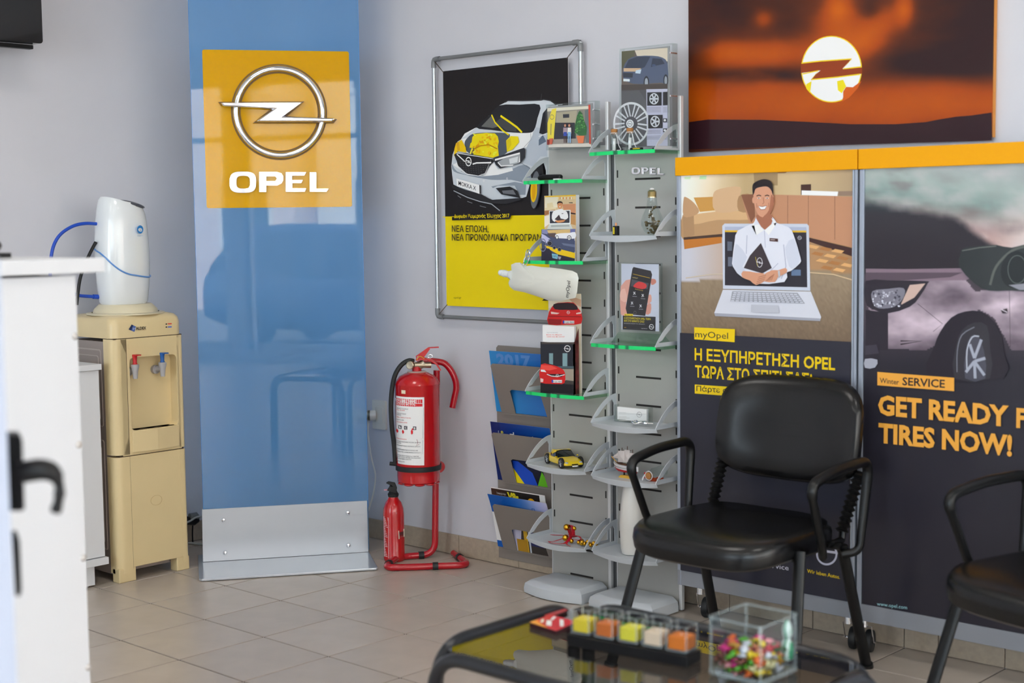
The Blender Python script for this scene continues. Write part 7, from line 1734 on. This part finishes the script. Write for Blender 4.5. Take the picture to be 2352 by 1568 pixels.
for x_ in (tx0, tx1):
    s_ = .0
    build('end_rail', MB().tube(fillet([V((x_ - .012 if x_ == tx0 else x_ + .012, ty0 + .03, .006)), V((x_ - .012 if x_ == tx0 else x_ + .012, ty0 + .03, zt3 + .004)), V((x_ - .012 if x_ == tx0 else x_ + .012, ty1 - .03, zt3 + .004)), V((x_ - .012 if x_ == tx0 else x_ + .012, ty1 - .03, .006))], .10, 10), rt, n=16), m_tub, t)
for x_, y_ in ((tx0 + .16, ty0 + .014), (tx1 - .16, ty0 + .014), (tx0 + .16, ty1 - .014), (tx1 - .16, ty1 - .014)):
    build('glass_clip', MB().box((x_, y_, TZG - .008), (.016, .03, .008)), m_blackplastic, t)
def edge_glass(name, a_=.45, c=(196, 210, 214)):
    m = bpy.data.materials.new(name); m.use_nodes = True; nt = m.node_tree; b = nt.nodes['Principled BSDF']
    b.inputs['Base Color'].default_value = (*lin(c), 1); b.inputs['Roughness'].default_value = .1; b.inputs['Alpha'].default_value = a_; return m
m_edg = edge_glass('glint_rim', .17); m_edg2 = edge_glass('glint_rim_faint', .20)  # pale see-through colour for the light that glass edges catch
# red packets
def packet(q, z0, h, lb, artf):
    P = [hz(*k, z0 + h) for k in q]; t = thing('card_packet', lb, 'packet', (sum(p.x for p in P) / 4, sum(p.y for p in P) / 4, z0), 'red packets on the coffee table')
    low = [V((p.x, p.y, z0)) for p in P]
    build('packet', MB().add(low + P, [(0, 1, 5, 4), (1, 2, 6, 5), (2, 3, 7, 6), (3, 0, 4, 7), (4, 5, 6, 7), (3, 2, 1, 0)]), mat('packet_dark', (60, 24, 30), .4), t, smooth=False)
    a = MB(); artf(a, P); 
    build('print', a, m_printg, t, smooth=False)
def pa1(a, P):
    c = sum(P, V((0, 0, 0))) / 4
    def q(u_, v_, l): return P[3].lerp(P[2], u_).lerp(P[0].lerp(P[1], u_), v_) + V((0, 0, .0002 * l))
    def pg(pts, col, l): 
        ar = sum((q(*pts[i], l).x * q(*pts[(i + 1) % len(pts)], l).y - q(*pts[(i + 1) % len(pts)], l).x * q(*pts[i], l).y) for i in range(len(pts)))
        a.add([q(*p, l) for p in pts], [list(range(len(pts)))[::1 if ar > 0 else -1]], pig(col))
    pg([(0, 0), (1, 0), (1, 1), (0, 1)], (186, 24, 44), 1); pg([(0, .5), (.4, 1), (0, 1)], (236, 110, 30), 2); pg([(0, .3), (.25, 1), (.0, 1)], (240, 150, 60), 3)
    pg([(.15, .5), (.5, .75), (.55, .6), (.2, .35)], (240, 226, 226), 4); pg([(.35, .15), (.8, .5), (.85, .4), (.4, .05)], (240, 226, 226), 5); pg([(.6, .7), (.9, .8), (.9, .7), (.62, .6)], (240, 226, 226), 6); pg([(.2, .75), (.45, .9), (.5, .84), (.25, .68)], (250, 220, 200), 7)
packet([(1216, 1429), (1264, 1411), (1327, 1427), (1278, 1449)], TZG + .001, .010, 'red and orange packet with white marks lying on the coffee table by the tray', pa1)
packet([(1250, 1412), (1297, 1397), (1304, 1401), (1258, 1419)], TZG + .001, .006, 'thin dark red packet at the far edge of the coffee table', lambda a, P: a.add([p + V((0, 0, .0003)) for p in P], [(0, 3, 2, 1)] , pig((150, 24, 36))))
# tray with five candles in square glasses
A_ = V((2.492, -.571, 0)); B_ = V((2.786, -.533, 0)); du = (B_ - A_).normalized(); dv_ = V((0, 0, 1)).cross(du)
tr_l = (B_ - A_).length; z1 = TZG + .001
t = thing('candle_tray', 'long black tray holding five candle glasses on the coffee table', 'tray', A_.lerp(B_, .5) + V((0, 0, z1)))
build('tray', MB().prism([(0, 0), (tr_l, 0), (tr_l, .062), (0, .062)], A_ + V((0, 0, z1)), du, dv_, .024), m_blackplastic, t, smooth=False, bevel=.002)
m_cgl = glass('candle_glass', (250, 250, 250), 1.5)
cand = [((236, 216, 60), 'yellow', 'first and leftmost in the tray'), ((214, 116, 50), 'orange', 'second from the left in the tray'), ((232, 226, 70), 'lime yellow', 'in the middle of the tray'), ((232, 212, 186), 'cream', 'between the lime and the last orange one'), ((226, 126, 40), 'orange', 'last and nearest the candy bowl')]
for i, (c_, nm_, wh_) in enumerate(cand):
    ctr = A_ + du * (tr_l * (i + .5) / 5) + dv_ * .031 + V((0, 0, z1 + .0245)); h_ = .0235 if i < 4 else .025
    k_ = thing('candle_glass', nm_ + ' candle in a clear square glass, ' + wh_, 'candle', ctr, 'candles in square glasses')
    def sqr(h, zz): return [ctr + du * x + dv_ * y + V((0, 0, zz)) for x, y in rrect(2 * h, 2 * h, .004)]
    build('glass', MB().loft([sqr(h_ * .96, 0), sqr(h_, .003), sqr(h_ * 1.02, .056), sqr(h_ * .94, .056), sqr(h_ * .92, .007), sqr(h_ * .5, .006)]), m_cgl, k_)
    ed = MB()
    ed.tube([p + V((0, 0, .0)) for p in sqr(h_ * .98, .0565)], .0011, n=6, closed=True)
    ed.tube(sqr(h_ * .9, .004), .0022, n=6, closed=True)
    for sx_ in (-1, 1):
        for sy_ in (-1, 1): q_ = ctr + du * sx_ * h_ * .93 + dv_ * sy_ * h_ * .93; ed.cyl(q_ + V((0, 0, .004)), q_ + V((0, 0, .056)), .0022, n=8)
    build('edge_glint', ed, m_edg2, k_)  # strips added to paint bright edges on the candle glass
    wx = (c_[0], c_[1], c_[2])
    build('wax', MB().loft([sqr(h_ * .88, .0075), sqr(h_ * .88, .033), sqr(h_ * .8, .034), sqr(h_ * .2, .033)]), mat('wax_' + nm_.replace(' ', '_') + ('' if i != 4 else '_deep'), wx, .45), k_)
    build('wick', MB().cyl(ctr + V((0, 0, .033)), ctr + V((0, 0, .039)), .0008, n=6), m_paper, k_)
# candy bowl
bx, by0_, bX, bY = 2.846, -.546, 2.974, -.410; bz = TZG + .001
t = thing('candy_bowl', 'square clear glass bowl of wrapped sweets on the coffee table', 'bowl', ((bx + bX) / 2, (by0_ + bY) / 2, bz))
m_bgl = glass('bowl_glass', (246, 250, 250), 1.5)
cx_, cy_ = (bx + bX) / 2, (by0_ + bY) / 2; wx_, wy_ = bX - bx, bY - by0_
def bsq(k, z, r_=.008): return [V((cx_ + x * k, cy_ + y * k, bz + z)) for x, y in rrect(wx_, wy_, r_)]
build('glass', MB().loft([bsq(.98, 0), bsq(1, .004), bsq(1, .120), bsq(.985, .1225), bsq(.95, .1215), bsq(.94, .116), bsq(.93, .016), bsq(.7, .011), bsq(.1, .010)]), m_bgl, t)
ed = MB().tube(bsq(.985, .121), 0.0025, n=8, closed=True).tube(bsq(.95, .008), .006, n=8, closed=True)
for sx_ in (-1, 1):
    for sy_ in (-1, 1): ed.cyl((cx_ + sx_ * (wx_ / 2 - .005), cy_ + sy_ * (wy_ / 2 - .005), bz + .006), (cx_ + sx_ * (wx_ / 2 - .005), cy_ + sy_ * (wy_ / 2 - .005), bz + .121), .003, n=10)
build('edge_glint', ed, m_edg, t)  # strips added to paint bright rim and corners on the bowl
rd = random.Random(12)
ccs = [('orange', (226, 96, 24)), ('magenta', (206, 30, 120)), ('red', (176, 20, 44)), ('yellow', (232, 196, 30)), ('gold', (196, 140, 30)), ('silver', (206, 204, 216)), ('green', (90, 170, 40)), ('dark green', (20, 110, 66)), ('cream', (232, 220, 170)), ('copper', (190, 110, 70)), ('pink', (236, 150, 160)), ('brown', (120, 60, 46))]
def candy_mesh(col_, nm):
    mb = MB(); k = len
    mb.sph((0, 0, 0), 1, 10, (.0135, .0100, .0095))
    for s_ in (-1, 1):
        rr = []
        for x_, w__ in ((.013, .0025), (.016, .005), (.0195, .0098), (.0215, .0105)):
            rr.append([V((s_ * x_, w__ * math.cos(2 * PI * j / 10), .45 * w__ * math.sin(2 * PI * j / 10) + (.0012 if j % 2 else -.0012) * (x_ > .013))) for j in range(10)])
        mb.loft(rr)
    me = bpy.data.meshes.new('wrapped_sweet'); me.from_pydata([tuple(p) for p in mb.v], [], mb.f); me.materials.append(mat('foil_' + nm.replace(' ', '_'), col_, .22, .35, coat=.4)); me.shade_smooth(); return me
cm = [(n_, candy_mesh(c_, n_)) for n_, c_ in ccs]
placed = []
for i in range(120):
    best = None
    for tr in range(30):
        x = rd.uniform(bx + .0235, bX - .0235); y = rd.uniform(by0_ + .0235, bY - .0235); z = bz + .0195
        for (px_, py_, pz_) in placed:
            d2 = (px_ - x) ** 2 + (py_ - y) ** 2
            if d2 < (0.0195) ** 2: z = max(z, pz_ + math.sqrt((0.0195) ** 2 - d2) * .7)
        if best is None or z < best[2]: best = (x, y, z)
    if best[2] > bz + .062: continue
    placed.append(best); n_, me = cm[rd.randrange(len(cm))] if i > 12 else cm[(0, 2, 1, 8, 5, 6, 3, 3, 10, 4, 7, 5, 9)[i]]
    o = bpy.data.objects.new('wrapped_sweet', me); COL.objects.link(o); o.location = best; o.rotation_euler = (rd.uniform(-.6, .6), rd.uniform(-.5, .5), rd.uniform(0, 6.28))
    setp(o, n_ + ' foil wrapped sweet among the sweets in the square glass bowl', 'sweet', 'wrapped sweets in the glass bowl')
m_mint = mat('mint_wrap', (214, 228, 222), .3, .1, noise=.0)
nt = m_mint.node_tree; b_ = nt.nodes['Principled BSDF']; tc = nt.nodes.new('ShaderNodeTexCoord'); wv = nt.nodes.new('ShaderNodeTexWave'); wv.inputs['Scale'].default_value = 28; wv.inputs['Distortion'].default_value = 3
rp = nt.nodes.new('ShaderNodeValToRGB'); rp.color_ramp.elements[0].position = .25; rp.color_ramp.elements[0].color = (*lin((20, 140, 96)), 1); rp.color_ramp.elements[1].position = .45; rp.color_ramp.elements[1].color = (*lin((220, 232, 228)), 1)
nt.links.new(tc.outputs['Object'], wv.inputs['Vector']); nt.links.new(wv.outputs[0], rp.inputs[0]); nt.links.new(rp.outputs[0], b_.inputs['Base Color'])
p0 = V((bX - .014, bY - .020, bz + .028))
solo('mint_sweet', MB().tube([p0 + V((0, 0, z_)) for z_ in (0, .006, .02, .036, .044, .050, .056, .066, .076, .082)], .01, n=14, rs=[.007, .012, .0125, .011, .006, .009, .0105, .0095, .007, .002]), m_mint, 'tall green and white wrapped mint standing in the corner of the glass bowl', 'sweet', 'wrapped sweets in the glass bowl')
